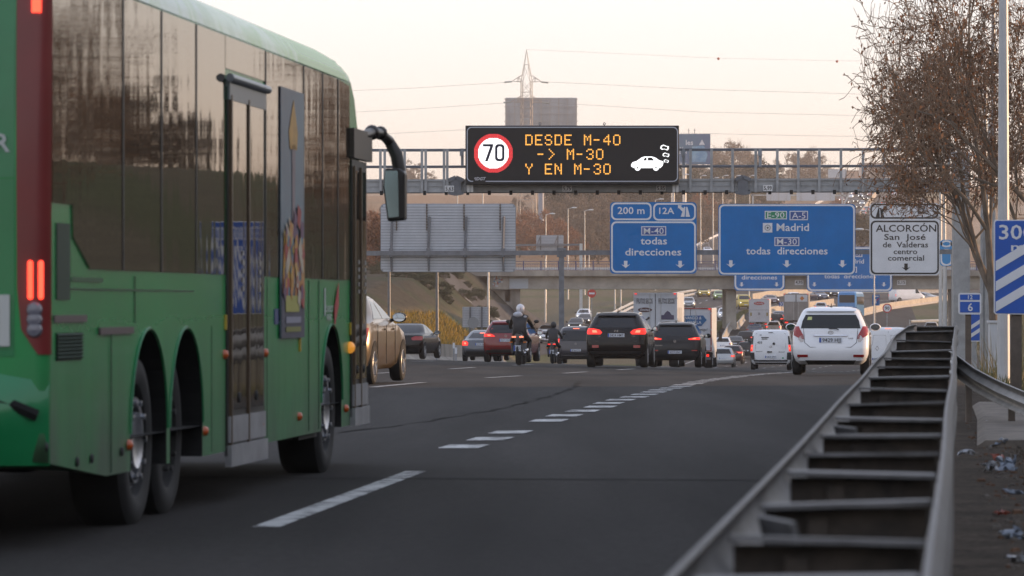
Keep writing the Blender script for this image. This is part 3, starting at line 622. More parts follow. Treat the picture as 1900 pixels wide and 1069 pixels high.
barrier_line('concrete_kerb', 'low median kerb wall below the bridge pier grass', [(float(ref(d) + u), d) for d, u in ((400, -20.5), (440, -20.8), (500, -21), (560, -21.5))], .8, CONC, .25)
def rail_line(name, label, pts, zs=(.62,), post=4.0, thick=.34, mat=STEEL, dbl=False):
    root = thing(name, label, 'guard rail', (pts[0][0], pts[0][1], gz(*pts[0]))); X0, D0, Z0 = root.location
    fine = []
    for (xa, da), (xb, db) in zip(pts, pts[1:]):
        L = math.hypot(xb - xa, db - da); k = max(1, int(L / post)); fine += [(xa + (xb - xa) * s / k, da + (db - da) * s / k) for s in range(k)]
    fine.append(pts[-1])
    for zc in zs:
        rows = []
        for x, d in fine: z = gz(x, d); rows.append([(x - X0 + o_, d - D0 - o_, z - Z0 + zc + h_) for o_, h_ in ((0, -thick / 2), (.08, -thick / 4), (0, 0), (.08, thick / 4), (0, thick / 2))])
        m = MB(); m.grid(rows); m.build('rail', mat, root)
    m = MB()
    for x, d in fine: z = gz(x, d); m.box((x - X0 - .12, d - D0 + .12, z - Z0 + .35), (.12, .12, .9))
    m.build('rail_posts', mat, root)
    return root
rail_line('guard_rail', 'double pale guard rail curving up left of the oncoming lanes', pp((1128, 604), (1145, 592), (1172, 578), (1240, 561), (1345, 541)) + pp((1420, 530)), (.55, 1.15), 4, .34, LSTEEL)
rail_line('guard_rail', 'white guard rail climbing beside the slip road above the bridge railing', pp((1292, 462), (1318, 449), (1345, 437)), (.8,), 6, .5, WHITE)
rail_line('guard_rail', 'low white guard rail behind the small white car at the exit', pp((1690, 606), (1772, 603)), (.6,), 4, .34, LSTEEL)
rail_line('guard_rail', 'pale guard rail on the far hill left of the oncoming traffic', [(float(ref(d) + u), d) for d, u in ((1250, -19), (1400, -14), (1700, -12))], (.9,), 9, .9, LSTEEL)

# ------------------------------------------------------------------ near double guard rail
def railX(d): return float(np.interp(d, [4, 7.5, 28, 51, 64, 85, 110, 140], [-.06, .285, 2.30, 4.55, 6.0, 8.05, 10.4, 13.5]))
def railW(d): return float(np.interp(d, [4, 7.5, 28, 51, 64], [.43, .44, .56, .68, .60]))
nr = thing('guard_rail', 'out of focus double steel guard rail along the right road edge', 'guard rail', (railX(6), 6, 0))
RW = M('weathered_galvanised', (.075, .072, .070), .55, .3, noise=.5, ns=5, bump=.002, bs=20, col2=(.19, .185, .185))
def W_prof(): return [(0, .75), (-.005, .74), (-.045, .70), (-.05, .66), (-.02, .615), (-.0, .59), (-.02, .565), (-.05, .52), (-.045, .48), (-.005, .445), (0, .43)]
def zoff(d): return float(np.interp(d, [0, 18, 30, 44, 58, 68, 100], [0, .0, .03, .05, .20, .26, .3]))
for side in (0, 1):
    rows = []
    for d in np.arange(4.5, 66.5, .8):
        wob = .004 * math.sin(d * .5 + side) + .003 * math.sin(d * .23)
        x0 = railX(d) + (railW(d) if side else 0); z0 = float(gz_u(0, d)) + zoff(d) + .004 * math.sin(d * .45 + side * 2)
        rows.append([(x0 + o_ * (1 if not side else -.55) + wob - railX(6), d - 6, z0 + h_) for o_, h_ in W_prof()])
    m = MB(); m.grid(rows); o = m.build('rail_beam', RW, nr, smooth=50); so_ = o.modifiers.new('thick', 'SOLIDIFY'); so_.thickness = .012
posts_d = [6.6, 7.75, 9.05, 10.7, 12.6, 14.3, 16.3, 18.6, 21.3, 24.4, 28, 32, 36.5, 42, 48, 55, 63]
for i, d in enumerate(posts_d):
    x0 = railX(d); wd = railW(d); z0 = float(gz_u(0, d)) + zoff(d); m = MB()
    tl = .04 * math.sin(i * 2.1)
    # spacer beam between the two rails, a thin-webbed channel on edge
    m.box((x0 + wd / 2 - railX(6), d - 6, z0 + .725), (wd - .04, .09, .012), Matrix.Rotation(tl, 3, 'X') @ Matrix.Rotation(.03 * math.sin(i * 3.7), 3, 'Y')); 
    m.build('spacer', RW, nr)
    m = MB(); m.box((x0 + wd / 2 - railX(6), d - 6 + .04, z0 + .63), (wd - .06, .012, .17)); m.build('spacer_web', M('shade_dark_steel', (.035, .030, .026), .8, noise=.5, ns=6, col2=(.12, .095, .075)), nr)  # web coloured near black to stand for the shade between the rails
    m = MB(); m.box((x0 + .16 - railX(6), d - 6 + .06, z0 + .28), (.05, .10, .82)); m.build('post', M('shade_dark_steel'), nr)
for k, d in enumerate((9.9, 17.4)):
    m = MB(); x0 = railX(d); m.box((x0 + .1 - railX(6), d - 6, .66), (.012, .32, .14), Matrix.Rotation(.18, 3, 'Z') @ Matrix.Rotation(-.2, 3, 'Y')); m.build('splice_plate', RW, nr)
# terminal rail sinking to the ground on the right
tr = thing('guard_rail', 'single bent guard rail sinking to the right beside the litter', 'guard rail', (4.3, 45, 0))
rows = []
for s in np.linspace(0, 1, 26):
    px = 1772 + s * 170; d = 45.5 - 4.0 * s; zt = wz(np.interp(px, [1772, 1790, 1820, 1860, 1900, 1945], [651, 662, 684, 705, 722, 740]), d)
    rows.append([(wx(px, d) - 4.3 - .08 + (-o_) * .9, d - 45 - (-o_ - .08) * -.9 + o_ * .6, zt - (.75 - h_) * .72) for o_, h_ in W_prof()])
m = MB(); m.grid(rows); o = m.build('rail_beam', M('pale_rail', (.40, .385, .36), .45, .25, noise=.25, ns=5), tr, smooth=50); so_ = o.modifiers.new('thick', 'SOLIDIFY'); so_.thickness = .012
for px in (1800, 1880):
    m = MB(); d = 45.5 - 4 * (px - 1772) / 170; x = wx(px, d); zt = wz(np.interp(px, [1772, 1860, 1900], [651, 705, 722]), d); m.box((x - 4.3, d - 45 + .14, zt / 2 - .35), (.06, .1, zt + .55)); m.build('post', RUST, tr)
    m = MB(); m.lathe([(.03, -.02), (.03, .0), (.012, .03)], (x - 4.3, d - 45 - .1, zt - .17), (0, -1, 0), 10); m.build('bolt', DARK, tr)

# ------------------------------------------------------------------ lamp posts, poles
def lamp(name, label, px, ytop, D, head=1, r=.09, group=None, ybase=None, arm=1.0, mat=LSTEEL):
    x = wx(px, D); zb = gz(x, D) if ybase is None else wz(ybase, D); h = wz(ytop, D) - zb
    t = thing(name, label, 'street lamp', (x, D, zb), 0, group)
    m = MB(); m.path([(0, 0, -.3), (0, 0, h * .5), (0, 0, h)], [r * 1.25, r, r * .7], 10); m.build('pole', mat, t)
    if head:
        m = MB(); s = head; m.path([(0, 0, h - .05), (s * arm * .45, 0, h + .08), (s * arm * .6, 0, h + .1)], r * .5, 8)
        m.build('arm', mat, t)
        m = MB(); m.ball((s * arm * .95, 0, h + .12), .42, 12, sq=(1.1, .5, .28)); m.build('lamp_head', M('lamp_shell', (.6, .62, .64), .4), t)
    return t
g_ = 'lamp posts rising from the motorway median beyond the bridge'
lamp('street_lamp', 'shortest of three slim lamp posts in front of the orange trees', 1013, 398, 640, 1, group=g_)
lamp('street_lamp', 'middle of three slim lamp posts in front of the orange trees', 1054, 387, 660, 1, group=g_)
lamp('street_lamp', 'slim lamp post nearest the 200 m sign in front of the trees', 1085, 391, 680, 1, group=g_)
lamp('street_lamp', 'lamp post peeping over the top edge of the 200 m sign', 1216, 371, 700, 1, group=g_)
for px, yt in ((1246, 350), (1268, 350), (1300, 352), (1323, 356), (1341, 352), (1364, 352), (1391, 352)):
    lamp('street_lamp', 'thin pale pole in front of the reddish trees between the two blue signs', px, yt - 25, 820, 1, .1, 'thin poles between the blue signs', arm=.8)
for px, yt in ((1466, 308), (1487, 307), (1498, 304), (1509, 303), (1532, 299), (1541, 298), (1548, 299), (1556, 302), (1420, 312)):
    lamp('street_lamp', 'tiny lamp on the skyline above the far traffic', px, yt, 1700, -1, .1, 'tiny skyline lamps', arm=1.4)
lamp('street_lamp', 'lamp with its head poking out left of the white Alcorcon sign', 1622, 428, 420, -1, .07, arm=1.5)
for px, yt, yb, D, lab in ((722, 395, 640, 236, 'thin pole under the left end of the slatted sign back'), (811, 395, 642, 236, 'thin pole under the middle of the slatted sign back'), (906, 395, 612, 255, 'sunlit thin pole under the right end of the slatted sign back')):
    lamp('steel_pole', lab, px, yt, D, 0, .075 if px < 900 else .06, ybase=yb, mat=DSTEEL if px < 900 else LSTEEL)
for px, lab in ((849, 'thin pole standing on the tan field left of the message board'), (896, 'thin grey pole right of its neighbour on the tan field')):
    lamp('steel_pole', lab, px, 352, 700, 0, .12)
for px, yt, yb, D in ((1093, 470, 600, 560), (1141, 530, 570, 600), (1012, 480, 610, 520), (1370 - 5, 500, 560, 620), (1390, 500, 550, 640), (1152, 500, 574, 600)):
    lamp('steel_pole', 'thin pole seen through the gap under the flyover', px, yt, D, 0, .09, 'thin poles beyond the flyover', ybase=yb)
lamp('street_lamp', 'left of two tall pale poles right of the white Alcorcon sign', 1745, 330, 330, 0, .12, ybase=612)
lamp('street_lamp', 'right of two tall pale poles right of the white Alcorcon sign', 1752.5, 330, 310, 0, .12, ybase=612)
lamp('street_lamp', 'tall tapered lamp post rising out of the top right corner', 1862, -260, 78, -1, .095, ybase=692, arm=1.6, mat=M('painted_pole', (.47, .48, .49), .4, noise=.08, ns=2))
for px, yt, D, hd, lab in ((1843, -30, 150, 0, 'slim brown pole behind the sycamore crown'), (1828, 128, 170, -1, 'upper lamp hidden in the sycamore crown'), (1836, 220, 190, -1, 'middle lamp hidden in the sycamore crown'), (1822, 290, 220, -1, 'lowest lamp hidden in the sycamore crown')):
    lamp('street_lamp', lab, px, yt, D, hd, .085, arm=1.3, mat=STEEL)
lamp('steel_pole', 'thick bluish pole between the sycamore trunk and the corner lamp', 1831, 330, 145, 0, .1, mat=STEEL)
lamp('steel_pole', 'second thick bluish pole just right of the sycamore trunk', 1822, 380, 145, 0, .07, mat=STEEL)

# ------------------------------------------------------------------ roadside signs
def post_sign(name, label, D, px, ybase, w_, cat='road sign', mat=STEEL, posts=(0,), ptop=None, group=None):
    t = thing(name, label, cat, (wx(px, D), D, wz(ybase, D)), 0, group)
    for o_ in posts:
        m = MB(); h = wz(ptop, D) - t.location.z; m.box((o_ * D / FPX, .06, h / 2 - .3), (w_, w_ * .8, h + .6)); m.build('post', mat, t)
    def fn(u, v, d, t=t, D=D): return (u, d, v)
    class Q(Pix): pass
    q = Pix(D, px, ybase); return t, q
def countdown(D, x0, y0, x1, y1, px, yb, w_, lab, txt, fs, posts=(0,), bars=3, mat=RUST):
    t, q = post_sign('countdown_sign', lab, D, px, yb, w_, posts=posts, ptop=y0 + 8, mat=mat)
    m = MB(); m.prism(q.rr(x0, y0, x1, y1, 5), q.fn, -.03, .01); m.build('panel', WHITE, t)
    m = MB(); m.prism(q.rr(x0 + 2, y0 + 2, x1 - 2, y1 - 2, 4), q.fn, -.036, -.033); b = m.build('blue_field', M('marker_blue', (.02, .10, .45), .45, noise=.08, ns=3), t)
    words(b, Pix2(q, -.03), fs, WHITE, 'distance_text')
    W, Hh = x1 - x0, y1 - y0
    for k in range(bars):
        ya = y1 - 5 - Hh * .215 * k; m = MB()
        yr = ya - W * .55; th = Hh * .105
        m.prism(q.poly([(x0 + 3, ya - th), (x0 + 3, ya), (x1 - 3, yr), (x1 - 3, yr - th)]), q.fn, -.042, -.038); m.build('diagonal_bar', WHITE, b)
    return t
class Pix2:
    def __init__(s, q, off): s.q = q; s.k = q.k; s.off = off
    def uv(s, a, b): return s.q.uv(a, b)
    def fn(s, u, v, d): return (u, d + s.off, v)
countdown(60, 1844, 408, 1928, 583.5, 1886, 765, .15, 'big blue 300 m countdown sign with three white diagonal bars at the right edge', None, [('300', 26, 1886, 444, 'c', 66), ('m', 15, 1888, 465.5, 'c', 25)])
countdown(148, 1795, 562, 1831, 634, 1816, 668, .16, 'smaller blue countdown sign half hidden behind the 12 6 marker', None, [('200', 10, 1813, 577, 'c', 27), ('m', 6, 1813, 584, 'c', 10)], bars=2, posts=(-8, 8), mat=STEEL)
t, q = post_sign('kilometre_sign', 'small blue and white marker reading 12 over 6 on a brown post', 85, 1797, 668, .11, mat=RUST, ptop=560)
m = MB(); m.prism(q.rr(1778, 543.5, 1820.5, 583.5, 5), q.fn, -.03, .01); m.build('panel', WHITE, t)
for bb, tx, h in (((1781, 546.5, 1817.5, 556.5), '12', 7.5), ((1781, 560, 1817.5, 580), '6', 14)):
    m = MB(); m.prism(bx(q, *bb), q.fn, -.036, -.033); o = m.build('blue_field', M('marker_blue'), t); m = MB(); u, v = q.uv(1800, (bb[1] + bb[3]) / 2 + h / 2); m.text(tx, h * q.k, q.fn, u, v, -.040, 'c', .015); m.build('number', WHITE, o)
def round_sign(label, D, px, py, r, kind, ybase):
    t, q = post_sign('traffic_sign', label, D, px, ybase, .08, ptop=py); c = q.uv(px, py)
    m = MB(); m.prism(circ(r * q.k, 28, c), q.fn, -.04, 0); m.build('disc', RED if kind != 'back' else GREY, t)
    if kind == 'no': m = MB(); m.prism(bx(q, px - r * .66, py - r * .2, px + r * .66, py + r * .2), q.fn, -.05, -.045); m.build('white_bar', WHITE, t)
    if kind == '90':
        m = MB(); m.prism(circ(r * .78 * q.k, 28, c), q.fn, -.05, -.045); o = m.build('white_field', WHITE, t); m = MB(); m.text('90', r * .7 * q.k, q.fn, c[0], c[1] - r * .35 * q.k, -.056, 'c', .015); m.build('number', BLACK, o)
round_sign('red no entry disc left of the SUV roof, under the flyover', 520, 1098, 544.5, 8, 'no', 590)
round_sign('round 90 speed limit sign with a red rim above the white vans', 430, 1646, 572, 8.5, '90', 610)
round_sign('round grey sign back in front of the small slatted panel', 235, 878, 599, 10.5, 'back', 640)
q = Pix(240, 882.5, 588); t = thing('road_sign', 'small slatted sign back low on the mustard bank', 'road sign', q.loc)
m = MB(); m.prism(q.rr(858, 569.5, 907, 607.5, 1), q.fn, 0, .04); m.build('panel', M('panel_back'), t); m = MB()
for k in range(12): m.prism(bx(q, 858.5, 570.2 + k * 3.1, 906.5, 572.6 + k * 3.1), q.fn, -.02, -.004)
m.build('slats', ALU, t)
for px in (872.5, 894): m = MB(); u = q.uv(px, 0)[0]; m.box((u, -.08, -.9), (.1, .08, 2.9)); m.build('post', DSTEEL, t)
t, q = post_sign('traffic_sign', 'blue motorway end sign with a red slash beside the 90 sign', 500, 1625, 606, .08, ptop=545); m = MB(); m.prism(bx(q, 1618.5, 547, 1632, 567), q.fn, -.05, 0); m.build('panel', BLUE, t)
m = MB(); m.prism(q.poly([(1619, 566.5), (1621, 566.5), (1631.5, 553), (1629.5, 553)]), q.fn, -.06, -.055); m.build('red_slash', RED, t)
m = MB(); m.prism(bx(q, 1621, 549, 1630, 551), q.fn, -.06, -.055); m.prism(bx(q, 1623.5, 555, 1626, 563), q.fn, -.065, -.062); m.build('white_mark', WHITE, t)
t, q = post_sign('road_sign', 'low blue plate with white route letters above the white hatchback', 380, 1575, 606, .08, ptop=574); m = MB(); m.prism(q.rr(1556, 570, 1590, 592, 2), q.fn, -.05, 0); m.build('panel', DBLUE, t); words(t, Pix2(q, -.06), [('12 A - 30', 5, 1573, 577.5, 'c', 27)], WHITE)
for px, py, D in ((1451, 564.5, 575), (1497, 556, 605)):
    t, q = post_sign('chevron_sign', 'blue chevron sign on the barrier left of the white oncoming van' if px < 1460 else 'blue chevron sign on the barrier right of the white oncoming van', D, px, gz_p(px, D) if False else 580 if px < 1460 else 570, .08, ptop=py)
    m = MB(); m.prism(bx(q, px - 6, py - 4, px + 6, py + 4), q.fn, -.05, 0); m.build('panel', DBLUE, t); m = MB()
    for a in (-3, 1.5): m.prism(q.poly([(px + a - 1.5, py + 3.5), (px + a + .3, py + 3.5), (px + a + 3, py), (px + a + .3, py - 3.5), (px + a - 1.5, py - 3.5), (px + a + 1, py)]), q.fn, -.06, -.055)
    m.build('chevron', WHITE, t)
for px, D, lab in ((842, 205, 'white guide post on the mustard bank edge'), (808 + 2, 190, 'white reflector stub left on the concrete barrier'), (846, 182, 'white reflector stub near the grey saloon')):
    t = thing('guide_post', lab, 'guide post', (wx(px, D), D, wz({842: 646, 810: 652, 846: 656}[px], D))); m = MB(); m.box((0, 0, .12), (.10, .06, .26)); m.build('reflector', WHITE, t); m = MB(); m.box((0, 0, -.3), (.06, .05, .58)); m.build('stem', GREY, t)
t = thing('control_cabinet', 'pale grey roadside cabinet behind the corner lamp post', 'cabinet', (wx(1855, 100), 100, wz(691, 100)))
m = MB(); m.box((0, 0, .56), (.50, .4, 1.16)); bevel(m.build('cabinet_body', M('cabinet_grey', (.46, .49, .52), .5, noise=.08), t), .01); m = MB(); m.box((0, 0, 1.17), (.56, .46, .06)); bevel(m.build('cabinet_lid', M('cabinet_grey'), t), .01)
m = MB(); m.box((-.12, -.205, .56), (.22, .012, 1.0)); m.box((.12, -.205, .56), (.22, .012, 1.0)); m.build('cabinet_door', M('cabinet_grey'), t); m = MB(); m.box((-.02, -.217, .6), (.02, .02, .12)); m.build('handle', DARK, t)

# ------------------------------------------------------------------ pylon, wires, marker balls, billboards
DP = 950.0; xp = wx(977, DP); zp = gz(xp, DP); py_ = thing('lattice_pylon', 'tall pale lattice pylon behind the message board', 'pylon', (xp, DP, zp), R(12)); kP = DP / FPX
def hz(y): return wz(y, DP) - zp
def half(y): return np.interp(y, [92, 140, 152, 235, 480, 620], [.12, .75, 1.05, 1.1, 2.25, 2.9])
PYL = M('pylon_steel', (.38, .33, .29), .6, .2)
m = MB(); ys = [235, 218, 202, 187, 171, 152]; low = [235, 270, 300, 335, 370, 410, 445, 480, 530, 580]
def cor(y): h_ = half(y); z_ = hz(y); return [Vector((a * h_, b_ * h_, z_)) for a, b_ in ((-1, -1), (1, -1), (1, 1), (-1, 1))]
for seq in (low, ys):
    for ya, yb in zip(seq, seq[1:]):
        A, Bc = cor(ya), cor(yb)
        for k in range(4):
            m.tube(A[k], Bc[k], .075 if ya < 300 else .11, n=4, caps=False); m.tube(A[k], Bc[(k + 1) % 4], .035, n=3, caps=False); m.tube(A[(k + 1) % 4], Bc[k], .035, n=3, caps=False); m.tube(A[k], A[(k + 1) % 4], .04, n=3, caps=False)
A = cor(152); tip = Vector((0, 0, hz(92))); mid = cor(120)
for k in range(4): m.tube(A[k], mid[k], .06, n=4); m.tube(mid[k], tip, .05, .04, n=4); m.tube(A[k], mid[(k + 1) % 4], .03, n=3); m.tube(mid[k], mid[(k + 1) % 4], .03, n=3)
m.build('mast', PYL, py_)
for y, wd in ((152, 28), (190, 30)):
    m = MB(); zc = hz(y); wdm = wd * kP
    for s in (-1, 1):
        m = MB()
        for b_ in (-1, 1):
            m.tube((s * 1.0, b_ * .9, zc), (s * wdm, 0, zc + .1), .05, n=4); m.tube((s * 1.0, b_ * .9, zc + 1.5), (s * wdm, 0, zc + .1), .045, n=4); m.tube((s * 2.0, b_ * .5, zc + .05), (s * 1.8, b_ * .6, zc + 1.1), .05, n=3); m.tube((s * 1, b_ * .9, zc), (s * 1.9, b_ * .55, zc + 1.0), .05, n=3)
        m.build('cross_arm', PYL, py_)
    for s in (-1, 1): m = MB(); m.tube((s * wdm, 0, zc), (s * (wdm + 1.6), .2, zc - .12), .17, n=8); m.build('insulator', M('glass_insulator', (.30, .33, .31), .3), py_)
def wire(label, pts, r=.03):
    fine = []
    for k in range(len(pts) - 1):
        (xa, ya), (xb, yb) = pts[k], pts[k + 1]
        for s in np.linspace(0, 1, 14): fine.append(P(xa + (xb - xa) * s, ya + (yb - ya) * s, DP))
    o = fine[0].copy(); m = MB(); m.path([p - o for p in fine], r, 4); t = m.build('power_line', M('cable', (.28, .26, .25), .6), loc=o); return tag(t, label, 'cable', None)
wire('upper left power line reaching the pylon from the bus', [(560, 172), (760, 164), (940, 153)])
wire('upper right power line sagging from the pylon to the sycamore', [(1012, 152), (1300, 166), (1640, 176), (1960, 180)])
wire('middle left power line ending behind the billboard', [(560, 213), (760, 203), (940, 191)])
wire('middle right power line leaving the billboard', [(1012, 190), (1300, 208), (1660, 216), (1960, 219)])
wire('lowest left power line ending at the message board', [(560, 256), (760, 246), (880, 240)])
wire('lowest right power line passing above the blue billboard', [(1262, 247), (1500, 252), (1960, 258)])
wire('topmost thin cable strung with red balls', [(977, 92), (1333, 108), (1553, 113), (1760, 114), (1980, 112)], .02)
for i, (px, py) in enumerate(((1333, 109), (1553, 114), (1760, 115))):
    m = MB(); m.ball((0, 0, 0), .30, 12); o = m.build('marker_ball', M('marker_red', (.42, .08, .03), .5), loc=P(px, py, DP), smooth=60)
    tag(o, ('red marker ball on the top cable, nearest the pylon', 'middle red marker ball on the top cable', 'red marker ball on the top cable among the sycamore twigs')[i], 'marker ball', 'marker balls on the top cable')
DB = 1000.; q = Pix(DB, 1003.5, 262); bb = thing('billboard', 'grey back of a tall billboard on a thick round column', 'billboard', (wx(1004, DB), DB, gz(wx(1004, DB), DB))); zz = q.loc.z - bb.location.z
BK = M('billboard_back', (.40, .42, .44), .6, .2, noise=.25, ns=.25, stretch=(1, 1, .3))
m = MB(); m.box((0, 1.2, zz), (131 * q.k, .5, 162 * q.k)); m.build('board', BK, bb)
m = MB()
for k in range(9): m.box((-65.5 * q.k + k * 131 / 8 * q.k, .6, zz), (.16 if k % 2 else .28, .3, 160 * q.k))
m.build('uprights', M('frame_light', (.40, .38, .36), .6), bb); m = MB()
for k in range(12): m.box((0, .3, zz + 78 * q.k - k * 13.6 * q.k), (138 * q.k, .1, .12))
m.build('crossbars', M('frame_light'), bb)
m = MB(); m.tube((0, 1, -1), (0, 1, zz - 60 * q.k), .7, .6, 16); m.build('column', M('column_blue', (.25, .28, .34), .5), bb)
DB2 = 850.; q = Pix(DB2, 1289, 276.5); bb = thing('billboard', 'blue advertising billboard partly behind the right end of the message board', 'billboard', (wx(1270, DB2), DB2, gz(wx(1270, DB2), DB2))); o_ = q.loc - Vector(bb.location)
f2 = lambda u, v, d: (u + o_.x, d, v + o_.z)
m = MB(); m.prism(bx(q, 1240, 248.5, 1318, 305), f2, 0, .5); m.build('board', M('ad_teal', (.10, .24, .30), .5, noise=.3, ns=.12, col2=(.09, .13, .28)), bb)
m = MB(); m.prism(q.poly([(1284, 272), (1306, 270), (1313, 288), (1309, 301), (1284, 301)][::-1]), f2, -.05, -.02); m.build('ad_picture', M('ad_blue', (.05, .2, .42), .5, noise=.5, ns=.4, col2=(.3, .5, .6)), bb)
m = MB()
for tx, h, px, py, al in (('les', 9, 1286, 269, 'r'), ('AS', 5, 1268, 278, 'r'), ('ZON', 4.5, 1274, 285, 'r')): u, v = q.uv(px, py); m.text(tx, h * q.k, f2, u, v, -.06, al, .02)
m.prism(q.poly([(1297, 269), (1308, 269), (1302.5, 259)]), f2, -.06, -.05); m.prism(bx(q, 1262, 302.5, 1275, 303.5), f2, -.06, -.05); m.build('ad_text', WHITE, bb)
m = MB(); m.tube((0, .3, -1), (0, .3, o_.z - 27 * q.k), .42, .4, 12); m.tube((-2.2, .3, -1), (-2.2, .3, o_.z - 27 * q.k), .25, .25, 10); m.build('column', LSTEEL, bb)
m = MB()
for px in (1278, 1289): u = q.uv(px, 0)[0] + o_.x; m.tube((u, .3, o_.z + 28 * q.k), (u, .3, o_.z + 38 * q.k), .06, n=5); m.box((u, .3, o_.z + 34 * q.k), (.5, .05, .06))
m.build('rooftop_mast', DSTEEL, bb)
DF = 900.; zf = gz(wx(1565, DF), DF); gf = thing('sign_gantry', 'faint distant gantry with two pale sign backs above the Madrid sign', 'gantry', (wx(1565, DF), DF, zf))
def HF(px, py, dy=0): p = P(px, py, DF); return Vector((p.x - gf.location.x, dy, p.z - zf))
m = MB(); m.bar(HF(1394, 362), HF(1570, 363), .3, .25); m.build('beam', LSTEEL, gf)
m = MB(); m.bar(HF(1397, 360), HF(1397, 420), .3, .3); m.build('post', LSTEEL, gf); m = MB(); m.bar(HF(1563, 352), HF(1563, 420), .35, .3); m.bar(HF(1563, 385), HF(1580, 352), .3, .3); m.build('post', LSTEEL, gf)
for i, (a, b_) in enumerate(((1422, 1467), (1478, 1549))):
    q = Pix(DF - .4, (a + b_) / 2, 362); t = thing('road_sign', 'left pale panel on the faint distant gantry' if i == 0 else 'right wider pale panel on the faint distant gantry', 'road sign', q.loc); m = MB(); m.prism(q.rr(a, 351, b_, 372.5, 2), q.fn, 0, .2); m.build('panel', M('pale_panel', (.55, .57, .60), .5), t)
    m = MB()
    for x in np.linspace(a + 8, b_ - 8, 3): m.box((q.uv(x, 0)[0], -.1, 0), (.15, .1, 2.4))
    m.build('braces', LSTEEL, t)
q = Pix(1600, 1553.5, 322); t = thing('billboard', 'pale blank hoarding on the far skyline left of the sycamore', 'billboard', (q.loc.x, 1600, gz(q.loc.x, 1600))); zz = q.loc.z - t.location.z
m = MB(); m.box((0, 0, zz), (34 * q.k, .5, 16 * q.k)); m.build('board', M('pale_blue_panel', (.45, .52, .58), .5), t); m = MB()
for dx in (-2, 2): m.box((dx, .2, zz / 2 - 1), (.3, .3, zz + 2))
m.build('legs', STEEL, t)
# ------------------------------------------------------------------ vehicles
GLASS = M('car_glass', (.012, .013, .015), .06, noise=0); GLASS_L = M('windscreen_glass', (.03, .04, .05), .08)
TYRE = M('tyre_rubber', (.014, .014, .014), .8, noise=.2); RIM = M('alloy_rim', (.42, .42, .43), .35, .6); PLAST = M('black_plastic', (.018, .018, .019), .55, noise=.15); UNDER = M('underbody', (.006, .006, .006), .9)
LAMP_ON = M('tail_lamp_lit', (.35, .01, .01), .3, emit=(1, .03, .015), es=1.1); LAMP_OFF = M('tail_lamp_glass', (.33, .012, .012), .2, coat=.5); LAMP_HOT = M('brake_lamp_core', (.5, .1, .05), .3, emit=(1, .22, .12), es=1.6)
HEAD_ON = M('headlamp_lit', (.8, .8, .8), .2, emit=(1, .93, .8), es=3.2); HEAD_OFF = M('headlamp_glass', (.5, .52, .55), .12, coat=.5); CHROME = M('chrome', (.6, .6, .62), .15, .9); CLEAR = M('clear_lamp', (.55, .5, .48), .2, coat=.5)
PLATE = M('plate_white', (.62, .65, .72), .45); PLATEB = M('plate_blue', (.03, .09, .40), .45); MIRG = M('mirror_glass', (.55, .62, .7), .03, 1)
AMBER = M('amber_lens', (.55, .15, .01), .3)
def paint(name, c, rough=.28, metal=.0, dirt=.06): return M(name, c, rough, metal, noise=dirt, ns=1.6, coat=.6)
# rows: z, rear y, front y, half width, rear corner radius, front corner radius
T = {}
T['hatch'] = (3.9, .8475, [(.24, .22, 3.7, .70, .18, .3), (.32, .06, 3.82, .78, .2, .35), (.46, .0, 3.88, .83, .22, .4), (.62, .015, 3.86, .845, .24, .4), (.80, .06, 3.75, .8475, .22, .42), (.90, .09, 3.42, .84, .2, .4), (.97, .105, 2.98, .825, .18, .3),
    (1.0, .11, 2.86, .81, .18, .28), (1.12, .16, 2.62, .765, .18, .25), (1.26, .23, 2.3, .705, .18, .22), (1.38, .30, 2.0, .65, .18, .2), (1.44, .35, 1.8, .61, .18, .2), (1.48, .46, 1.6, .54, .2, .2), (1.505, .7, 1.35, .42, .2, .2), (1.51, .9, 1.2, .25, .1, .1)])
T['suv'] = (4.4, .91, [(.28, .22, 4.2, .76, .2, .3), (.38, .06, 4.32, .86, .22, .35), (.55, .0, 4.4, .90, .24, .42), (.75, .01, 4.38, .91, .26, .45), (.95, .04, 4.2, .91, .26, .45), (1.04, .06, 3.5, .90, .24, .4), (1.10, .08, 3.25, .885, .22, .3),
    (1.2, .14, 3.05, .845, .22, .26), (1.35, .26, 2.75, .775, .22, .24), (1.5, .40, 2.4, .70, .2, .22), (1.58, .47, 2.2, .655, .2, .2), (1.63, .58, 2.0, .58, .2, .2), (1.66, .85, 1.7, .44, .2, .2), (1.67, 1.1, 1.5, .25, .1, .1)])
T['sedan'] = (4.7, .90, [(.22, .25, 4.5, .74, .2, .3), (.30, .08, 4.6, .84, .25, .35), (.48, .0, 4.7, .89, .28, .45), (.66, .02, 4.66, .90, .3, .48), (.80, .06, 4.45, .90, .3, .48), (.90, .09, 3.9, .885, .28, .4), (.96, .12, 3.45, .865, .26, .34), (.985, .5, 3.35, .85, .24, .3),
    (1.0, .72, 3.28, .84, .24, .28), (1.12, .98, 3.02, .78, .24, .25), (1.25, 1.25, 2.7, .70, .22, .22), (1.34, 1.48, 2.45, .64, .2, .2), (1.39, 1.65, 2.3, .58, .2, .2), (1.425, 1.95, 2.1, .44, .1, .1), (1.435, 2.0, 2.05, .3, .02, .02)])
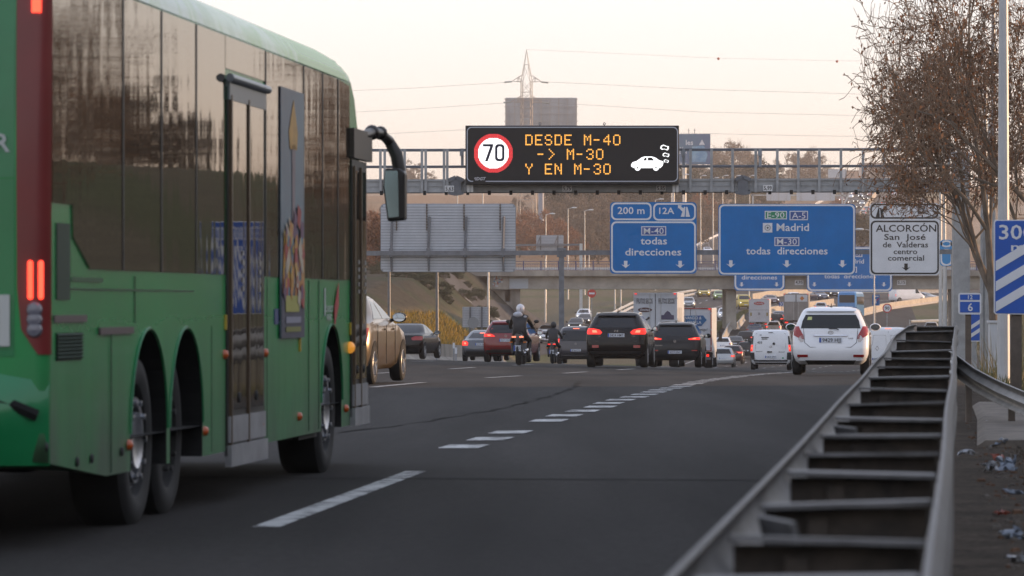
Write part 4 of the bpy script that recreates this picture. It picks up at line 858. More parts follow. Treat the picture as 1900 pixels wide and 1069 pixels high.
T['minivan'] = (4.4, .90, [(.24, .2, 4.2, .76, .2, .3), (.34, .06, 4.3, .86, .22, .35), (.5, .0, 4.38, .89, .22, .42), (.75, .02, 4.3, .90, .22, .45), (.95, .05, 4.0, .90, .2, .45), (1.08, .07, 3.6, .89, .2, .4), (1.15, .09, 3.4, .88, .2, .3),
    (1.3, .14, 3.1, .83, .2, .26), (1.5, .24, 2.7, .77, .2, .24), (1.68, .36, 2.3, .70, .2, .2), (1.74, .44, 2.1, .64, .2, .2), (1.78, .6, 1.9, .5, .2, .2), (1.80, .9, 1.6, .3, .1, .1)])
T['van'] = (4.25, .915, [(.26, .12, 4.05, .78, .1, .3), (.36, .03, 4.15, .87, .1, .35), (.5, .0, 4.25, .90, .1, .42), (.8, .0, 4.2, .915, .1, .45), (1.0, .01, 3.95, .91, .1, .45), (1.12, .015, 3.6, .90, .1, .4), (1.18, .02, 3.45, .895, .1, .3),
    (1.35, .035, 3.15, .87, .1, .26), (1.55, .06, 2.8, .835, .1, .24), (1.70, .09, 2.5, .795, .1, .2), (1.77, .13, 2.3, .74, .1, .2), (1.80, .22, 2.1, .6, .12, .2), (1.815, .5, 1.8, .4, .1, .1)])
T['panelvan'] = (5.4, 1.025, [(.3, .08, 5.2, .9, .08, .3), (.42, .02, 5.3, 1.0, .08, .35), (.6, .0, 5.4, 1.02, .08, .42), (.95, .0, 5.32, 1.025, .08, .45), (1.2, .0, 5.0, 1.02, .08, .4), (1.32, .005, 4.75, 1.01, .08, .35),
    (1.6, .02, 4.45, .985, .08, .3), (1.9, .035, 4.15, .96, .08, .26), (2.1, .05, 3.9, .93, .08, .22), (2.2, .08, 3.7, .88, .08, .2), (2.25, .15, 3.4, .75, .1, .2), (2.27, .5, 3.0, .5, .1, .1)])
class Car:
    def __init__(s, kind, L=None, W=None, H=None):
        L0, w0, rows = T[kind]; s.L = L or L0; s.w = (W / 2 if W else w0); kl = s.L / L0; kw = s.w / w0; kh = (H / rows[-1][0]) if H else 1
        s.rows = [(z * kh, a * kl, b * kl, c * kw, r1 * kw, r2 * kw) for z, a, b, c, r1, r2 in rows]; s.H = s.rows[-1][0]; s.kh = kh; s.kl = kl; s.kw = kw
        s.Z = [r[0] for r in s.rows]
    def at(s, z): return [float(np.interp(z, s.Z, [r[k] for r in s.rows])) for k in range(1, 6)]
    def rear(s, x, z):
        a, b, w_, r1, r2 = s.at(z); ax = min(abs(x), w_); e = w_ - r1; y = a + .05 * (min(ax, e) / w_) ** 2
        if ax > e: y = y + r1 - math.sqrt(max(0, r1 * r1 - (ax - e) ** 2))
        return y
    def front(s, x, z):
        a, b, w_, r1, r2 = s.at(z); ax = min(abs(x), w_); e = w_ - r2; y = b - .10 * (min(ax, e) / w_) ** 2
        if ax > e: y = y - r2 + math.sqrt(max(0, r2 * r2 - (ax - e) ** 2))
        return y
    def body(s):
        rings = []
        for (z, a, b, w_, r1, r2) in s.rows:
            h = []
            for t in np.linspace(0, 1, 5)[:-1]: h.append((t * (w_ - r1)))
            h += [w_ - r1 + r1 * math.sin(R(q)) for q in (0, 22, 45, 68, 88)]
            p = [(x, s.rear(x, z)) for x in h]
            y0, y1 = p[-1][1], s.front(w_ - r2 + r2 * math.sin(R(88)), z); ym, yh = (y0 + y1) / 2, max(.01, (y1 - y0) / 2)
            for t in np.linspace(0, 1, 9)[1:-1]:
                y = y0 + (y1 - y0) * t; p.append((w_ * (1 - .012 * abs((y - ym) / yh) ** 3), y))
            h2 = [w_ - r2 + r2 * math.sin(R(q)) for q in (88, 68, 45, 22, 0)] + [t * (w_ - r2) for t in (.75, .5, .25, 0)]
            p += [(x, s.front(x, z)) for x in h2]
            full = p + [(-x, y) for x, y in p[-2:0:-1]]
            rings.append([(x, y, z) for x, y in full])
        m = MB(); m.grid(rings, close=True); n = len(rings[0])
        m.add(rings[-1], [tuple(range(n))]); m.add(rings[0], [tuple(range(n - 1, -1, -1))])
        return m
    def patch(s, f, rows, off, n=8, into=.02, sg=-1):
        """rows [(z, x0, x1)] on the rear (sg -1) or front (sg +1) skin"""
        m = MB(); g = []; bk = []
        zs = [r[0] for r in rows]; fine = []
        for (za, a0, a1), (zb, b0, b1) in zip(rows, rows[1:]):
            for t in np.linspace(0, 1, 4)[:-1]: fine.append((za + (zb - za) * t, a0 + (b0 - a0) * t, a1 + (b1 - a1) * t))
        fine.append(rows[-1])
        for z, x0, x1 in fine:
            row = []; bro = []
            for x in np.linspace(x0, x1, n):
                ax = abs(x); w_ = s.at(z)[2]; e = w_ - s.at(z)[3 if sg < 0 else 4]; k = max(0, (ax - e) / max(.01, w_ - e)) if w_ > e else 0; k = min(1, k)
                y = f(x, z); nx = math.copysign(1, x) * k * off
                row.append((x + nx, y + sg * off, z)); bro.append((x - nx * .5, y - sg * into, z))
            g.append(row); bk.append(bro)
        m.grid(g); loop = lambda q: q[0] + [r[-1] for r in q[1:]] + q[-1][-2::-1] + [r[0] for r in q[-2:0:-1]]
        a, b = loop(g), loop(bk); m.grid([a, b], close=True)
        return m
    def side_patch(s, sgn, rows, off, into=.02, n=6):
        """rows [(z, y0, y1)] on the side skin"""
        m = MB(); g = []; bk = []; fine = []
        for (za, a0, a1), (zb, b0, b1) in zip(rows, rows[1:]):
            for t in np.linspace(0, 1, 4)[:-1]: fine.append((za + (zb - za) * t, a0 + (b0 - a0) * t, a1 + (b1 - a1) * t))
        fine.append(rows[-1])
        for z, y0, y1 in fine:
            w_ = s.at(z)[2]; row = []; bro = []
            for y in np.linspace(y0, y1, n): row.append((sgn * (w_ + off), y, z)); bro.append((sgn * (w_ - into), y, z))
            g.append(row); bk.append(bro)
        m.grid(g); loop = lambda q: q[0] + [r[-1] for r in q[1:]] + q[-1][-2::-1] + [r[0] for r in q[-2:0:-1]]
        m.grid([loop(g), loop(bk)], close=True); return m
def wheel(parent, x, y, r, sgn, wd=.2, spokes=5, rim=None, rear=True):
    m = MB(); k = wd / .2
    m.lathe([(r * .62, -.10 * k), (r * .9, -.10 * k), (r * .985, -.075 * k), (r, -.03 * k), (r, .03 * k), (r * .985, .075 * k), (r * .9, .10 * k), (r * .66, .095 * k), (r * .64, .05 * k), (0, .04 * k)], (x - sgn * .1 * k, y, r), (sgn, 0, 0), 28)
    o = m.build('wheel', TYRE, parent, smooth=40)
    m = MB(); c = Vector((x - sgn * .1 * k, y, r))
    m.lathe([(r * .66, .092 * k), (r * .62, .098 * k), (r * .58, .07 * k)], c, (sgn, 0, 0), 28); m.lathe([(0, .10 * k), (r * .14, .10 * k), (r * .18, .08 * k), (r * .18, .05 * k)], c, (sgn, 0, 0), 14)
    for i in range(spokes):
        a = 2 * math.pi * i / spokes + .3; d = Vector((0, math.cos(a), math.sin(a))); m.bar(c + Vector((sgn * .078 * k, 0, 0)) + d * r * .12, c + Vector((sgn * .082 * k, 0, 0)) + d * r * .62, r * .17, .02)
    m.build('rim', rim or RIM, o, smooth=40); return o
def plate(parent, c, txt, w_=.50, h=.11, face=-1):
    m = MB(); m.box(c, (w_, .012, h)); o = m.build('number_plate', PLATE, parent)
    f = lambda u, v, d: (c[0] - face * -1 * u * -1 if False else c[0] + u * (1 if face < 0 else -1), c[1] + face * (.008 + d), c[2] + v)
    m = MB(); m.box((c[0] + (-w_ / 2 + .022) * (1 if face < 0 else -1), c[1] + face * .006, c[2]), (.04, .004, h * .98)); m.build('plate_band', PLATEB, o)
    if txt: m = MB(); m.text(txt, h * .70, f, .02, -h * .35, .001, 'c', .004, width=w_ * .80); m.build('plate_text', BLACK, o)
    return o
def place(px, py, D=None, yaw=0.0, flat=None):
    """stand on the ground where photo column px meets distance D (or the ground seen at row py)"""
    if D is None: D = hit(px, py)
    x = wx(px, D); return (x, D, gz(x, D) + (.02 if D < 350 else .06)), D
HEADING = -math.atan(.098)
def build_car(name, label, cat, kind, col, px, py, D=None, head=None, rev=False, L=None, W=None, H=None, o=None, group=None, z=None):
    o = o or {}; c = Car(kind, L, W, H); loc, D = place(px, py, D)
    if z is not None: loc = (loc[0], loc[1], z)
    hd = HEADING if head is None else head
    if rev: hd += math.pi
    # px is the middle of the face towards the camera
    t = thing(name, label, cat, loc, hd, group)
    Y0 = c.L if rev else 0.0            # shift so that the near face sits on the origin
    def par(ob): ob.location.y -= Y0; return ob
    b = par(c.body().build('body', col, t, smooth=38)); root = t
    def add(mb, nm, mt, sm=None, par_=None):
        ob = mb.build(nm, mt, par_ or t, smooth=sm)
        if par_ is None: par(ob)
        return ob
    kh, kl, kw = c.kh, c.kl, c.kw; belt = {'hatch': 1.0, 'suv': 1.1, 'sedan': 1.0, 'minivan': 1.15, 'van': 1.18, 'panelvan': 1.32}[kind] * kh; roof = {'hatch': 1.40, 'suv': 1.55, 'sedan': 1.36, 'minivan': 1.68, 'van': 1.68, 'panelvan': 2.0}[kind] * kh
    wr = {'hatch': .30, 'suv': .345, 'sedan': .315, 'minivan': .31, 'van': .31, 'panelvan': .33}[kind] * kh; wy = (.62 * kl + .08, c.L - .78 * kl)
    detail = o.get('detail', 2)
    # windows
    if kind == 'sedan': yr0 = lambda z: c.at(z)[0] + .22
    else: yr0 = lambda z: c.at(z)[0] + .28
    yf0 = lambda z: c.at(z)[1] - .30
    if kind not in ('panelvan',) and not o.get('noside'):
        for sgn in (1, -1):
            ym = (yr0(belt) + yf0(belt)) / 2
            zb, zt = belt + .03, roof
            if kind == 'van': add(c.side_patch(sgn, [(zb, c.L * .50, yf0(zb)), (zt, c.L * .5, yf0(zt))], .005), 'side_window', GLASS, 40)
            else:
                add(c.side_patch(sgn, [(zb, yr0(zb), ym - .04), (zt, yr0(zt) + .05, ym - .04)], .005), 'side_window', GLASS, 40); add(c.side_patch(sgn, [(zb, ym + .04, yf0(zb)), (zt, ym + .04, yf0(zt) - .03)], .005), 'side_window', GLASS, 40)
            if detail > 1 and D < 130:
                for yy in (ym, ym + 1.0, ym - .95):
                    m = MB(); ww = c.at(belt * .7)[2]; m.box((sgn * (ww + .002), yy, belt * .62), (.008, .012, belt * .62)); add(m, 'door_seam', PLAST)
                for yy in (ym - .12, ym + .85): m = MB(); m.box((sgn * (c.at(belt * .86)[2] + .015), yy, belt * .86), (.03, .16, .03)); add(m, 'door_handle', col)
    elif kind == 'panelvan':
        for sgn in (1, -1): add(c.side_patch(sgn, [(1.36, 3.55, 4.3), (1.95, 3.55, 3.9)], .005), 'side_window', GLASS, 40)
    zb, zt = belt + .02, roof + .0
    ww = lambda z: c.at(z)[2] - c.at(z)[4] * .55
    add(c.patch(c.front, [(zb + .02, -ww(zb), ww(zb)), ((zb + zt) / 2, -ww((zb + zt) / 2), ww((zb + zt) / 2)), (zt, -ww(zt), ww(zt))], .006, sg=1), 'windscreen', GLASS_L if not rev else o.get('ws', GLASS), 40)
    if not o.get('norear'):
        wd = o.get('rearwin') or [(zb + .03, -ww(zb) * .97, ww(zb) * .97), (zt, -ww(zt) * .93, ww(zt) * .93)]
        rw = add(c.patch(c.rear, wd, .006, sg=-1), 'rear_window', o.get('rearglass', GLASS), 40)
    # wheels and arches
    for sgn in (1, -1):
        for y in wy:
            m = MB(); ww_ = c.at(wr)[2]; n = 20; vs = []
            cir = [(y + (wr + .06) * math.cos(R(a)), wr + (wr + .06) * math.sin(R(a))) for a in range(-20, 201, 11)]
            m.prism([(a, max(b_, c.Z[0] - .02)) for a, b_ in cir], lambda u, v, d, sgn=sgn: (sgn * (c.at(max(v, c.Z[0]))[2] + .006 - d), u, v), 0, .05); add(m, 'wheel_arch', UNDER)
            par(wheel(t, sgn * (c.w + .004), y, wr, sgn, .21 if kind != 'suv' else .24, 5 if D < 150 else 4))
    m = MB(); m.box((0, c.L / 2, c.Z[0] + .06), (c.w * 1.5, c.L * .84, .14)); add(m, 'underbody', UNDER)
    # rear face
    if not rev:
        for lr in o.get('lamps', []):
            rows, on = lr
            for sgn in (1, -1):
                rr = [(z, min(sgn * a, sgn * b_), max(sgn * a, sgn * b_)) for z, a, b_ in rows]; lo = add(c.patch(c.rear, rr, .008, sg=-1), 'tail_light', {1: LAMP_ON, 0: LAMP_OFF, 2: CLEAR}[on], 40)
                if on == 1 and len(rows) > 1:
                    zc = [(r[0], r[1] + (r[2] - r[1]) * .3, r[1] + (r[2] - r[1]) * .62) for r in rows]; z0_, z1_ = rows[0][0], rows[-1][0]
                    mid = [(z0_ + (z1_ - z0_) * q_, *[float(np.interp(z0_ + (z1_ - z0_) * q_, [r[0] for r in zc], [r[k] for r in zc])) for k in (1, 2)]) for q_ in (.3, .7)]
                    rr = [(z, min(sgn * a, sgn * b_), max(sgn * a, sgn * b_)) for z, a, b_ in mid]; cm = c.patch(c.rear, rr, .012, sg=-1); ob = cm.build('lamp_core', LAMP_HOT, lo)
        if o.get('brake'):
            zz, wdt, on = o['brake']; m = c.patch(c.rear, [(zz, -wdt, wdt), (zz + .03, -wdt, wdt)], .014, sg=-1); add(m, 'brake_light', LAMP_HOT if on else LAMP_OFF)
        if o.get('plate'):
            zz, txt = o['plate']; plate_o = plate(t, (o.get('px', 0), c.rear(0, zz) - .02 - Y0, zz), txt)
        if o.get('lower'):
            z0, z1 = o['lower']; add(c.patch(c.rear, [(z0, -c.at(z0)[2] * .995, c.at(z0)[2] * .995), (z1, -c.at(z1)[2] * .995, c.at(z1)[2] * .995)], .005, n=16), 'bumper', PLAST, 40)
        for zz, x0, x1, hh in o.get('reflect', []):
            for sgn in (1, -1): add(c.patch(c.rear, [(zz, min(sgn * x0, sgn * x1), max(sgn * x0, sgn * x1)), (zz + hh, min(sgn * x0, sgn * x1), max(sgn * x0, sgn * x1))], .010), 'reflector', LAMP_OFF)
        if o.get('seam'):
            m = MB()
            for pts in o['seam']:
                m.path([(x, c.rear(x, z_) - .002, z_) for x, z_ in pts], .006, 4)
            add(m, 'panel_seam', PLAST)
        if o.get('chrome'):
            zz, wdt = o['chrome']; add(c.patch(c.rear, [(zz, -wdt, wdt), (zz + .035, -wdt * .97, wdt * .97)], .028), 'trim_strip', CHROME, 40)
        if o.get('badge'):
            zz, kind_ = o['badge']; m = MB(); f = lambda u, v, d: (u, c.rear(0, zz) - .014 - d, zz + v)
            if kind_ == 'ovals':
                for a, b_, cy in ((.06, .04, 0), (.022, .038, 0), (.045, .016, .018)): m.ring([(a * math.cos(q_), cy + b_ * math.sin(q_)) for q_ in np.linspace(0, 6.28, 20)[:-1]], [(a * .8 * math.cos(q_), cy + b_ * .8 * math.sin(q_)) for q_ in np.linspace(0, 6.28, 20)[:-1]], f, 0)
            elif kind_ == 'slashH':
                m.prism([(-.06, -.03), (-.04, -.03), (-.02, .035), (-.04, .035)], f, 0, .004); m.prism([(.02, -.03), (.04, -.03), (.06, .035), (.04, .035)], f, 0, .004); m.prism([(-.035, -.005), (.04, .004), (.042, .014), (-.033, .006)], f, 0, .004)
            else: m.ring(circ(.05, 20), circ(.038, 20), f, 0); m.box((0, c.rear(0, zz) - .016, zz), (.07, .006, .012))
            add(m, 'badge', CHROME)
        for tx, xx, zz, hh in o.get('letters', []):
            m = MB(); m.text(tx, hh, lambda u, v, d: (u, c.rear(u, zz) - .012, zz + v), xx, 0, 0, 'c', .01); add(m, 'rear_lettering', CHROME)
    else:
        zl = belt * .70
        on = HEAD_ON if o.get('lights', 1) else HEAD_OFF
        for sgn in (1, -1):
            rr = [(zl - .06, sgn * c.w * .60, sgn * c.w * .86), (zl + .06, sgn * c.w * .62, sgn * c.w * .90)]; rr = [(z, min(a, b_), max(a, b_)) for z, a, b_ in rr]
            add(c.patch(c.front, rr, .01, sg=1), 'headlight', HEAD_OFF, 40); m = MB(); m.ball((sgn * c.w * .72, c.front(c.w * .72, zl) + .01, zl), .065, 10); add(m, 'headlight', on)
        add(c.patch(c.front, [(zl - .05, -c.w * .5, c.w * .5), (zl + .04, -c.w * .55, c.w * .55)], .008, sg=1), 'grille', PLAST, 40); add(c.patch(c.front, [(c.Z[0] + .06, -c.w * .6, c.w * .6), (c.Z[0] + .16, -c.w * .6, c.w * .6)], .008, sg=1), 'air_intake', PLAST, 40)
        plate(t, (0, c.front(0, zl * .68) + .012 - Y0, zl * .68), None, face=1)
    for sgn in (1, -1):
        ym_ = yf0(belt) - .05; zc = belt + (.05 if kind != 'panelvan' else .25); x0 = c.at(belt)[2]
        m = MB(); m.ball((sgn * (x0 + .14), ym_, zc), .12, 12, sq=(1.05, .55, .72)); m.bar((sgn * (x0 - .05), ym_ + .03, zc - .06), (sgn * (x0 + .08), ym_ + .01, zc - .03), .06, .05)
        mo = add(m, 'side_mirror', o.get('mircol', PLAST), 50)
        m = MB(); m.prism([(.105 * math.cos(q_), .07 * math.sin(q_)) for q_ in np.linspace(0, 6.28, 16)[:-1]], lambda u, v, d: (sgn * (x0 + .14) + u, ym_ - .068 + d, zc + v), 0, .01); ob = m.build('mirror_glass', MIRG, mo)
    if o.get('antenna'):
        m = MB(); yy = c.at(c.Z[-3])[0] + .25; m.path([(0, yy, c.H - .03), (0, yy - .04, c.H + o['antenna'])], .009, 5); m.ball((0, yy, c.H - .005), .03, 8, sq=(1, 1.6, .7)); add(m, 'antenna', PLAST)
    if o.get('rails'):
        for sgn in (1, -1):
            m = MB(); zz = c.Z[-4]; xx = c.at(zz)[2] - .03; y0, y1 = c.at(zz)[0] + .25, c.at(zz)[1] - .2; m.path([(sgn * xx, y0, zz), (sgn * xx, y0 + .15, zz + .06), (sgn * xx, y1 - .15, zz + .06), (sgn * xx, y1, zz)], .02, 6); add(m, 'roof_rail', o['rails'])
    if o.get('spoiler'):
        zz = o['spoiler']; add(c.patch(c.rear, [(zz - .03, -c.at(zz)[2] * .86, c.at(zz)[2] * .86), (zz + .03, -c.at(zz)[2] * .84, c.at(zz)[2] * .84)], .07, n=10), 'spoiler', o.get('spoilcol', col), 40)
    return t, c, par
P_WHITE = paint('white_car_paint', (.84, .85, .88), .3, dirt=.04); P_BLACK = M('black_car_paint', (.008, .006, .006), .22, noise=.1, ns=1.6, coat=.12, spec=.3); P_GREY = M('dark_grey_car_paint', (.022, .022, .025), .28, noise=.1, ns=1.6, coat=.15, spec=.3); P_RED = paint('red_car_paint', (.20, .008, .010), .25)
P_GOLD = paint('gold_beige_car_paint', (.19, .145, .095), .28, .5); P_STEEL = paint('steel_grey_car_paint', (.10, .11, .13), .3, .3); P_SILV = paint('silver_car_paint', (.42, .44, .46), .3, .4); P_PURP = paint('grey_violet_car_paint', (.045, .040, .048), .3)
P_BROWN = paint('maroon_brown_car_paint', (.065, .028, .026), .25); P_GREEN = paint('lime_car_paint', (.22, .34, .06), .3); P_YEL = paint('yellow_van_paint', (.60, .42, .02), .35); P_MAR = paint('maroon_car_paint', (.10, .022, .03), .3); P_NAVY = paint('navy_car_paint', (.035, .05, .10), .3)
def add_to(t, par, mb, nm, mt, sm=None): return par(mb.build(nm, mt, t, smooth=sm))

# white hatchback nearest the guard rail
t, c, par = build_car('parked_car' if False else 'hatchback_car', 'white hatchback with red corner tail lamps driving beside the guard rail', 'car', 'hatch', P_WHITE, 1541, 697, 95, W=1.695, o=dict(
    lamps=[([(.80, .585, .66), (.88, .60, .81), (1.0, .665, .815), (1.08, .70, .79)], 0), ([(.74, .60, .66), (.80, .59, .72), (.88, .62, .66)], 2)], plate=(.775, '9429 HJJ'), brake=(1.425, .12, 0), chrome=(.865, .375), badge=(.94, 'ovals'), antenna=.07, mircol=P_WHITE,
    reflect=[(.40, .50, .73, .055)], rearwin=[(1.035, -.655, .655), (1.2, -.62, .62), (1.335, -.55, .55)], spoiler=1.44, letters=[('YARIS', .44, .80, .03)],
    seam=[[(-.60, 1.03), (-.57, .72), (-.45, .62), (.45, .62), (.57, .72), (.60, 1.03)], [(-.82, .36), (-.7, .385), (.7, .385), (.82, .36)]]))
m = MB(); m.path([(-.04, c.rear(0, 1.03) - .02, 1.03), (.12, c.rear(.12, 1.01) - .03, 1.03), (.18, c.rear(.2, 1.0) - .03, 1.0)], .012, 6); add_to(t, par, m, 'wiper', PLAST)
add_to(t, par, c.patch(c.rear, [(1.22, -.52, -.42), (1.29, -.50, -.41)], .010), 'window_sticker', M('sticker_yellow', (.52, .55, .22), .6))
add_to(t, par, c.patch(c.rear, [(.235, -.50, .50), (.33, -.56, .56)], .012, n=12), 'diffuser', PLAST)
# black SUV
t, c, par = build_car('suv_car', 'black SUV with silver roof rails and both brake lamps glowing', 'car', 'suv', P_BLACK, 1143, 682, 129, W=1.82, o=dict(
    lamps=[([(1.0, .47, .86), (1.06, .42, .885), (1.14, .50, .865), (1.18, .68, .85)], 1)], plate=(.975, '0424 HMT'), brake=(1.565, .16, 1), badge=(1.10, 'slashH'), antenna=.18, rails=LSTEEL, lower=(.29, .50), reflect=[(.60, .52, .72, .08)], letters=[('CRDI', .52, .93, .03), ('2.0', -.50, .93, .03)],
    rearwin=[(1.2, -.60, .60), (1.28, -.69, .69), (1.42, -.66, .66), (1.52, -.58, .58)], spoiler=1.585, seam=[[(-.8, .86), (-.6, .80), (.6, .80), (.8, .86)]]))
# dark grey SUV to its right
t, c, par = build_car('suv_car', 'dark grey SUV right of the black one with thin red tail lamps', 'car', 'suv', P_GREY, 1252, 685, 154, W=1.84, H=1.63, o=dict(
    lamps=[([(1.0, .50, .88), (1.04, .46, .885), (1.09, .72, .87)], 1)], plate=(.56, '8359 KNC'), badge=(.95, 'ring'), antenna=.06, rails=LSTEEL, lower=(.28, .60), reflect=[(.60, .60, .80, .04)], rearwin=[(1.14, -.66, .66), (1.3, -.66, .66), (1.48, -.58, .58)], spoiler=1.55, letters=[('GRANDLAND', -.6, .78, .035)], seam=[[(-.75, .70), (.75, .70)]]))
# red SUV behind the motorcycle
t, c, par = build_car('suv_car', 'red SUV partly hidden behind the motorcyclist', 'car', 'suv', P_RED, 938, 670, 170, head=-R(7), W=1.84, o=dict(
    lamps=[([(1.02, .42, .86), (1.07, .46, .885), (1.13, .60, .865)], 1)], plate=(.88, '9271 KXB'), lower=(.29, .58), badge=(1.05, 'ring'), rails=P_BLACK, reflect=[(.50, .6, .8, .05)], mircol=P_RED, spoiler=1.58, rearwin=[(1.16, -.62, .62), (1.3, -.68, .68), (1.5, -.58, .58)]))
# blue grey saloon at the left edge of the pack
build_car('saloon_car', 'blue grey saloon left of the red SUV with one lit tail lamp showing', 'car', 'sedan', P_STEEL, 892, 669, 196, W=1.78, o=dict(lamps=[([(.72, .60, .87), (.84, .58, .88), (.93, .66, .86)], 1)], plate=(.78, '3174 BGF'), brake=(1.27, .18, 1), lower=(.3, .50)))
# black saloon ahead of the gold one
build_car('saloon_car', 'black saloon on the left shoulder lane under the bus mirror', 'car', 'sedan', P_BLACK, 741, 664, 172, head=-R(9.5), W=1.83, o=dict(lamps=[([(.76, .50, .88), (.86, .46, .89), (.92, .6, .87)], 0)], plate=(.62, None), lower=(.3, .42), mircol=P_BLACK))
# gold saloon beside the bus
t, c, par = build_car('saloon_car', 'gold beige saloon lit by low sun, emerging from behind the bus', 'car', 'sedan', P_GOLD, 580, 714, 69.5, head=-R(6.8), W=1.82, H=1.48, o=dict(lamps=[([(.7, .5, .86), (.92, .6, .87)], 0)], plate=(.6, None), mircol=P_BLACK))
# dark minivan
t, c, par = build_car('minivan_car', 'dark violet grey minivan left of the black SUV with a tall lit tail lamp', 'car', 'minivan', P_PURP, 1068, 672, 205, W=1.85, o=dict(lamps=[([(.78, .80, .895), (1.0, .79, .885), (1.22, .78, .84)], 1)], plate=(.66, '8706 KTC'), brake=(1.68, .15, 1), lower=(.26, .52), badge=(.98, 'ring'), rearwin=[(1.1, -.7, .7), (1.3, -.69, .69), (1.6, -.63, .63)], rails=P_BLACK, chrome=(.40, .7), seam=[[(-.8, .78), (.8, .78)]]))
# white delivery van in the middle
t, c, par = build_car('delivery_van', 'small white van with black bumper and two rear doors left of the hatchback', 'van', 'van', P_WHITE, 1430, 688, 195, W=1.83, H=1.83, o=dict(norear=1, lamps=[([(.86, .825, .905), (1.0, .81, .90), (1.14, .80, .88)], 1)], plate=(.60, '5415 JTV'), lower=(.27, .46), badge=(1.06, 'ring'), mircol=PLAST,
    seam=[[(.14, .48), (.14, 1.68)], [(-.70, .48), (-.68, 1.1), (-.66, 1.66), (.66, 1.66), (.68, 1.1), (.70, .48), (-.70, .48)]]))
m = MB()
for tx, x, z_, h in (('44', -.46, 1.56, .06), ('433', -.5, 1.2, .10), ('KANGOO', -.52, .82, .045), ('RENAULT', .50, .80, .045)): m.text(tx, h, lambda u, v, d, z_=z_: (u, c.rear(u, z_) - .012, z_ + v), x, 0, 0, 'c', .012)

for xx_, zz_2, w2 in ((-.26, 1.48, .34), (-.28, 1.41, .26)): m.box((xx_, c.rear(xx_, zz_2) - .012, zz_2), (w2, .008, .035))
add_to(t, par, m, 'door_lettering', BLACK)
m = MB(); m.box((-.05, c.rear(0, .82) - .02, .83), (.22, .04, .05)); m.box((0, c.rear(0, 1.70) - .01, 1.70), (.2, .02, .03)); m.lathe([(.0, .05), (.05, .04), (.06, 0)], (.14, c.rear(.1, 1.2) - .01, 1.2), (0, -1, 0), 10); add_to(t, par, m, 'door_handle', PLAST)
m = MB(); m.lathe([(0, .012), (.035, .012), (.04, 0)], (.55, c.rear(.5, .54), .55), (0, -1, 0), 12); add_to(t, par, m, 'green_seal', M('green_sticker', (.02, .3, .15), .5))
for sgn in (1, -1): add_to(t, par, c.patch(c.rear, [(.47, min(sgn * .72, sgn * .912), max(sgn * .72, sgn * .912)), (.8, min(sgn * .74, sgn * .914), max(sgn * .74, sgn * .914))], .006), 'corner_guard', PLAST)
for sgn in (1, -1): add_to(t, par, c.patch(c.rear, [(1.16, min(sgn * .80, sgn * .895), max(sgn * .80, sgn * .895)), (1.55, min(sgn * .77, sgn * .83), max(sgn * .77, sgn * .83))], .007), 'corner_window', GLASS)
# white panel van right of the hatchback
t, c, par = build_car('panel_van', 'tall white panel van between the hatchback and the guard rail', 'van', 'panelvan', P_WHITE, 1648, 690, 216, W=2.0, H=2.3, o=dict(norear=1, lamps=[([(.9, .93, 1.015), (1.2, .92, 1.01)], 1)], plate=(.72, '6428 JLC'), px=-.55, brake=(2.23, .15, 1), lower=(.3, .5), seam=[[(0, .52), (0, 2.12)], [(-.88, .52), (-.86, 2.12), (.86, 2.12), (.88, .52)], [(-.78, 1.4), (-.74, 1.9), (-.12, 1.9), (-.1, 1.4)], [(.78, 1.4), (.74, 1.9), (.12, 1.9), (.1, 1.4)]]))
m = MB(); f = lambda u, v, d: (u - .55, c.rear(.5, 1.25) - .012, 1.25 + v); m.ring([(.09, 0), (0, .13), (-.09, 0), (0, -.13)], [(.07, 0), (0, .10), (-.07, 0), (0, -.10)], f, 0); add_to(t, par, m, 'diamond_badge', CHROME)
# cars further ahead in our lanes
g_ = 'cars in the distant queue ahead'
LL = [([(.80, .62, .88), (.93, .62, .89)], 1)]; LS = [([(.98, .5, .88), (1.1, .55, .88)], 1)]
build_car('suv_car', 'maroon brown SUV with lit tail lamps between the box truck and the small white van', 'car', 'suv', P_BROWN, 1358.5, 677, 370, W=1.84, H=1.62, o=dict(lamps=[([(.93, .36, .88), (1.05, .36, .89)], 1)], plate=(.7, None), lower=(.28, .5)))
build_car('hatchback_car', 'silver hatchback squeezed behind the box truck wheels', 'car', 'hatch', P_SILV, 1341, 682, 330, o=dict(lamps=LL, plate=(.7, None)))
build_car('saloon_car', 'grey saloon roof above the maroon brown SUV', 'car', 'sedan', P_GREY, 1363, 640, 430, o=dict(lamps=[([(.75, .6, .88), (.9, .6, .88)], 0)], plate=(.7, None)))
build_car('suv_car', 'black SUV just left of the small white van roof', 'car', 'suv', P_BLACK, 1383, 645, 440, o=dict(lamps=LS, plate=(.8, None)))
build_car('hatchback_car', 'dark hatchback hidden between the maroon SUV and the small white van', 'car', 'hatch', P_GREY, 1384, 668, 395, o=dict(lamps=LL, plate=(.7, None)))
build_car('hatchback_car', 'white hatchback behind the right side of the box truck', 'car', 'hatch', P_WHITE, 1341, 648, 420, o=dict(lamps=[([(.80, .62, .88), (.93, .62, .89)], 0)], plate=(.7, None)))
build_car('saloon_car', 'grey saloon in front of the white lettered truck', 'car', 'sedan', P_STEEL, 1399, 620, 470, o=dict(lamps=[([(.75, .6, .88), (.9, .6, .88)], 0)], plate=(.7, None)))
build_car('hatchback_car', 'white hatchback between the white truck and the grey box truck', 'car', 'hatch', P_WHITE, 1435, 614, 490, o=dict(lamps=LL, plate=(.7, None)))
build_car('suv_car', 'dark red tailed SUV beside the grey box truck', 'car', 'suv', P_BLACK, 1440, 607, 525, o=dict(lamps=LS, plate=(.8, None)))
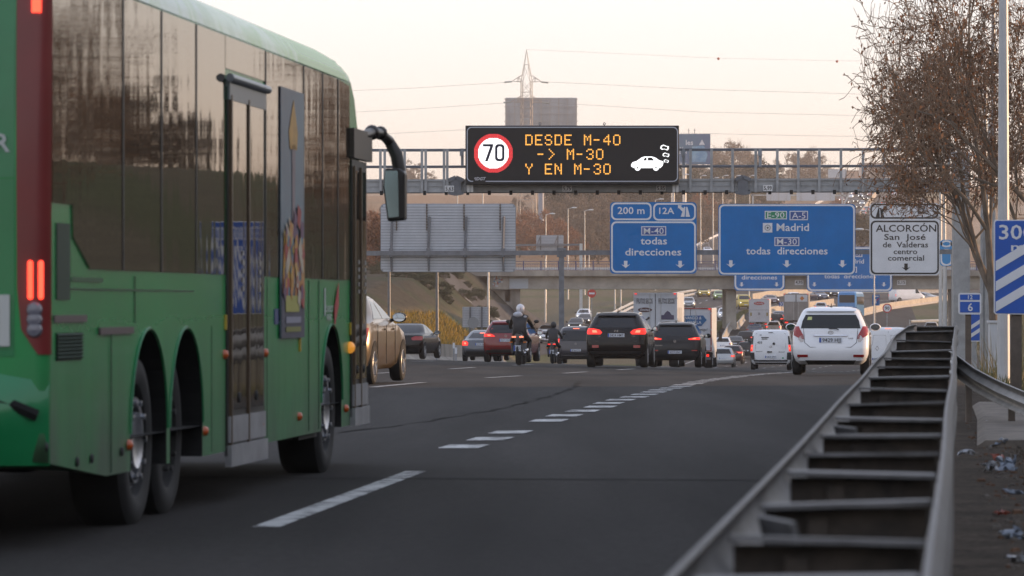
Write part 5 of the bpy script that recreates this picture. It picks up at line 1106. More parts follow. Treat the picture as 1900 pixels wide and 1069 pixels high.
build_car('saloon_car', 'dark saloon roof left of the grey box truck', 'car', 'sedan', P_NAVY, 1444, 600, 550, o=dict(lamps=[([(.75, .6, .88), (.9, .6, .88)], 1)], plate=(.7, None)))
build_car('hatchback_car', 'silver hatchback above the grey box truck, left of the blue coach', 'car', 'hatch', P_SILV, 1523, 572, 590, o=dict(lamps=LL, plate=(.7, None)))
build_car('panel_van', 'grey van behind the tall white panel van', 'van', 'panelvan', P_SILV, 1661, 612, 420, o=dict(lamps=[([(.9, .93, 1.015), (1.2, .92, 1.01)], 0)], plate=(.72, None), norear=1, W=1.9))
build_car('hatchback_car', 'small white car leaving at the exit beyond the guard rail tip', 'car', 'hatch', P_WHITE, 1728, 608, 490, head=-R(6), o=dict(lamps=[([(.80, .62, .88), (.93, .62, .89)], 0)], plate=(.7, None)))
# oncoming cars with headlamps
for nm, lab, kd, col, px, py, hd, kw in (
    ('suv_car', 'white SUV facing the camera left of the black SUV roof', 'suv', P_WHITE, 1081, 598, 0, {}), ('hatchback_car', 'black car tucked in front of the white oncoming SUV', 'hatch', P_BLACK, 1083, 606, 0, {}), ('suv_car', 'dark car roof just above the violet grey minivan', 'suv', P_GREY, 1066, 617, 0, {}),
    ('saloon_car', 'upper grey oncoming car with bright headlamps left of the minivan', 'sedan', P_STEEL, 1010, 628, 0, {}), ('hatchback_car', 'lower pale oncoming car with bright headlamps left of the minivan', 'hatch', P_SILV, 1013, 640, 0, {}),
    ('taxi_car', 'yellowish taxi coming downhill beside the lime green hatchback', 'suv', P_YEL, 1307, 552, -6, dict(H=1.5)), ('hatchback_car', 'lime green hatchback coming downhill left of the bridge pier', 'hatch', P_GREEN, 1335, 558, -6, {}), ('suv_car', 'silver SUV coming down beside the white lettered box truck roof', 'suv', P_SILV, 1278, 574, -4, {}),
    ('suv_car', 'white oncoming SUV directly left of the bridge pier', 'suv', P_WHITE, 1345, 596, -4, {}), ('delivery_van', 'yellow van coming out from behind the bridge pier', 'van', P_YEL, 1384, 575, -12, dict(H=2.1, W=1.95)), ('saloon_car', 'maroon oncoming car in front of the sunlit barrier', 'sedan', P_MAR, 1437, 566, -18, {}),
    ('minivan_car', 'white oncoming people carrier between two chevron signs', 'minivan', P_WHITE, 1482, 566, -16, {}), ('saloon_car', 'navy oncoming car left of the blue coach', 'sedan', P_NAVY, 1530, 558, -22, {}), ('hatchback_car', 'black car following the navy one, beside the blue coach', 'hatch', P_BLACK, 1549, 553, -24, {}),
    ('saloon_car', 'silver car turning right behind the two tall pale poles', 'sedan', P_SILV, 1744, 561, -62, dict(lit=0)), ('saloon_car', 'lone white car on the slip road above the bridge railing', 'sedan', P_WHITE, 1315, 472, -10, {})):
    kw = dict(kw); lit = kw.pop('lit', 1)
    build_car(nm, lab, 'taxi' if nm == 'taxi_car' else 'car' if nm != 'delivery_van' else 'van', kd, col, px, py, head=R(hd) * -1 + HEADING, rev=True, o=dict(lights=lit, detail=1), **kw)
build_car('panel_van', 'white panel van side-on, turning right on the curved ramp', 'van', 'panelvan', P_WHITE, 1655, 562, head=-R(62), o=dict(lamps=[([(.9, .93, 1.015), (1.2, .92, 1.01)], 1)], plate=(.72, None), norear=1))
# far traffic: little cars made in one piece
def tiny(col, rev):
    c = Car('hatch' if rng.uniform() < .5 else 'suv'); m = c.body(); nb = len(m.f)
    for f_, sg in ((c.rear, -1), (c.front, 1)):
        k = c.patch(f_, [(1.12, -.6, .6), (1.38, -.5, .5)], .02, n=5, sg=sg); m.add(k.v, k.f, 1)
    for sgn in (1, -1):
        k = c.side_patch(sgn, [(1.12, .7, 2.5), (1.38, .75, 2.2)], .02, n=3); m.add(k.v, k.f, 1)
        y = c.front(.6, .72) + .02 if rev else c.rear(.7, .9) - .02
        m.ball((sgn * .62, y, .72 if rev else .9), .12, 8, 2)
        for yy in (.7, c.L - .8): m.lathe([(.3, -.1), (.3, .1), (0, .1)], (sgn * (c.w - .08), yy, .3), (sgn, 0, 0), 12, 3)
    return m, [col, GLASS, HEAD_ON if rev else LAMP_ON, TYRE]
protos = [(tiny(col, rev), rev) for rev in (True, False) for col in (P_WHITE, P_SILV, P_GREY, P_BLACK, P_RED)]
made = {}
far = [(1588, 379, 1), (1579, 370, 1), (1571, 381, 1), (1562, 376, 1), (1594, 390, 1), (1600, 383, 1), (1584, 364, 1), (1597, 369, 1), (1607, 374, 1), (1576, 360, 1), (1592, 358, 1), (1604, 361, 1), (1614, 366, 1), (1612, 357, 1), (1622, 360, 1), (1586, 353, 1), (1600, 353, 1), (1621, 353, 1),
       (1594, 411, 0), (1602, 402, 0), (1608, 395, 0), (1640, 383, 0), (1652, 388, 0), (1661, 379, 0), (1648, 371, 0), (1668, 371, 0), (1660, 364, 0), (1645, 361, 0), (1676, 364, 0), (1636, 357, 0), (1655, 356, 0), (1670, 357, 0), (1690, 370, 0), (1685, 379, 0), (1700, 388, 0), (1712, 379, 0)]
far_where = {}
for i, (px, py, rv) in enumerate(far):
    k = int(rng.integers(0, 5)) + (0 if rv else 5)
    if k not in made:
        (m, ms), _ = protos[k]; ob = m.build('distant_car', ms, smooth=40); made[k] = ob
    else: ob = made[k].copy(); COL.objects.link(ob)
    D = hit(px, py); X = wx(px, D); ob.location = (X, D, gz(X, D) + .15); ob.rotation_euler = (0, 0, HEADING + (math.pi if rv else 0))
    tag(ob, 'tiny car with lit headlamps coming down the far hill' if rv else 'tiny car with red lamps climbing the far hill', 'car', 'oncoming cars on the far hill' if rv else 'departing cars on the far hill')
# ------------------------------------------------------------------ trucks and coach
BOXW = M('truck_box_white', (.60, .62, .66), .4, noise=.09, ns=1.0); BOXG = M('truck_box_grey', (.26, .245, .235), .6, .1, noise=.2, ns=1.5, stretch=(1, 1, .4)); TRED = M('truck_frame_red', (.32, .03, .02), .4)
def box_truck(label, px, D, W, H, L, z0, mat, frame, pyb=None, cab=P_WHITE, doors=True, wheel_r=.45):
    loc, D = place(px, pyb, D); t = thing('box_truck', label, 'truck', loc, HEADING)
    m = MB(); m.box((0, L / 2, (z0 + H) / 2), (W, L, H - z0)); bevel(m.build('cargo_box', mat, t), .03)
    m = MB(); fr = .06
    for s in (-1, 1): m.box((s * (W / 2 - fr / 2), -.015, (z0 + H) / 2), (fr, .05, H - z0))
    for zz in (H - fr / 2, z0 + fr / 2): m.box((0, -.012, zz), (W - 2 * fr, .044, fr))
    m.build('rear_frame', frame, t)
    if doors:
        m = MB(); m.box((0, -.01, (z0 + H) / 2), (.025, .03, H - z0 - .12)); m.build('door_gap', DARK, t)
        for s in (-1, 1):
            m = MB(); m.tube((s * .30, -.035, z0 + .05), (s * .30, -.035, H - .05), .018, n=6); m.box((s * .30, -.05, z0 + .9), (.16, .03, .05)); m.build('lock_rod', LSTEEL, t)
            m = MB()
            for k in range(3): m.box((s * (W / 2 - .05), -.05, z0 + .3 + k * (H - z0 - .6) / 2), (.14, .03, .06))
            m.build('hinges', LSTEEL, t)
    for s in (-1, 1): m = MB(); m.box((s * (W / 2 - .12), -.045, H - .06), (.12, .03, .05)); m.build('marker_light', LAMP_ON, t)
    m = MB(); m.box((0, L / 2, z0 - .12), (.8, L, .22)); m.build('chassis', UNDER, t)
    m = MB(); m.box((0, .15, .55), (W * .94, .12, .14)); m.build('rear_bumper', DSTEEL, t)
    for s in (-1, 1):
        m = MB(); m.box((s * (W / 2 - .35), .08, .72), (.4, .06, .14)); m.build('tail_light', LAMP_ON, t)
        for y in (1.6, L + .7): wheel(t, s * (W / 2 - .02), y, wheel_r, s, .5, 6)
        m = MB(); m.box((s * (W / 2 - .3), .95, .62), (.55, .03, .55)); m.build('mud_flap', DARK, t)
    m = MB(); m.box((0, .07, .72), (.5, .03, .12)); m.build('number_plate', PLATE, t)
    m = MB(); m.box((0, L + 1.1, 1.5), (W * .94, 1.8, 2.0), top=(.92, .8)); cb = bevel(m.build('cab', cab, t), .08); m = MB(); m.box((0, L + 1.95, 1.95), (W * .84, .1, .8), Matrix.Rotation(.12, 3, 'X')); m.build('windscreen', GLASS, cb)
    for s in (-1, 1): m = MB(); m.box((s * (W / 2 + .12), L + 1.75, 1.75), (.2, .12, .5)); m.bar((s * W * .45, L + 1.8, 1.95), (s * (W / 2 + .12), L + 1.75, 1.95), .04, .04); m.build('side_mirror', PLAST, cb)
    return t
def on_rear(t, items, mat, nm, y=-.03):
    m = MB()
    for tx, h, x, z, w_ in items: m.text(tx, h, lambda u, v, d: (u, y, v), x, z, 0, 'c', .012, width=w_)
    return m.build(nm, mat, t)
INK = M('truck_ink', (.06, .055, .06), .5); OVAL = M('oval_maroon', (.09, .035, .035), .5)
t = box_truck('large white box truck with dried fruit lettering behind the two SUVs', 1216, 232, 2.35, 4.0, 6.5, 1.0, BOXW, BOXW)
on_rear(t, [('FRUTOS SECOS', .27, .60, 3.42, .86), ('FRUTOS SECOS', .27, -.58, 3.42, .86)], INK, 'door_lettering')
for x, z, tx in ((-.56, 3.08, 'Esteban'), (.66, 2.33, 'Aragon')):
    m = MB(); m.prism([(x + .38 * math.cos(q_), z + .125 * math.sin(q_)) for q_ in np.linspace(0, 6.28, 28)[:-1]], lambda u, v, d: (u, -.03 + d, v), 0, .008); o_ = m.build('oval_logo', OVAL, t); m = MB(); m.text(tx, .12, lambda u, v, d: (u, -.036, v), x, z - .05, 0, 'c', .01, slant=.2, width=.5); m.build('logo_text', WHITE, o_)
m = MB(); m.prism([(.32, 2.56), (1.0, 2.56), (1.0, 2.8), (.32, 2.8)], lambda u, v, d: (u, -.03 + d, v), 0, .008); m.prism([(.45, 2.8), (.88, 2.8), (.78, 2.95), (.66, 3.03), (.55, 2.95)], lambda u, v, d: (u, -.03 + d, v), 0, .008); m.build('basket_picture', M('picture_violet', (.08, .07, .13), .5), t)
m = MB(); m.path([(-.72, -.03, 1.9), (-.62, -.03, 2.15), (-.55, -.03, 2.3), (-.6, -.03, 2.45), (-.4, -.03, 2.62), (-.32, -.03, 2.6)], [.09, .08, .07, .05, .04, .02], 6); m.ball((-.36, -.03, 2.66), .06, 8); m.build('dancer_picture', INK, t)
m = MB()
for k in range(3): m.box((1.18, .9 + k * 1.4, 2.6), (.01, .9, 1.2))
m.build('side_panels', M('pale_grey_print', (.45, .45, .46), .5), t)
t = box_truck('white box truck framed in red with a blue arrow label', 1281, 243, 2.4, 3.4, 5.6, .95, BOXW, TRED)
m = MB(); m.prism([(-.95, 2.45), (.62, 2.38), (.92, 2.72), (.72, 2.98), (-.95, 2.95)], lambda u, v, d: (u, -.028 + d, v), 0, .006); a_ = m.build('arrow_label', M('label_navy', (.05, .09, .26), .5, noise=.3, ns=1.5, col2=(.02, .2, .38)), t)
on_rear(a_, [('FERNANDO &', .16, 0, 2.76, 1.25), ('SEVILLA', .16, .22, 2.50, .8)], WHITE, 'label_text', -.034); on_rear(t, [('\u00bfVienes conmigo?', .13, .32, 2.12, 1.3), ('te lo pones', .12, .38, 1.80, .9)], INK, 'door_lettering', -.03)
t = box_truck('white truck with a red oval label left of the grey box truck', 1408.5, 506, 2.4, 3.7, 5, 1.0, BOXW, BOXW, doors=False)
m = MB(); m.prism([(.62 * math.cos(q_), 3.18 + .2 * math.sin(q_)) for q_ in np.linspace(0, 6.28, 28)[:-1]], lambda u, v, d: (u, -.03 + d, v), 0, .008); o_ = m.build('oval_label', M('label_red', (.40, .02, .02), .5), t); on_rear(o_, [('Cerrado', .2, 0, 3.10, .95)], WHITE, 'label_text', -.037)
m = MB()
for x in (-.95, .95): m.box((x, -.02, 1.9), (.2, .03, .38))
m.build('warning_patches', M('hazard_yellow', (.35, .28, .12), .6), t); m = MB(); m.box((0, -.02, 1.95), (.25, .03, .3)); m.box((0, -.015, 2.4), (2.3, .02, .04)); m.build('lift_latch', GREY, t)
t = box_truck('weathered grey box truck with an orange diamond behind the hatchback roof', 1477, 520, 3.0, 4.2, 6, 1.0, BOXG, BOXG)
m = MB()
for x in (-.72, .72): m.box((x, -.03, 3.65), (1.3, .02, .85))
m.build('upper_panels', M('pale_panel'), t)
m = MB(); m.prism([(.72, 3.35), (1.0, 3.63), (.72, 3.91), (.44, 3.63)], lambda u, v, d: (u, -.05 + d, v), 0, .008); m.build('hazard_diamond', M('hazard_orange', (.50, .16, .02), .5), t)
# blue coach
loc, D = place(1571.5, None, 566); t = thing('coach', 'bright blue coach seen from behind under the flyover', 'coach', loc, HEADING - R(4))
CB = M('coach_blue', (.02, .20, .50), .3, coat=.5, noise=.08, ns=.6)
m = MB(); rows = []
for z, w_, y0, y1 in ((.35, 1.2, .1, 11.9), (.5, 1.25, .0, 12), (1.2, 1.26, 0, 12), (2.0, 1.26, .05, 11.95), (3.2, 1.22, .15, 11.7), (3.5, 1.12, .3, 11.4), (3.6, .9, .6, 11)):
    rows.append([(x, y, z) for x, y in ((-w_ + .2, y0), (w_ - .2, y0), (w_, y0 + .2), (w_, y1 - .3), (w_ - .3, y1), (-w_ + .3, y1), (-w_, y1 - .3), (-w_, y0 + .2))])
m.grid(rows, close=True); m.add(rows[-1], [tuple(range(8))]); m.build('body', CB, t, smooth=35)
m = MB(); m.box((0, .085, 2.65), (2.0, .12, 1.0)); m.build('rear_window', GLASS_L, t)
for s in (-1, 1):
    m = MB(); m.box((s * 1.245, 6, 2.4), (.03, 10.6, 1.1)); m.build('side_window', GLASS, t); m = MB(); m.box((s * .95, -.02, 1.05), (.3, .05, .2)); m.build('indicator', M('lit_amber', (.5, .2, .02), .4, emit=(1, .35, .05), es=.6), t); m = MB(); m.box((s * 1.0, -.02, .8), (.28, .05, .16)); m.build('tail_light', LAMP_ON, t)
    for y in (2.6, 9.2): wheel(t, s * 1.24, y, .48, s, .4, 6)
m = MB(); m.text('SUBURBANO', .24, lambda u, v, d: (u, -.02, v), 0, 1.42, 0, 'c', .012, width=1.6); m.build('rear_lettering', WHITE, t); m = MB(); m.box((0, -.015, .7), (.5, .03, .12)); m.build('number_plate', PLATE, t)
# ------------------------------------------------------------------ the green bus
BA = 5.46; BX0, BY0 = -2.25, 20.9
bus = thing('city_bus', 'long green three axle city bus with dark mirror-like windows, close on the left', 'bus', (BX0, BY0, 0), -R(BA))
def bp(px, py):
    """photo pixel on the right flank -> (along, height) on the bus"""
    D = 34000.0 / (1715 - px); return ((D - 20.9) / math.cos(R(BA)), wz(py, D))
BG = M('bus_green', (.010, .27, .068), .34, noise=.14, ns=1.1, coat=.12, stretch=(1, 1, .3)); BGR = M('bus_rear_green', (.008, .19, .062), .3, noise=.1, ns=2, coat=.4)
BR = M('bus_red', (.17, .014, .014), .35, coat=.3, noise=.1, ns=3); BDK = M('bus_black_trim', (.02, .018, .017), .45, noise=.2, ns=3); WELL = M('wheel_well', (.004, .004, .004), .95)
def grime(m):
    # road film thrown up by the wheels: streaky grey dirt low on the flank
    t = m.node_tree; b = t.nodes['Principled BSDF']; src = b.inputs['Base Color'].links[0].from_socket
    tcn = t.nodes.new('ShaderNodeTexCoord'); sp = t.nodes.new('ShaderNodeSeparateXYZ'); n = t.nodes.new('ShaderNodeTexNoise'); mp = t.nodes.new('ShaderNodeMapping'); mp.inputs['Scale'].default_value = (1, 1.6, .5); n.inputs['Scale'].default_value = 1.3; n.inputs['Detail'].default_value = 6
    t.links.new(tcn.outputs['Object'], sp.inputs[0]); t.links.new(tcn.outputs['Object'], mp.inputs[0]); t.links.new(mp.outputs[0], n.inputs['Vector'])
    mr = t.nodes.new('ShaderNodeMapRange'); mr.inputs[1].default_value = 1.25; mr.inputs[2].default_value = .3; mr.inputs[3].default_value = 0; mr.inputs[4].default_value = 1.0; t.links.new(sp.outputs['Z'], mr.inputs[0])
    ml = t.nodes.new('ShaderNodeMath'); ml.operation = 'MULTIPLY'; t.links.new(mr.outputs[0], ml.inputs[0]); t.links.new(n.outputs['Fac'], ml.inputs[1])
    m2 = t.nodes.new('ShaderNodeMapRange'); m2.inputs[1].default_value = .06; m2.inputs[2].default_value = .55; m2.inputs[4].default_value = .85; t.links.new(ml.outputs[0], m2.inputs[0])
    x = t.nodes.new('ShaderNodeMix'); x.data_type = 'RGBA'; x.inputs['B'].default_value = (.055, .075, .05, 1); t.links.new(m2.outputs[0], x.inputs['Factor']); t.links.new(src, x.inputs['A']); t.links.new(x.outputs['Result'], b.inputs['Base Color'])
    r2 = t.nodes.new('ShaderNodeMapRange'); r2.inputs[3].default_value = .27; r2.inputs[4].default_value = .6; t.links.new(m2.outputs[0], r2.inputs[0]); t.links.new(r2.outputs[0], b.inputs['Roughness'])
grime(BG)
def bus_glass(name, sc1, seed, col=(.016, .013, .011)):
    m = bpy.data.materials.new(name); m.use_nodes = True; t = m.node_tree; b = t.nodes['Principled BSDF']; b.inputs['Base Color'].default_value = (*col, 1); b.inputs['Roughness'].default_value = .02
    b.inputs['IOR'].default_value = 4.5; b.inputs['Specular Tint'].default_value = (1, .93, .84, 1)
    tcn = t.nodes.new('ShaderNodeTexCoord'); mp = t.nodes.new('ShaderNodeMapping'); mp.inputs['Scale'].default_value = (1, sc1, .55); mp.inputs['Location'].default_value = (seed, seed, 0)
    n = t.nodes.new('ShaderNodeTexNoise'); n.inputs['Scale'].default_value = 1.0; n.inputs['Detail'].default_value = 2.5; bpn = t.nodes.new('ShaderNodeBump'); bpn.inputs['Distance'].default_value = .0015
    t.links.new(tcn.outputs['Object'], mp.inputs[0]); t.links.new(mp.outputs[0], n.inputs['Vector']); t.links.new(n.outputs['Fac'], bpn.inputs['Height']); t.links.new(bpn.outputs[0], b.inputs['Normal']); return m
BW = bus_glass('bus_window_glass', 3.0, 1.3)
LB = 12.2
# rings: z, half width, rear y, front y, front corner radius
BRG = [(.33, 1.25, .0, 12.1, .3), (.6, 1.25, 0, 12.16, .3), (1.0, 1.25, 0, 12.2, .32), (1.4, 1.25, 0, 12.2, .34), (2.0, 1.25, .0, 12.12, .38), (2.5, 1.25, .02, 11.98, .45), (2.75, 1.25, .03, 11.82, .5), (2.86, 1.25, .04, 11.66, .55), (2.93, 1.235, .05, 11.5, .6), (3.0, 1.19, .07, 11.25, .6), (3.06, 1.10, .1, 10.9, .55), (3.10, .9, .15, 10.2, .4), (3.12, .5, .3, 9.0, .3)]
class BusShell(Car):
    def __init__(s): s.rows = [(z, a, b, w_, .07, rf) for z, w_, a, b, rf in BRG]; s.Z = [r[0] for r in s.rows]; s.w = 1.25; s.L = LB; s.H = 3.12
    def rear(s, x, z):
        a, b, w_, r1, r2 = s.at(z); ax = min(abs(x), w_); e = w_ - r1; y = a
        if ax > e: y = y + r1 - math.sqrt(max(0, r1 * r1 - (ax - e) ** 2))
        return y
bs = BusShell(); OX = -1.25                     # shell is centred; the right flank lies at x = 0
def put(mb, name, mat, parent=None, sm=None):
    o = mb.build(name, mat, parent or bus, smooth=sm)
    if parent is None: o.location.x = OX
    return o
m = bs.body()
m.v = [(x, y, z + (max(0, .8 - y) * .16 if z < .5 else 0)) for x, y, z in m.v]
shell = put(m, 'body', BG, sm=35); shell.data.materials.append(WELL)
for yc, rr in ((2.75, .55), (3.95, .55), (10.08, .54)):
    cm = MB(); cm.lathe([(0, -2), (rr, -2), (rr, 2), (0, 2)], (0, 0, 0), (1, 0, 0), 40); cm.box((0, 0, -.5), (4, rr * 2, 1.0))
    for sgn in (1, -1):
        c2 = MB(); c2.lathe([(0, -.32), (rr, -.32), (rr, .32), (0, .32)], (sgn * 1.2, yc, .53), (1, 0, 0), 40); c2.box((sgn * 1.2, yc, .20), (.64, rr * 1.98, .62))
        co = c2.build('cutter', WELL); co.location = (0, 0, 0); co.parent = bus; co.location.x = OX
        md = shell.modifiers.new('arch', 'BOOLEAN'); md.object = co; md.operation = 'DIFFERENCE'; md.solver = 'EXACT'; md.use_self = True
bpy.context.view_layer.update(); dg = bpy.context.evaluated_depsgraph_get()
nm_ = bpy.data.meshes.new_from_object(shell.evaluated_get(dg)); 
for c_ in [ch for ch in bus.children if ch.name.startswith('cutter')]: bpy.data.objects.remove(c_)
shell.modifiers.clear(); shell.data = nm_
nm_.materials.clear(); nm_.materials.append(BG); nm_.materials.append(WELL)
for p in nm_.polygons:                            # wheel wells are dark inside
    c = p.center
    if .02 < c.z < 1.1 and abs(c.x) < 1.22 and any(abs(c.y - yc) < .6 for yc in (2.75, 3.95, 10.08)): p.material_index = 1
    elif c.z < .30 and abs(p.normal.z) > .9: p.material_index = 1
    else: p.material_index = 0
    if abs(p.normal.x) > .97 or len(p.vertices) > 4: p.use_smooth = False
# arch lips
for yc, rr in ((2.75, .55), (3.95, .55), (10.08, .54)):
    m = MB(); m.path([(1.252, yc + (rr + .012) * math.cos(R(a)), .53 + (rr + .012) * math.sin(R(a))) for a in range(0, 181, 9)], .008, 6); put(m, 'arch_lip', M('arch_green', (.02, .19, .07), .3), sm=60)
# roof foil: pale with green waves
def foil():
    m = bpy.data.materials.new('roof_foil'); m.use_nodes = True; t = m.node_tree; b = t.nodes['Principled BSDF']; b.inputs['Roughness'].default_value = .25
    tcn = t.nodes.new('ShaderNodeTexCoord'); sp = t.nodes.new('ShaderNodeSeparateXYZ'); t.links.new(tcn.outputs['Object'], sp.inputs[0])
    n = t.nodes.new('ShaderNodeTexNoise'); n.inputs['Scale'].default_value = .9; n.inputs['Detail'].default_value = 3; n.inputs['Distortion'].default_value = 1.5; t.links.new(tcn.outputs['Object'], n.inputs['Vector'])
    mr = t.nodes.new('ShaderNodeMapRange'); mr.inputs[1].default_value = 4; mr.inputs[2].default_value = 10.5; t.links.new(sp.outputs['Y'], mr.inputs[0])
    ad = t.nodes.new('ShaderNodeMath'); ad.operation = 'MULTIPLY_ADD'; ad.inputs[1].default_value = .75; t.links.new(mr.outputs[0], ad.inputs[0]); t.links.new(n.outputs['Fac'], ad.inputs[2])
    r = t.nodes.new('ShaderNodeValToRGB'); e = r.color_ramp.elements; e[0].position = .45; e[0].color = (.42, .55, .46, 1); e[1].position = 1.0; e[1].color = (.16, .40, .06, 1); k = e.new(.62); k.color = (.30, .46, .26, 1); k = e.new(.75); k.color = (.5, .64, .45, 1)
    t.links.new(ad.outputs[0], r.inputs[0]); t.links.new(r.outputs[0], b.inputs['Base Color']); return m
FO = foil()
for sgn in (1, -1):
    rows = []
    for y in np.linspace(.12, 11.62, 60):
        row = []
        for z in (2.865, 2.90, 2.93, 2.965, 3.0, 3.03, 3.06):
            w_ = bs.at(z)[2]; yf = bs.at(z)[1] - bs.at(z)[4]; yy = y; x = w_ + .004
            if y > yf: e = w_ - bs.at(z)[4]; tt = min(1, (y - yf) / bs.at(z)[4]); x = e + bs.at(z)[4] * math.sqrt(max(0, 1 - tt * tt)) + .004
            row.append((sgn * x, yy, z + .003))
        rows.append(row)
    m = MB(); m.grid(rows); put(m, 'roof_foil', FO, sm=60)
m = MB(); m.box((0, 5, 3.10), (1.5, 6.5, .05)); bevel(put(m, 'roof_hatch', M('roof_white', (.5, .55, .55), .4)), .02)
# right flank windows (panes read off the photo), a band of dark glass from the waistline to the roof
def pane(name, pts, mat, off=.006, th=.012, parent=None, sgn=1):
    m = MB(); m.prism(pts if sgn > 0 else pts[::-1], lambda u, v, d: (sgn * (1.25 + off - d), u, v), 0, th); return put(m, name, mat, parent)
ZB, ZT = 1.405, 2.855
pane('window', [(.09, ZT), (.09, 1.72), (.58, 1.72), (.60, 1.56), (1.04, ZB), (1.93, ZB), (1.93, ZT)][::-1], bus_glass('glass_rearmost', 3.2, 2.1))
ed = [1.945, 3.10, 4.25, 5.30]
for i, (a, b_) in enumerate(zip(ed, ed[1:])): pane('window', [(a, ZB), (b_ - .015, ZB), (b_ - .015, ZT), (a, ZT)], bus_glass('glass_pane', 2.4 + i * .5, 3.7 * i + 5))
ed = [6.93, 8.62, 9.55, 10.35, 11.0]
for i, (a, b_) in enumerate(zip(ed, ed[1:])): pane('window', [(a, ZB), (b_ - .015, ZB), (b_ - .015, ZT - (.0 if b_ < 10.9 else .02)), (a, ZT)], bus_glass('glass_front_pane', 2.8 + i * .6, 2.9 * i + 21))
m = MB()
for y in (1.938, 3.093, 4.243, 6.9, 8.61, 9.54, 10.34): m.box((1.25, y, (ZB + ZT) / 2), (.02, .03, ZT - ZB))
put(m, 'window_seals', BDK)
for i, yy in enumerate(np.arange(.4, 10.8, 1.6)): pane('window', [(yy, ZB), (yy + 1.55, ZB), (yy + 1.55, 2.75), (yy, 2.75)], BW, sgn=-1)
# middle door
def door(y0, y1, z0, z1, head=True):
    m = MB(); m.box((1.253, (y0 + y1) / 2, (z0 + z1) / 2), (.02, y1 - y0, z1 - z0)); d = put(m, 'door', BDK)
    d.location.x = OX
    n = 2; wd = (y1 - y0 - .10) / n
    for k in range(n):
        a = y0 + .05 + k * wd; m = MB(); m.box((1.266, a + wd / 2, (z0 + .28 + z1 - .08) / 2), (.012, wd - .08, z1 - z0 - .36)); m.build('door_glass', bus_glass('door_glass', 4 + k, 7 * k + y0, (.03, .022, .016)), d)
        m = MB(); m.box((1.272, a + .02, (z0 + z1) / 2), (.02, .035, z1 - z0 - .1)); m.build('door_frame', M('bronze_frame', (.12, .085, .055), .35, .5), d)
        m = MB()
        for q_ in range(5): m.box((1.276, a + wd * .7, 1.32 + q_ * .055), (.004, .05, .03))
        m.build('door_notice', M('notice_grey', (.35, .33, .31), .5), d)
        m = MB(); m.lathe([(0, .02), (.03, .015), (.035, 0)], (1.265, a + wd * .5, z0 + .35), (1, 0, 0), 10); m.build('door_button', DARK, d)
    m = MB(); m.box((1.262, (y0 + y1) / 2, z0 + .16), (.03, y1 - y0 - .04, .16)); m.box((1.268, (y0 + y1) / 2, z0 + .0), (.04, y1 - y0, .13)); m.build('sill', M('step_aluminium', (.30, .30, .31), .5, .4, noise=.2), d)
    if head: m = MB(); m.tube((1.285, y0 - .05, z1 + .05), (1.285, y1 + .02, z1 + .05), .026, n=12); m.box((1.262, (y0 + y1) / 2, z1 - .02), (.03, y1 - y0, .12)); m.build('door_header', M('header_grey', (.20, .22, .24), .35, .4), d)
door(5.34, 6.80, .30, 2.55); door(11.06, 11.9, .39, 2.30, False)
pane('window', [(5.305, 2.66), (6.885, 2.66), (6.885, ZT), (5.305, ZT)], bus_glass('glass_over_door', 2.7, 9.3))
# tall poster across waistline and glass
m = MB(); y0, z1 = 7.50, 2.66; y1, z0 = 8.56, 1.0; m.prism([(y0, z0), (y1, z0), (y1, z1), (y0, z1)], lambda u, v, d: (1.262 + .004 - d, u, v), 0, .006); po = put(m, 'poster', M('poster_sky', (.13, .125, .15), .45, noise=.2, ns=.7, col2=(.17, .25, .29)))
def pst(name, pts, mat, k=1): m = MB(); m.prism([(y0 + a * (y1 - y0), z0 + b_ * (z1 - z0)) for a, b_ in pts], lambda u, v, d: (1.268 + .003 * k - d, u, v), 0, .0015); m.build(name, mat, po)
pst('poster_dark_base', [(0, 0), (1, 0), (1, .13), (.8, .23), (0, .22)], M('poster_navy', (.05, .05, .08), .5, noise=.3, ns=5))
pst('poster_tower', [(.40, .22), (.66, .22), (.58, .55), (.60, .78), (.44, .78), (.46, .55)], M('poster_tower', (.22, .17, .18), .5, noise=.3, ns=6))
pst('poster_dome', [(.36, .76), (.66, .76), (.70, .83), (.52, .96), (.32, .83)], M('poster_gold', (.48, .27, .07), .5, noise=.3, ns=9))
pst('poster_figure', [(.03, .18), (.42, .18), (.40, .36), (.30, .44), (.10, .42)], M('poster_yellow', (.52, .36, .03), .5, noise=.4, ns=9, col2=(.5, .1, .05)), 2)
pst('poster_figure', [(.55, .15), (.97, .18), (.97, .40), (.85, .46), (.66, .34)], M('poster_orange', (.45, .12, .04), .5, noise=.4, ns=9, col2=(.55, .4, .1)), 2)
pr_ = np.random.default_rng(3); pm = [M('poster_crimson', (.36, .04, .04), .5), M('poster_orange'), M('poster_yellow'), M('poster_cream', (.5, .42, .32), .5), M('poster_plum', (.14, .06, .12), .5), M('poster_sea', (.08, .2, .26), .5)]; pmb = MB()
for k in range(70):
    a_ = pr_.uniform(.06, .94); b2 = .16 + .36 * pr_.uniform() ** 1.4; s_ = pr_.uniform(.02, .075); th_ = pr_.uniform(0, 6.28)
    q4 = [(y0 + (a_ + s_ * 1.3 * math.cos(th_ + j * 1.571 + pr_.uniform(-.4, .4))) * (y1 - y0), z0 + (b2 + s_ * .8 * math.sin(th_ + j * 1.571)) * (z1 - z0)) for j in range(4)]
    pmb.add([(1.2755 + .0004 * k * .2, min(max(u, y0 + .02), y1 - .02), v) for u, v in q4], [(0, 1, 2, 3)], int(pr_.integers(0, 6)))
pmb.build('poster_crowd', pm, po)
pst('poster_band', [(.15, .105), (.72, .105), (.72, .17), (.15, .17)], M('poster_lime', (.38, .36, .08), .5), 3)
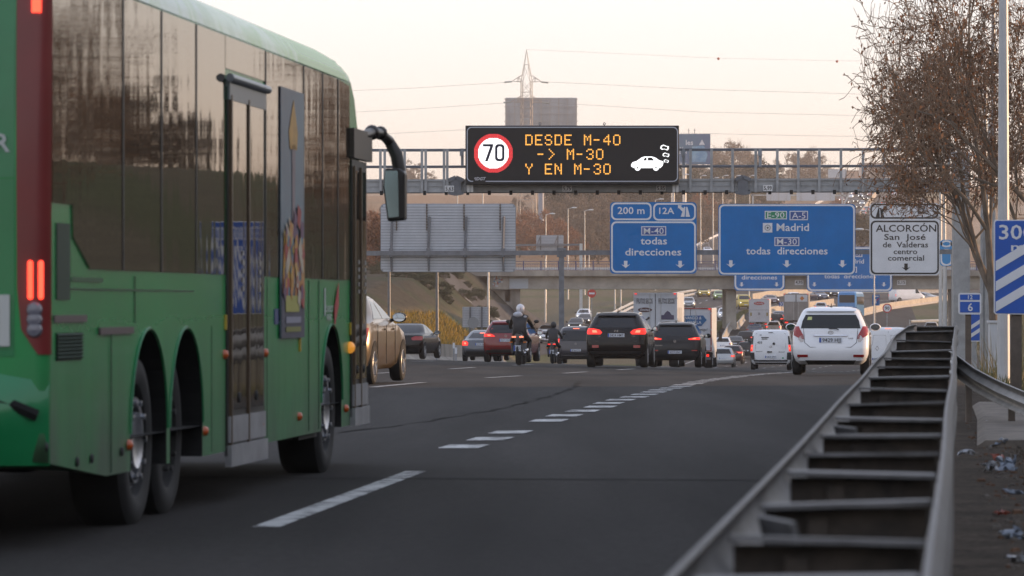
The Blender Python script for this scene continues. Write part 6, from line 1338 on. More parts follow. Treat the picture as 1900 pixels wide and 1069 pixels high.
pst('poster_band', [(.16, .06), (.8, .06), (.8, .085), (.16, .085)], M('poster_lilac', (.25, .25, .32), .5), 3)
pst('poster_band', [(.16, .025), (.8, .025), (.8, .045), (.16, .045)], M('poster_olive', (.2, .2, .05), .5), 3)
# rear end: panels, red corner pillar, lamps
pil = put(bs.patch(bs.rear, [(.98, 1.20, 1.2499), (1.10, 1.12, 1.2499), (1.3, 1.10, 1.2499), (2.84, 1.09, 1.2499)], .006, n=12), 'corner_pillar', BR, sm=60)
put(bs.patch(bs.rear, [(.98, -1.2499, -1.20), (1.10, -1.2499, -1.12), (2.84, -1.2499, -1.09)], .006, n=12), 'corner_pillar', BR, sm=60)
for x in (1.215, 1.165, -1.165, -1.215):
    m = MB()
    for k in range(14): m.lathe([(0, .012), (.011, .01), (.014, 0)], (x, bs.rear(x, 1.35) - .007, 1.26 + k * .0125), (0, -1, 0), 8)
    put(m, 'tail_light', M('bus_led_red', (.4, .02, .02), .3, emit=(1, .055, .025), es=3.2))
m = MB(); m.box((1.19, bs.rear(1.19, 2.7) - .008, 2.69), (.045, .01, .10)); put(m, 'marker_light', M('bus_led_red'))
m = MB()
for k in range(3): m.lathe([(0, .02), (.032, .016), (.04, 0)], (1.185, bs.rear(1.185, 1.2) - .007, 1.10 + k * .048), (0, -1, 0), 14)
put(m, 'lamp_cluster', M('grey_lens', (.16, .16, .19), .2, coat=.5))
put(bs.patch(bs.rear, [(1.84, -1.07, 1.085), (2.84, -1.07, 1.085)], .004, n=12), 'rear_panel', BGR); put(bs.patch(bs.rear, [(.97, -1.07, 1.085), (1.832, -1.07, 1.085)], .004, n=12), 'engine_cover', BGR)
m = MB(); f = lambda u, v, d: (u, -.010 - d, v)
m.prism([(.62, 1.02), (1.065, 1.02), (1.065, 1.27), (.62, 1.27)], f, 0, .006); mk = put(m, 'marker_board', M('reflective_white', (.5, .52, .5), .5)); m = MB(); m.prism([(.66, 1.055), (1.01, 1.055), (1.01, 1.235), (.66, 1.235)], f, .004, .010); m.build('orange_field', M('reflective_orange', (.52, .22, .02), .5), mk)
m = MB(); m.text('R', .085, f, 1.066, 1.965, .002, 'r', .02); put(m, 'rear_lettering', M('letter_grey', (.45, .48, .46), .5))
m = MB(); rows = [(.905, .0), (.80, -.07), (.70, -.09), (.60, -.07), (.44, .0)]
m.grid([[(x, (y if abs(x) < 1.15 else y * .3) + bs.rear(x, .6) - .004, z - (.06 * ((abs(x) - .9) / .35) if abs(x) > .9 and z > .8 else 0)) for x in np.linspace(-1.249, 1.249, 30)] for z, y in rows]); put(m, 'rear_bumper', BGR, sm=60)
m = MB(); m.path([(x, bs.rear(x, .6) - .055 * (1 if abs(x) < 1.1 else .4), .775 - .09 * max(0, (abs(x) - .85) / .35) ** 2) for x in np.linspace(-1.2, 1.2, 24)], [.032] * 24, 6); put(m, 'bumper_groove', WELL)
# flank details read off the photo
def fbox(x0, yt, x1, yb, mat, name, th=.008, off=0): 
    a, zt = bp(x0, yt); b_, _ = bp(x1, yt); zb_ = bp((x0 + x1) / 2, yb)[1]; m = MB(); m.box((1.25 + th / 2 - .002 + off, (a + b_) / 2, (zt + zb_) / 2), (th, b_ - a, abs(zt - zb_))); return put(m, name, mat)
fbox(103, 413, 128, 556, M('grille_green', (.012, .035, .015), .6), 'air_grille')
gv = fbox(103, 618, 150, 668, WELL, 'air_vent')
m = MB()
for k in range(7): a, z_ = bp(103, 622 + k * 7); b_, _ = bp(150, 620); m.box((1.258, (a + b_) / 2, z_), (.012, b_ - a, .008), Matrix.Rotation(.5, 3, 'Y'))
put(m, 'vent_slats', M('vent_green', (.02, .05, .025), .6))
for a in ((98, 585, 158, 598), (183, 608, 245, 620)): fbox(*a, M('slot_grey', (.12, .09, .09), .5, .3), 'handle_slot', .012)
fbox(132, 514, 190, 523, M('faded_lettering', (.02, .09, .03), .5), 'faded_lettering', .004)
for px, py in ((237, 826), (378, 800), (415, 658), (490, 655), (481, 787), (553, 773), (640, 758)):
    y_, z_ = bp(px, py); m = MB(); m.lathe([(0, .03), (.025, .022), (.03, 0)], (1.25, y_, z_), (1, 0, 0), 12); put(m, 'side_marker', M('marker_orange', (.5, .09, .015), .3, coat=.4), sm=60)
y_, z_ = bp(648, 645); m = MB(); m.ball((1.255, y_, z_), .055, 12, sq=(.7, 1, .8)); put(m, 'turn_signal', M('signal_amber', (.6, .22, .02), .3, emit=(1, .4, .05), es=.4), sm=60)
for px, py in ((417, 598), (649, 610), (555, 640)):
    y_, z_ = bp(px, py); m = MB(); m.box((1.255, y_, z_), (.012, .04, .09)); put(m, 'reflector', M('reflector_yellow', (.5, .33, .03), .4))
for px, py in ((142, 857), (169, 851), (225, 838), (85, 830)): y_, z_ = bp(px, py); m = MB(); m.lathe([(0, .012), (.02, .01), (.026, 0)], (1.25, y_, z_), (1, 0, 0), 10); put(m, 'panel_lock', DARK)
m = MB()
for px in (206, 250, 392): y_, zt = bp(px, 640); m.box((1.2505, y_, .72 if px != 250 else 1.25), (.004, .010, .75 if px != 250 else .25))
for y_ in (7.0, 8.9, 9.4): m.box((1.2505, y_, .87), (.004, .010, 1.04))
m.box((1.2505, 2.2, 1.30), (.004, 4.0, .008)); put(m, 'panel_gaps', M('gap_green', (.006, .05, .018), .5))
y_, z_ = bp(624, 560); m = MB(); m.prism([(y_ - .13, 1.05), (y_ + .09, 1.22), (y_ + .09, 1.38), (y_ - .13, 1.2)], lambda u, v, d: (1.256 - d, u, v), 0, .004); put(m, 'red_emblem', M('emblem_red', (.42, .03, .04), .5))
y_, z_ = bp(610, 560); m = MB(); m.text('CONSORCIO', .045, lambda u, v, d: (1.254, y_ + u, 1.17 + v), 0, 0, 0, 'c', .01); m.text('MADRID', .045, lambda u, v, d: (1.254, y_ + u, 1.11 + v), 0, 0, 0, 'c', .01); m.box((1.253, y_ - .22, 1.24), (.004, .04, .2)); put(m, 'operator_lettering', M('letter_white', (.55, .55, .55), .5))
fbox(508, 573, 515, 602, M('badge_navy', (.03, .05, .16), .5), 'blue_badge', .008)
# wheels with steel hubs
HUB = M('polished_hub', (.42, .43, .46), .3, .8, noise=.2, ns=10); HUBD = M('dull_hub', (.05, .05, .05), .6, .3, noise=.2)
for yc, hub, ins in ((2.72, HUB, .04), (3.92, HUBD, .08), (10.08, HUB, .02)):
    for sgn in (1, -1):
        m = MB(); c = Vector((sgn * (1.23 - ins), yc, .48)); prof = [(.30, -.30), (.44, -.30), (.475, -.26), (.482, -.2), (.482, -.09), (.475, -.03), (.44, 0), (.36, .01), (.31, -.01), (.29, -.06)]
        m.lathe(prof, c, (sgn, 0, 0), 48); m.lathe([(.29, -.06), (.0, -.06)], c, (sgn, 0, 0), 48); wo = put(m, 'wheel', M('bus_tyre', (.013, .013, .013), .75, noise=.3, ns=12), sm=40)
        m = MB(); front = yc > 8 or hub is HUB
        if hub is HUB: m.lathe([(.285, -.055), (.255, -.04), (.25, -.08), (.16, -.10), (.155, .0), (.12, -.02), (0, -.02)], c, (sgn, 0, 0), 40); m.lathe([(.235, -.06), (.235, -.01), (.19, -.01), (.19, -.07)], c, (sgn, 0, 0), 40)
        else: m.lathe([(.285, -.06), (.2, -.16), (.14, -.16), (.13, -.06), (0, -.05)], c, (sgn, 0, 0), 40)
        for k in range(10): a = 2 * math.pi * k / 10; m.lathe([(.018, -.02), (.018, .012), (0, .016)], c + Vector((0, .21 * math.cos(a), .21 * math.sin(a))), (sgn, 0, 0), 6)
        m.build('hub', hub, wo, smooth=35)
m = MB(); m.box((1.05, 9.2, .36), (.3, .9, .14)); m.box((1.1, 9.35, .5), (.26, .25, .3)); put(m, 'mud_guard', DARK)
# windscreen, mirror
put(bs.patch(bs.front, [(1.0, -1.18, 1.18), (1.8, -1.15, 1.15), (2.6, -1.05, 1.05)], .006, n=14, sg=1), 'windscreen', GLASS, sm=60)
m = MB(); m.box((1.26, 11.55, 2.42), (.05, 1.05, .22)); put(m, 'mirror_base', M('bronze_black', (.035, .025, .02), .4))
mi = MB(); Dm = 33.6
def bl(px, py, D): 
    p = P(px, py, D) - Vector((BX0, BY0, 0)); return Matrix.Rotation(R(BA), 3, 'Z') @ p
pts = [bl(672, 252, 32.6), bl(690, 246, 33.0), bl(706, 247, 33.4), bl(722, 262, 33.6), bl(736, 288, 33.6), bl(741, 318, 33.6)]
mi.path(pts, [.035, .04, .036, .042, .052, .05], 12); mi.ball(pts[1], .06, 12); mi.ball(pts[2], .055, 12); arm = mi.build('mirror_arm', M('mirror_black', (.018, .014, .012), .4, noise=.2), bus, smooth=50)
m = MB(); q = lambda x, y, D=33.5: bl(x, y, D)
fr = [(714, 312), (741, 312), (751, 320), (751, 408), (719, 411), (710, 345)]
fr_ = [q(*p) for p in fr]; bk = [p + Vector((.0, .16, 0)) for p in fr_]
m.add(fr_ + bk, [tuple(range(5, -1, -1)), tuple(range(6, 12))] + [(i, (i + 1) % 6, (i + 1) % 6 + 6, i + 6) for i in range(6)]); ho = bevel(m.build('mirror_housing', M('mirror_black'), bus), .015)
gl = [q(x, y, 33.47) for x, y in ((715, 317), (738, 317), (740, 402), (721, 404), (713, 345))]
m = MB(); m.add(gl, [(4, 3, 2, 1, 0)]); m.build('mirror_glass', M('bus_mirror', (.22, .33, .40), .06, 1), ho)
# ------------------------------------------------------------------ motorcycles and riders
def skin_body(name, joints, links, mat, parent, sub=2):
    me = bpy.data.meshes.new(name); names = list(joints); me.from_pydata([joints[k][0] for k in names], [(names.index(a), names.index(b_)) for a, b_ in links], [])
    o = bpy.data.objects.new(name, me); COL.objects.link(o); md = o.modifiers.new('skin', 'SKIN'); md.use_smooth_shade = True
    for i, k in enumerate(names): me.skin_vertices[0].data[i].radius = (joints[k][1],) * 2
    me.skin_vertices[0].data[0].use_root = True
    sb = o.modifiers.new('sub', 'SUBSURF'); sb.levels = sb.render_levels = sub
    me.materials.append(mat); bpy.context.view_layer.update(); dg = bpy.context.evaluated_depsgraph_get(); nm = bpy.data.meshes.new_from_object(o.evaluated_get(dg)); o.modifiers.clear(); o.data = nm
    nm.polygons.foreach_set('use_smooth', [True] * len(nm.polygons)); o.parent = parent; return o
LEATH = M('black_jacket', (.016, .015, .017), .55, noise=.25, ns=8, bump=.004, bs=18); TROUS = M('dark_trousers', (.012, .012, .015), .7, noise=.2); HELM = M('white_helmet', (.62, .62, .66), .2, coat=.6)
def motorbike(label, px, py, D, plate_txt, lit2=True, s=1.0):
    loc, D = place(px, py, D); t = thing('motorcycle', label, 'motorcycle', loc, HEADING)
    for y, wd in ((.32, .17), (1.82, .12)):
        m = MB(); m.lathe([(.2, -wd / 2), (.27, -wd / 2), (.31, -wd * .3), (.32, 0), (.31, wd * .3), (.27, wd / 2), (.2, wd / 2), (0, .02)], (0, y, .32), (1, 0, 0), 28); w_ = m.build('wheel', TYRE, t, smooth=40); m = MB(); m.lathe([(.2, -.05), (.18, -.03), (.05, -.04), (.05, .04), (.18, .03), (.2, .05)], (0, y, .32), (1, 0, 0), 20); m.build('rim', DSTEEL, w_)
    m = MB(); m.path([(0, -.05, .86), (0, .15, .84), (0, .55, .80), (0, .95, .80), (0, 1.25, .98), (0, 1.5, .98)], [.10, .14, .17, .15, .18, .10], 12); m.build('tank_and_tail', M('bike_black', (.014, .012, .013), .25, coat=.5), t, smooth=60)
    m = MB(); m.path([(0, .2, .88), (0, .55, .87), (0, .98, .90)], [.12, .15, .12], 10); m.build('saddle', PLAST, t, smooth=60)
    m = MB(); m.box((0, 1.0, .5), (.34, .55, .42)); m.box((0, .62, .42), (.22, .6, .12)); bevel(m.build('engine', DSTEEL, t), .04)
    for sgn in (1, -1):
        m = MB(); m.path([(sgn * .10, 1.82, .32), (sgn * .10, 1.55, .95), (sgn * .10, 1.48, 1.10)], .035, 8); m.build('fork', DSTEEL, t)
        m = MB(); m.path([(sgn * .05, 1.45, 1.10), (sgn * .25, 1.40, 1.12), (sgn * .38, 1.30, 1.10)], .02, 8); m.build('handlebar', PLAST, t)
        m = MB(); m.path([(sgn * .30, 1.38, 1.12), (sgn * .40, 1.42, 1.28)], .012, 6); m.ball((sgn * .43, 1.42, 1.32), .075, 10, sq=(1.1, .5, .75)); m.build('side_mirror', PLAST, t)
        m = MB(); m.box((sgn * .115, -.10, .86), (.12, .03, .045)); m.build('tail_light', LAMP_HOT if lit2 else LAMP_ON, t); m = MB(); m.box((sgn * .21, -.02, .70), (.10, .03, .04)); m.build('indicator', AMBER, t)
    m = MB(); m.path([(0, -.02, .80), (0, -.16, .62), (0, -.20, .42)], [.07, .04, .05], 8); m.build('rear_mudguard', PLAST, t)
    plate(t, (0, -.20, .52), plate_txt, .22, .17)
    m = MB(); m.lathe([(.05, 0), (.065, .02), (.07, .5), (.05, .55)], (.22, -.05, .42), (0, 1, .1), 16); m.lathe([(.045, -.003), (0, .02)], (.22, -.05, .42), (0, 1, .1), 12); m.build('exhaust', CHROME, t, smooth=50)
    return t, loc
def rider(label, loc, hood=True, helm=HELM):
    t = thing('person', label, 'person', loc, HEADING)
    J = dict(pelvis=((0, .50, .95), .16), waist=((0, .55, 1.12), .165), chest=((0, .66, 1.36), .19), neck=((0, .74, 1.54), .075), head=((0, .78, 1.64), .07))
    L_ = [('pelvis', 'waist'), ('waist', 'chest'), ('chest', 'neck'), ('neck', 'head')]
    for s, n in ((1, 'r'), (-1, 'l')):
        J.update({n + 'sh': ((s * .21, .68, 1.44), .085), n + 'el': ((s * .33, .92, 1.20), .06), n + 'wr': ((s * .34, 1.22, 1.12), .042), n + 'hip': ((s * .14, .56, .90), .115), n + 'kn': ((s * .27, 1.02, .74), .075), n + 'an': ((s * .21, .74, .36), .05), n + 'toe': ((s * .23, .96, .31), .04)})
        L_ += [('chest', n + 'sh'), (n + 'sh', n + 'el'), (n + 'el', n + 'wr'), ('pelvis', n + 'hip'), (n + 'hip', n + 'kn'), (n + 'kn', n + 'an'), (n + 'an', n + 'toe')]
    skin_body('body', J, L_, LEATH, t)
    for s in (1, -1):
        m = MB(); m.ball((s * .345, 1.28, 1.12), .045, 8, sq=(.9, 1.2, .8))
        for k in range(4): m.path([(s * (.30 + k * .026), 1.31, 1.13), (s * (.30 + k * .026), 1.36, 1.125), (s * (.30 + k * .026), 1.355, 1.085 - .004 * k)], [.013, .012, .010], 6)
        m.path([(s * .30, 1.26, 1.11), (s * .285, 1.31, 1.09)], [.014, .011], 6); m.build('glove', PLAST, t, smooth=60)
    m = MB(); m.ball((0, .80, 1.70), .145, 20, sq=(.92, 1.1, 1.08)); h = m.build('helmet', helm, t, smooth=60)
    m = MB(); m.prism([(a, b_) for a, b_ in ((-.02, -.03), (.10, -.03), (.09, .04), (-.01, .04))], lambda u, v, d: (.03 + u, .80 - math.sqrt(max(.001, 1 - ((.03 + u) / .136) ** 2 - (v / .16) ** 2)) * .163 - d, 1.70 + v), 0, .004)
    if hood: m.build('helmet_stripe', M('helmet_red', (.42, .05, .05), .3), h)
    m = MB(); m.ball((0, .93, 1.69), .09, 12, sq=(1.1, .4, .6)); m.build('visor', GLASS, h)
    if hood:
        m = MB(); m.ball((-.06, .62, 1.53), .12, 12, sq=(1.25, .7, .75)); m.build('hood', M('pale_hood', (.45, .47, .52), .8, noise=.1, ns=8), t, smooth=60)
        m = MB(); m.ball((.16, .60, 1.46), .055, 8, sq=(1, .5, .8)); m.build('shoulder_patch', M('patch_grey', (.4, .4, .43), .7), t)
    return t
_, l_ = motorbike('black motorcycle with two bright red tail lamps in front of the red SUV', 961, 672, 130, '8105 KHD'); rider('motorcyclist in black jacket, pale hood and white helmet with a red patch, seen from behind', l_)
_, l_ = motorbike('small dark motorcycle half hidden left of the violet grey minivan', 1024, 672, 190, '2219 KSB', False); rider('motorcyclist all in black with a black helmet, left of the minivan', l_, False, PLAST)
# ------------------------------------------------------------------ trees and plants
BARK = M('sycamore_bark', (.16, .125, .095), .9, noise=.35, ns=3); TWIG = M('twig_brown', (.22, .145, .095), .9); LEAF = M('dead_leaf', (.30, .13, .055), .8, noise=.5, ns=1.2); LEAF2 = M('dead_leaf_dark', (.085, .04, .025), .85, noise=.4, ns=1)
def leaf_quads(n, pts, size, seed, spread=.12):
    r = np.random.default_rng(seed); idx = r.integers(0, len(pts), n); c = np.array(pts)[idx] + r.normal(0, spread, (n, 3)); a = r.normal(0, 1, (n, 3)); b = r.normal(0, 1, (n, 3))
    a /= np.linalg.norm(a, axis=1)[:, None]; b -= a * (a * b).sum(1)[:, None]; b /= np.linalg.norm(b, axis=1)[:, None]; s = (size * r.uniform(.5, 1.3, n))[:, None]
    v = np.stack([c - a * s, c + b * s * .7, c + a * s, c - b * s * .7], 1).reshape(-1, 3); return v.tolist(), [(4 * i, 4 * i + 1, 4 * i + 2, 4 * i + 3) for i in range(n)]
def sycamore(seed, H=11.0, depth=6, leaves=2600, rtr=.19, first=2.2, lean=(0, 0)):
    r = np.random.default_rng(seed); wood = MB(); twig = MB(); tips = []
    def grow(p, d, L, rad, k):
        if k >= 2 and p.z < 3.1 and math.hypot(p.x, p.y) > 1.5: return
        n = 3 if k > 1 else 2; pts = [p]; rr = [rad]; dd = d.copy()
        for i in range(n):
            dd = (dd + Vector(r.normal(0, .13 + .03 * k, 3)) + Vector((0, 0, .05 if k < 3 else -.01))).normalized(); pts.append(pts[-1] + dd * L / n); rr.append(rad * (1 - .38 * (i + 1) / n))
        if k >= 2 and pts[-1].z < 3.5 and math.hypot(pts[-1].x, pts[-1].y) > 1.2: return
        (wood if k < 4 else twig).path(pts, [max(q_, .0085) for q_ in rr], 8 if k < 2 else 5 if k < 4 else 3, caps=False)
        if k >= depth - 2: tips.extend([tuple(q_) for q_ in pts[1:]])
        if k == depth: return
        m = int(r.integers(2, 5)) if k > 0 else 7
        for j in range(m):
            t_ = .35 + .65 * (j + r.uniform(.2, 1)) / m if k > 0 else r.uniform(.55, 1); i = min(n - 1, int(t_ * n)); q_ = pts[i].lerp(pts[i + 1], t_ * n - i) if t_ < 1 else pts[-1]
            ax = Vector(r.normal(0, 1, 3)); ax = (ax - dd * ax.dot(dd)).normalized(); an = r.uniform(.45, .95) if k else r.uniform(.5, 1.05); nd = (dd * math.cos(an) + ax * math.sin(an)).normalized()
            grow(q_, nd, L * r.uniform(.58, .82), rr[-1] * r.uniform(.55, .75), k + 1)
        grow(pts[-1], dd, L * .75, rr[-1] * .9, k + 1)
    grow(Vector((0, 0, -.2)), Vector((lean[0], lean[1], 1)).normalized(), first + H * .12, rtr, 0)
    return wood, twig, tips
syc = []
for sd_, dp in ((11, 6), (23, 6), (31, 5)):
    wd, tw, tips = sycamore(sd_, depth=dp); syc.append((wd, tw, tips))
def tree(name, label, X, D, proto, sc_=1.0, rz=0.0, group=None, lv=2400, wide=1.0, meshes={}):
    key = id(proto); z = gz(X, D); t = thing(name, label, 'tree', (X, D, z), rz, group); t.scale = (sc_ * wide, sc_ * wide, sc_ * (1.18 if wide < 1 else 1))
    if key not in meshes:
        wd, tw, tips = proto; a = wd.build('trunk', BARK, t, smooth=60); b_ = tw.build('twigs', TWIG, t)
        r = np.random.default_rng(5); v, f = leaf_quads(lv, tips, .055, 3, .05); m = MB(); m.add(v, f, 0); v, f = leaf_quads(lv // 2, tips, .045, 4, .05); m.add(v, f, 1); c_ = m.build('dead_leaves', [LEAF, LEAF2], t); meshes[key] = (a.data, b_.data, c_.data)
    else:
        for nm, d in zip(('trunk', 'twigs', 'dead_leaves'), meshes[key]): o = bpy.data.objects.new(nm, d); COL.objects.link(o); o.parent = t
    return t
tree('sycamore_tree', 'bare sycamore with rusty leaf scraps overhanging the white Alcorcon sign', wx(1848, 122), 122, syc[0], 1.12, R(20), lv=4800, wide=.70)
tree('sycamore_tree', 'second bare sycamore filling the right edge behind the corner lamp post', wx(1935, 108), 108, syc[1], 1.15, R(140), lv=4800, wide=.7)
for i, (X, D, s, k) in enumerate(((30, 124, .9, 2), (52, 200, 1.1, 2), (44, 160, .8, 2), (64, 245, 1.2, 2), (27, 150, .9, 2))):
    tree('sycamore_tree', 'bare sycamore on the right hand mound outside the picture', X, D, syc[k], s, R(70 * i), 'sycamores on the mound to the right', lv=500)
# bushy winter trees in the valley and on the hills
def bushy(seed, H, Wd, n, size, col1, col2, trunk=.2, base=.12, name='crown', spiky=0.0):
    r = np.random.default_rng(seed); cl = []
    for k in range(26):
        a = r.uniform(0, 6.28); h = r.uniform(base + .08, .93); rad = Wd / 2 * math.sqrt(max(.05, 1 - ((h - .5) / .55) ** 2)) * r.uniform(.25, .85); cl.append((rad * math.cos(a), rad * math.sin(a), h * H, r.uniform(.16, .34) * Wd * .5))
    P_ = []
    for x, y, z, s in cl:
        k = n // 26; d = r.normal(0, 1, (k, 3)); d /= np.linalg.norm(d, axis=1)[:, None]; P_.append(np.array([x, y, z]) + d * (s * r.uniform(.55, 1.05, (k, 1))) * np.array([1, 1, .85]))
    pts = np.concatenate(P_); v, f = leaf_quads(len(pts), pts, size, seed + 1, size * .4); m = MB(); h = len(f) // 2; m.add(v, f); m.m = [int(q_ < .5) for q_ in r.uniform(0, 1, len(f))]
    if spiky:
        for k in range(int(spiky)):
            i = int(r.integers(0, len(cl))); x, y, z, s = cl[i]; d = Vector((x, y, max(.3, z - H * .25) * .8)).normalized(); d = (d + Vector(r.normal(0, .3, 3)) + Vector((0, 0, .5))).normalized(); p = Vector((x, y, z)); m.path([p, p + d * s * r.uniform(.8, 1.9)], [size * .12, size * .03], 3, 0, False)
    tr = MB(); tr.path([(0, 0, -1), (.05 * Wd, 0, H * .3), (0, .05 * Wd, H * .65)], [trunk * 1.3, trunk, trunk * .4], 7)
    for x, y, z, s in cl[:12]: tr.path([(0, 0, max(.2, z * .45)), (x * .6, y * .6, z * .8), (x, y, z)], [trunk * .5, trunk * .25, trunk * .08], 5, 0, False)
    return tr, m, (M(name + '_a', col1, .9, noise=.3, ns=.3), M(name + '_b', col2, .9, noise=.3, ns=.3))
PR = {'rust': bushy(31, 7, 7, 5200, .14, (.30, .135, .065), (.20, .09, .05), name='rust_twigs', spiky=500), 'brown': bushy(37, 8, 8, 5200, .14, (.155, .115, .08), (.11, .085, .065), name='brown_twigs', spiky=600),
      'olive': bushy(41, 7, 9, 5200, .16, (.085, .085, .045), (.06, .065, .035), name='olive_leaves'), 'pine': bushy(43, 9, 12, 7000, .2, (.030, .038, .020), (.020, .027, .016), name='pine_needles', base=.3, trunk=.3)}
tm = {}
def bush(kind, px, py, D=None, H=None, label=None, group=None, sx=1.0):
    tr, cr, mats = PR[kind]
    D = D or hit(px, py); X = wx(px, D); h0 = {'rust': 7, 'brown': 8, 'olive': 7, 'pine': 9}[kind]; s = (H or h0) / h0
    nm = {'rust': 'rusty_tree', 'brown': 'bare_tree', 'olive': 'evergreen_shrub', 'pine': 'stone_pine'}[kind]
    t = thing(nm, label, 'tree' if kind != 'olive' else 'shrub', (X, D, gz(X, D) - .2), rng.uniform(0, 6.28), group); t.scale = (s * sx, s * sx, s)
    if kind not in tm: a = tr.build('trunk', BARK, t); b_ = cr.build('crown', list(mats), t); tm[kind] = (a.data, b_.data)
    else:
        for n_, d in zip(('trunk', 'crown'), tm[kind]): o = bpy.data.objects.new(n_, d); COL.objects.link(o); o.parent = t
    return t
GR = dict(rust=('rusty twigged bare tree in the belt beyond the bridge railing', 'rusty trees beyond the bridge'), brown=('grey brown bare tree in the belt beyond the bridge railing', 'grey brown trees beyond the bridge'), pine=('dark broad stone pine on the rise behind the bare trees', 'stone pines on the rise'), olive=('dark green shrub on the earth slope or verge', 'green shrubs on slopes'))
def belt(kind, items):
    for px, py, H in items: bush(kind, px, py, None, H, *GR[kind])
belt('rust', [(966, 478, 7), (985, 470, 8), (1005, 478, 6), (1025, 470, 7), (1046, 476, 6.5), (1068, 482, 5.5), (1088, 484, 5), (1008, 455, 8), (972, 450, 7.5), (952, 470, 7), (1300, 436, 8), (1318, 430, 8), (1332, 425, 7), (1284, 440, 7), (1306, 420, 8), (1560, 412, 6)])
belt('rust', [(700, 500, 6), (712, 486, 6.5), (722, 505, 6), (735, 520, 5), (705, 470, 6), (690, 450, 7)])
belt('brown', [(1100, 470, 10), (1122, 468, 11), (1075, 452, 11), (1050, 446, 10), (1098, 446, 12), (1124, 440, 12), (1140, 452, 11), (1028, 440, 9), (1160, 470, 10), (1296, 458, 8), (1110, 490, 7), (1130, 486, 8), (1080, 470, 8), (1346, 440, 9), (1310, 440, 10)])
belt('brown', [(968, 412, 7), (952, 430, 7), (940, 450, 6), (700, 425, 5), (716, 408, 4), (1010, 420, 7)])
belt('pine', [(1056, 412, 10), (1085, 412, 12), (1112, 412, 13), (1140, 410, 13), (1168, 410, 13), (1195, 408, 13), (1222, 408, 14), (1250, 405, 13), (1278, 402, 12), (1306, 395, 12), (1336, 392, 12), (1366, 388, 13), (1392, 388, 13), (1415, 386, 12), (1600, 470, 7), (1596, 455, 7)])
belt('olive', [(1395, 402, 8), (1430, 398, 8), (1380, 415, 7), (1262, 430, 6), (1030, 405, 6)])
for px, H in ((1266, 14), (1284, 10), (1302, 12), (1335, 17), (1348, 20), (1362, 21), (1376, 19), (1386, 16), (1440, 12), (1480, 15), (1492, 17), (1506, 17), (1514, 14), (1412, 11), (752, 9), (768, 11), (800, 6), (1540, 9), (1625, 10), (1660, 9)):
    bush('brown', px, 0, 1720 + rng.uniform(-60, 60), H * .85, 'bare tree standing on the far skyline under the gantry railings', 'bare trees on the far skyline', 1.1)
# scrub on the earth slope under the slatted sign back
for k in range(46):
    D = rng.uniform(330, 455); px = rng.uniform(690, 925); X = wx(px, D)
    bush('olive', px, 0, D, rng.uniform(.5, 1.3), 'low dark scrub bush on the earth slope under the slatted sign back', 'scrub bushes on the earth slope', 1.5)
# unseen trees added behind the camera to darken reflections in shiny bodywork
for k in range(12):
    X = -44 + k * 8 + rng.uniform(-2, 2); D = -95 - rng.uniform(0, 60); tr, cr, mats = PR['brown']; t = thing('bare_tree', 'tall dark bare tree added behind the camera for darker reflections', 'tree', (X, D, gz(X, D) - .2), rng.uniform(0, 6), 'trees added behind the camera'); t.scale = (1.5, 1.5, 1.9)
    for n_, d in zip(('trunk', 'crown'), tm['brown']): o = bpy.data.objects.new(n_, d); COL.objects.link(o); o.parent = t
for k in range(12):  # unseen low trees added to break the mound's edge in the bus windows
    D = 95 + k * 13 + rng.uniform(-4, 4); u = rng.uniform(23, 38); X = float(ref(D) + u); t = thing('bare_tree', 'low bare tree added on the mound to the right, outside the picture', 'tree', (X, D, gz(X, D) - .3), rng.uniform(0, 6), 'low trees added on the right hand mound'); s_ = rng.uniform(.25, .6); t.scale = (s_, s_, s_)
    for n_, d in zip(('trunk', 'crown'), tm['brown']): o = bpy.data.objects.new(n_, d); COL.objects.link(o); o.parent = t
# grass and weeds
def blades(name, pts, h, wd, mats, seed, lean=.35, tip=False):
    r = np.random.default_rng(seed); n = len(pts); p = np.array(pts); a = r.uniform(0, 6.28, n); hh = h * r.uniform(.4, 1.3, n); dx = np.stack([np.cos(a), np.sin(a), np.zeros(n)], 1) * wd; tl = r.normal(0, lean, (n, 3)) * hh[:, None]; tl[:, 2] = hh
    v = np.stack([p - dx, p + dx, p + tl], 1).reshape(-1, 3); m = MB(); m.add(v.tolist(), [(3 * i, 3 * i + 1, 3 * i + 2) for i in range(n)]); m.m = [int(q_) for q_ in r.integers(0, len(mats), n)]
    return tag(m.build(name, mats), kind='stuff')
def scatter(n, fu, fd, cond=None):
    o = []
    while len(o) < n:
        d = fd(); u = fu(d)
        if cond is None or cond(u, d): o.append((float(u + ref(d)), d, float(gz_u(u, d)) - .03))
    return o
G1, G2, G3 = M('dry_straw', (.22, .16, .07), .9), M('green_blade', (.07, .095, .03), .9), M('mustard_flower', (.40, .24, .02), .9); G4 = M('olive_blade', (.11, .11, .04), .9)
blades('mustard_bank', scatter(26000, lambda d: toe(d) - 1.0 - rng.uniform(0, 9), lambda: rng.uniform(165, 300), lambda u, d: gz_u(u, d) < .6), .38, .035, [G3, G3, G4, G1], 3)
blades('verge_grass', scatter(5000, lambda d: 1.5 + rng.exponential(1.5), lambda: rng.uniform(49, 130)), .22, .012, [G1, G2, G2, G4], 4)
blades('roadside_weeds', scatter(900, lambda d: 3.2 + rng.uniform(-1.6, 1.4), lambda: rng.uniform(80, 118)), .95, .012, [G1, G4], 5, .25)
blades('gutter_weeds', scatter(1500, lambda d: 1.0 + abs(rng.normal(0, .5)), lambda: rng.uniform(24, 48)), .06, .007, [M('dead_stem_pale', (.11, .08, .05), .9), M('dead_stem', (.07, .05, .03), .9), M('dead_stem')], 6, .5)
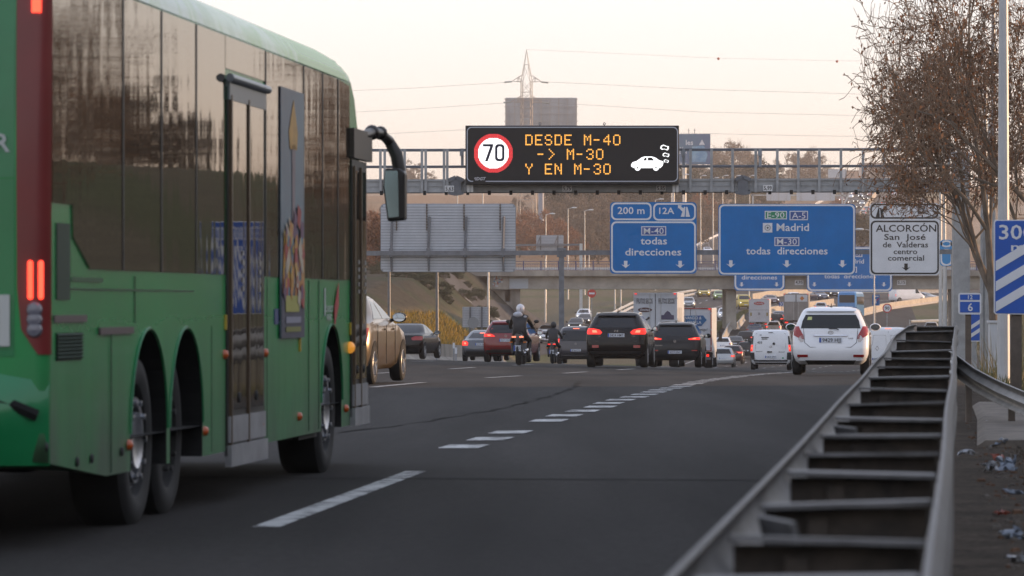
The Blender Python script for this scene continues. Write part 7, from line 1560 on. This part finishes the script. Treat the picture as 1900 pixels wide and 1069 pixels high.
blades('slope_grass', scatter(16000, lambda d: rng.uniform(5.2, 26), lambda: rng.uniform(430, 640)), .5, .06, [G1, G4, G4, G2], 8)
blades('median_grass', scatter(6000, lambda d: -21.9 - rng.uniform(0, np.interp(d, [400, 470, 520, 560, 610], [12, 12, 4, 2, .2])), lambda: rng.uniform(400, 600)), .4, .06, [G4, G2, G2, G1], 9)
# loose stones and dead leaves in the gutter
r_ = np.random.default_rng(9); m = MB()
for x, d, z in scatter(1500, lambda d: .72 + rng.uniform(0, 1.4), lambda: 19 + 30 * rng.uniform() ** 1.5):
    s = r_.uniform(.006, .03) * (1 if r_.uniform() < .9 else 2); m.box((x, d, z + .03 + s * .2), (s * r_.uniform(.7, 1.6), s * r_.uniform(.7, 1.6), s * r_.uniform(.3, .8)), Matrix.Rotation(r_.uniform(0, 3), 3, 'Z') @ Matrix.Rotation(r_.uniform(-.4, .4), 3, 'X'), int(r_.uniform() < .35), (.7, .6))
tag(m.build('gutter_stones', [M('grit_stone', (.10, .085, .07), .95, noise=.4, ns=9), M('brown_leaf_scrap', (.10, .05, .025), .9, noise=.4, ns=9)]), kind='stuff')
# ------------------------------------------------------------------ gutter: kerb stones, litter
kb = thing('concrete_kerb', 'crumbling concrete kerb slab behind the bent rail post', 'kerb', (5.0, 42, 0)); m = MB(); rows = []
for d in np.arange(37, 52, .7):
    x = -.36 + .098 * (d - 42) + float(np.interp(d, [22, 34, 46], [-.05, 0, .12])); z = -.09
    rows.append([(x - .2, d - 42, -.5), (x - .19, d - 42, z + .10), (x - .12 + .012 * math.sin(d * 5), d - 42, z + .15), (x + 1.6, d - 42, z + .15), (x + 1.7, d - 42, -.4)])
m.grid(rows); m.add(rows[0], [(0, 1, 2, 3, 4)]); m.build('slab', M('old_concrete', (.17, .145, .12), .95, noise=.4, ns=3, bump=.03, bs=5), kb, smooth=40)
def litter(label, px, py, w_, h_, col, seed, rough=.35):
    D = 1.25 * FPX / (py - HOR) * 1.0; w_ *= .62; h_ *= .6; x = wx(px, D); zz = max(gz(x, D), -.3); r = np.random.default_rng(seed); m = MB(); n = 7; rows = []
    for i in range(n):
        rows.append([((j / (n - 1) - .5) * w_ * (1 - .25 * math.sin(i)) + r.normal(0, .012), (i / (n - 1) - .5) * w_ * .8 + r.normal(0, .02), h_ * abs(math.sin(i * 1.1 + seed)) * math.cos((j - 3) * .45 + seed * .3) * .9 + r.normal(0, .01) + .02) for j in range(n)])
    m.grid(rows); o = m.build('litter', M(col[0], col[1], rough, noise=.15, ns=6), loc=(x, D, zz + .01), smooth=60); o.rotation_euler = (0, 0, r.uniform(0, 6)); so_ = o.modifiers.new('thick', 'SOLIDIFY'); so_.thickness = .003
    return tag(o, label, 'litter', 'litter in the gutter')
WP, BLP, RP, GP = ('bag_white', (.42, .43, .46)), ('bag_bluegrey', (.20, .23, .28)), ('scrap_red', (.28, .07, .04)), ('scrap_grey', (.26, .24, .23))
for a in (('crumpled white wrapper nearest the double guard rail', 1792, 855, .17, .06, WP, 1), ('white crushed strip of plastic in the middle of the gutter', 1838, 885, .16, .10, WP, 2), ('pale blue crumpled bag under the kerb', 1852, 836, .22, .08, BLP, 3), ('grey white torn bag leaning against the kerb', 1868, 880, .22, .14, BLP, 4), ('rusty red scrap beside the pale blue bag', 1852, 862, .12, .05, RP, 5),
          ('small pale scrap below the bent rail', 1838, 797, .16, .07, WP, 6), ('tiny white paper far up the gutter', 1800, 728, .2, .04, GP, 7), ('grey crumpled sheet near the lower right corner', 1885, 1010, .16, .08, BLP, 8), ('white scrap in the lower right corner', 1890, 1056, .12, .04, WP, 9), ('bluish bag at the right edge of the gutter', 1882, 925, .22, .12, BLP, 10), ('reddish leaf-like scrap low in the gutter', 1858, 968, .10, .03, RP, 11)):
    litter(*a)
# ------------------------------------------------------------------ far buildings
def house(label, px, D, w_, h_, col, floors, bays, dep=12, group=None):
    X = wx(px, D); z = gz(X, D); t = thing('apartment_block', label, 'building', (X, D, z), R(rng.uniform(-8, 8)), group)
    m = MB(); m.box((0, dep / 2, h_ / 2 - 2), (w_, dep, h_ + 4)); m.build('walls', M('wall_' + str(label.split()[0]), col, .9, noise=.08, ns=.2), t); m = MB(); m.box((0, dep / 2, h_ + .3), (w_ + .6, dep + .6, .6)); m.build('roof', M('roof_grey', (.25, .2, .18), .9), t)
    for i in range(floors):
        m = MB()
        for j in range(bays): m.box((-w_ / 2 + (j + .5) * w_ / bays, -.02, (i + .5) * h_ / floors), (w_ / bays * .45, .1, h_ / floors * .45))
        m.build('window', M('window_dark', (.06, .07, .09), .2), t)
for a in (('pale apartment block far right of the skyline under the sycamore', 1655, 2050, 30, 14, (.5, .44, .4), 4, 8), ('brick apartment block on the skyline behind the far traffic', 1610, 2150, 34, 13, (.36, .24, .19), 4, 9), ('cream low block on the skyline above the Madrid sign', 1452, 2100, 40, 8, (.5, .45, .40), 2, 10), ('grey long shed on the left tan hill', 820, 1900, 45, 3, (.42, .40, .38), 1, 10), ('white shed further left on the tan hill', 735, 1900, 25, 3, (.5, .48, .45), 1, 6)): house(*a)
t = thing('warehouse', 'long beige warehouse beyond the right hand mound, outside the picture', 'building', (92, 330, gz(92, 330)), R(-14)); m = MB(); m.box((0, 0, 5.5), (70, 25, 13)); m.build('walls', M('warehouse_wall', (.42, .33, .25), .9, noise=.1, ns=.3), t)
for k in range(12): m = MB(); m.box((-32 + k * 5.6, -12.55, 8), (3.4, .2, 2.2)); m.build('window', M('window_blue', (.06, .10, .18), .15), t)
m = MB(); m.box((0, 0, 12.3), (71, 26, .6)); m.build('roof', M('roof_grey'), t)
# ------------------------------------------------------------------ winter haze
m = MB(); m.box((150, 1410, 38), (3900, 3680, 96)); hz_ = m.build('haze', None); hz_.data.materials.clear()
hm_ = bpy.data.materials.new('haze_air'); hm_.use_nodes = True; t = hm_.node_tree; t.nodes.clear(); o_ = t.nodes.new('ShaderNodeOutputMaterial'); pv = t.nodes.new('ShaderNodeVolumePrincipled'); pv.inputs['Color'].default_value = (.95, .84, .76, 1); pv.inputs['Density'].default_value = HAZE; pv.inputs['Anisotropy'].default_value = .3
t.links.new(pv.outputs[0], o_.inputs['Volume']); hz_.data.materials.append(hm_); tag(hz_, kind='stuff')
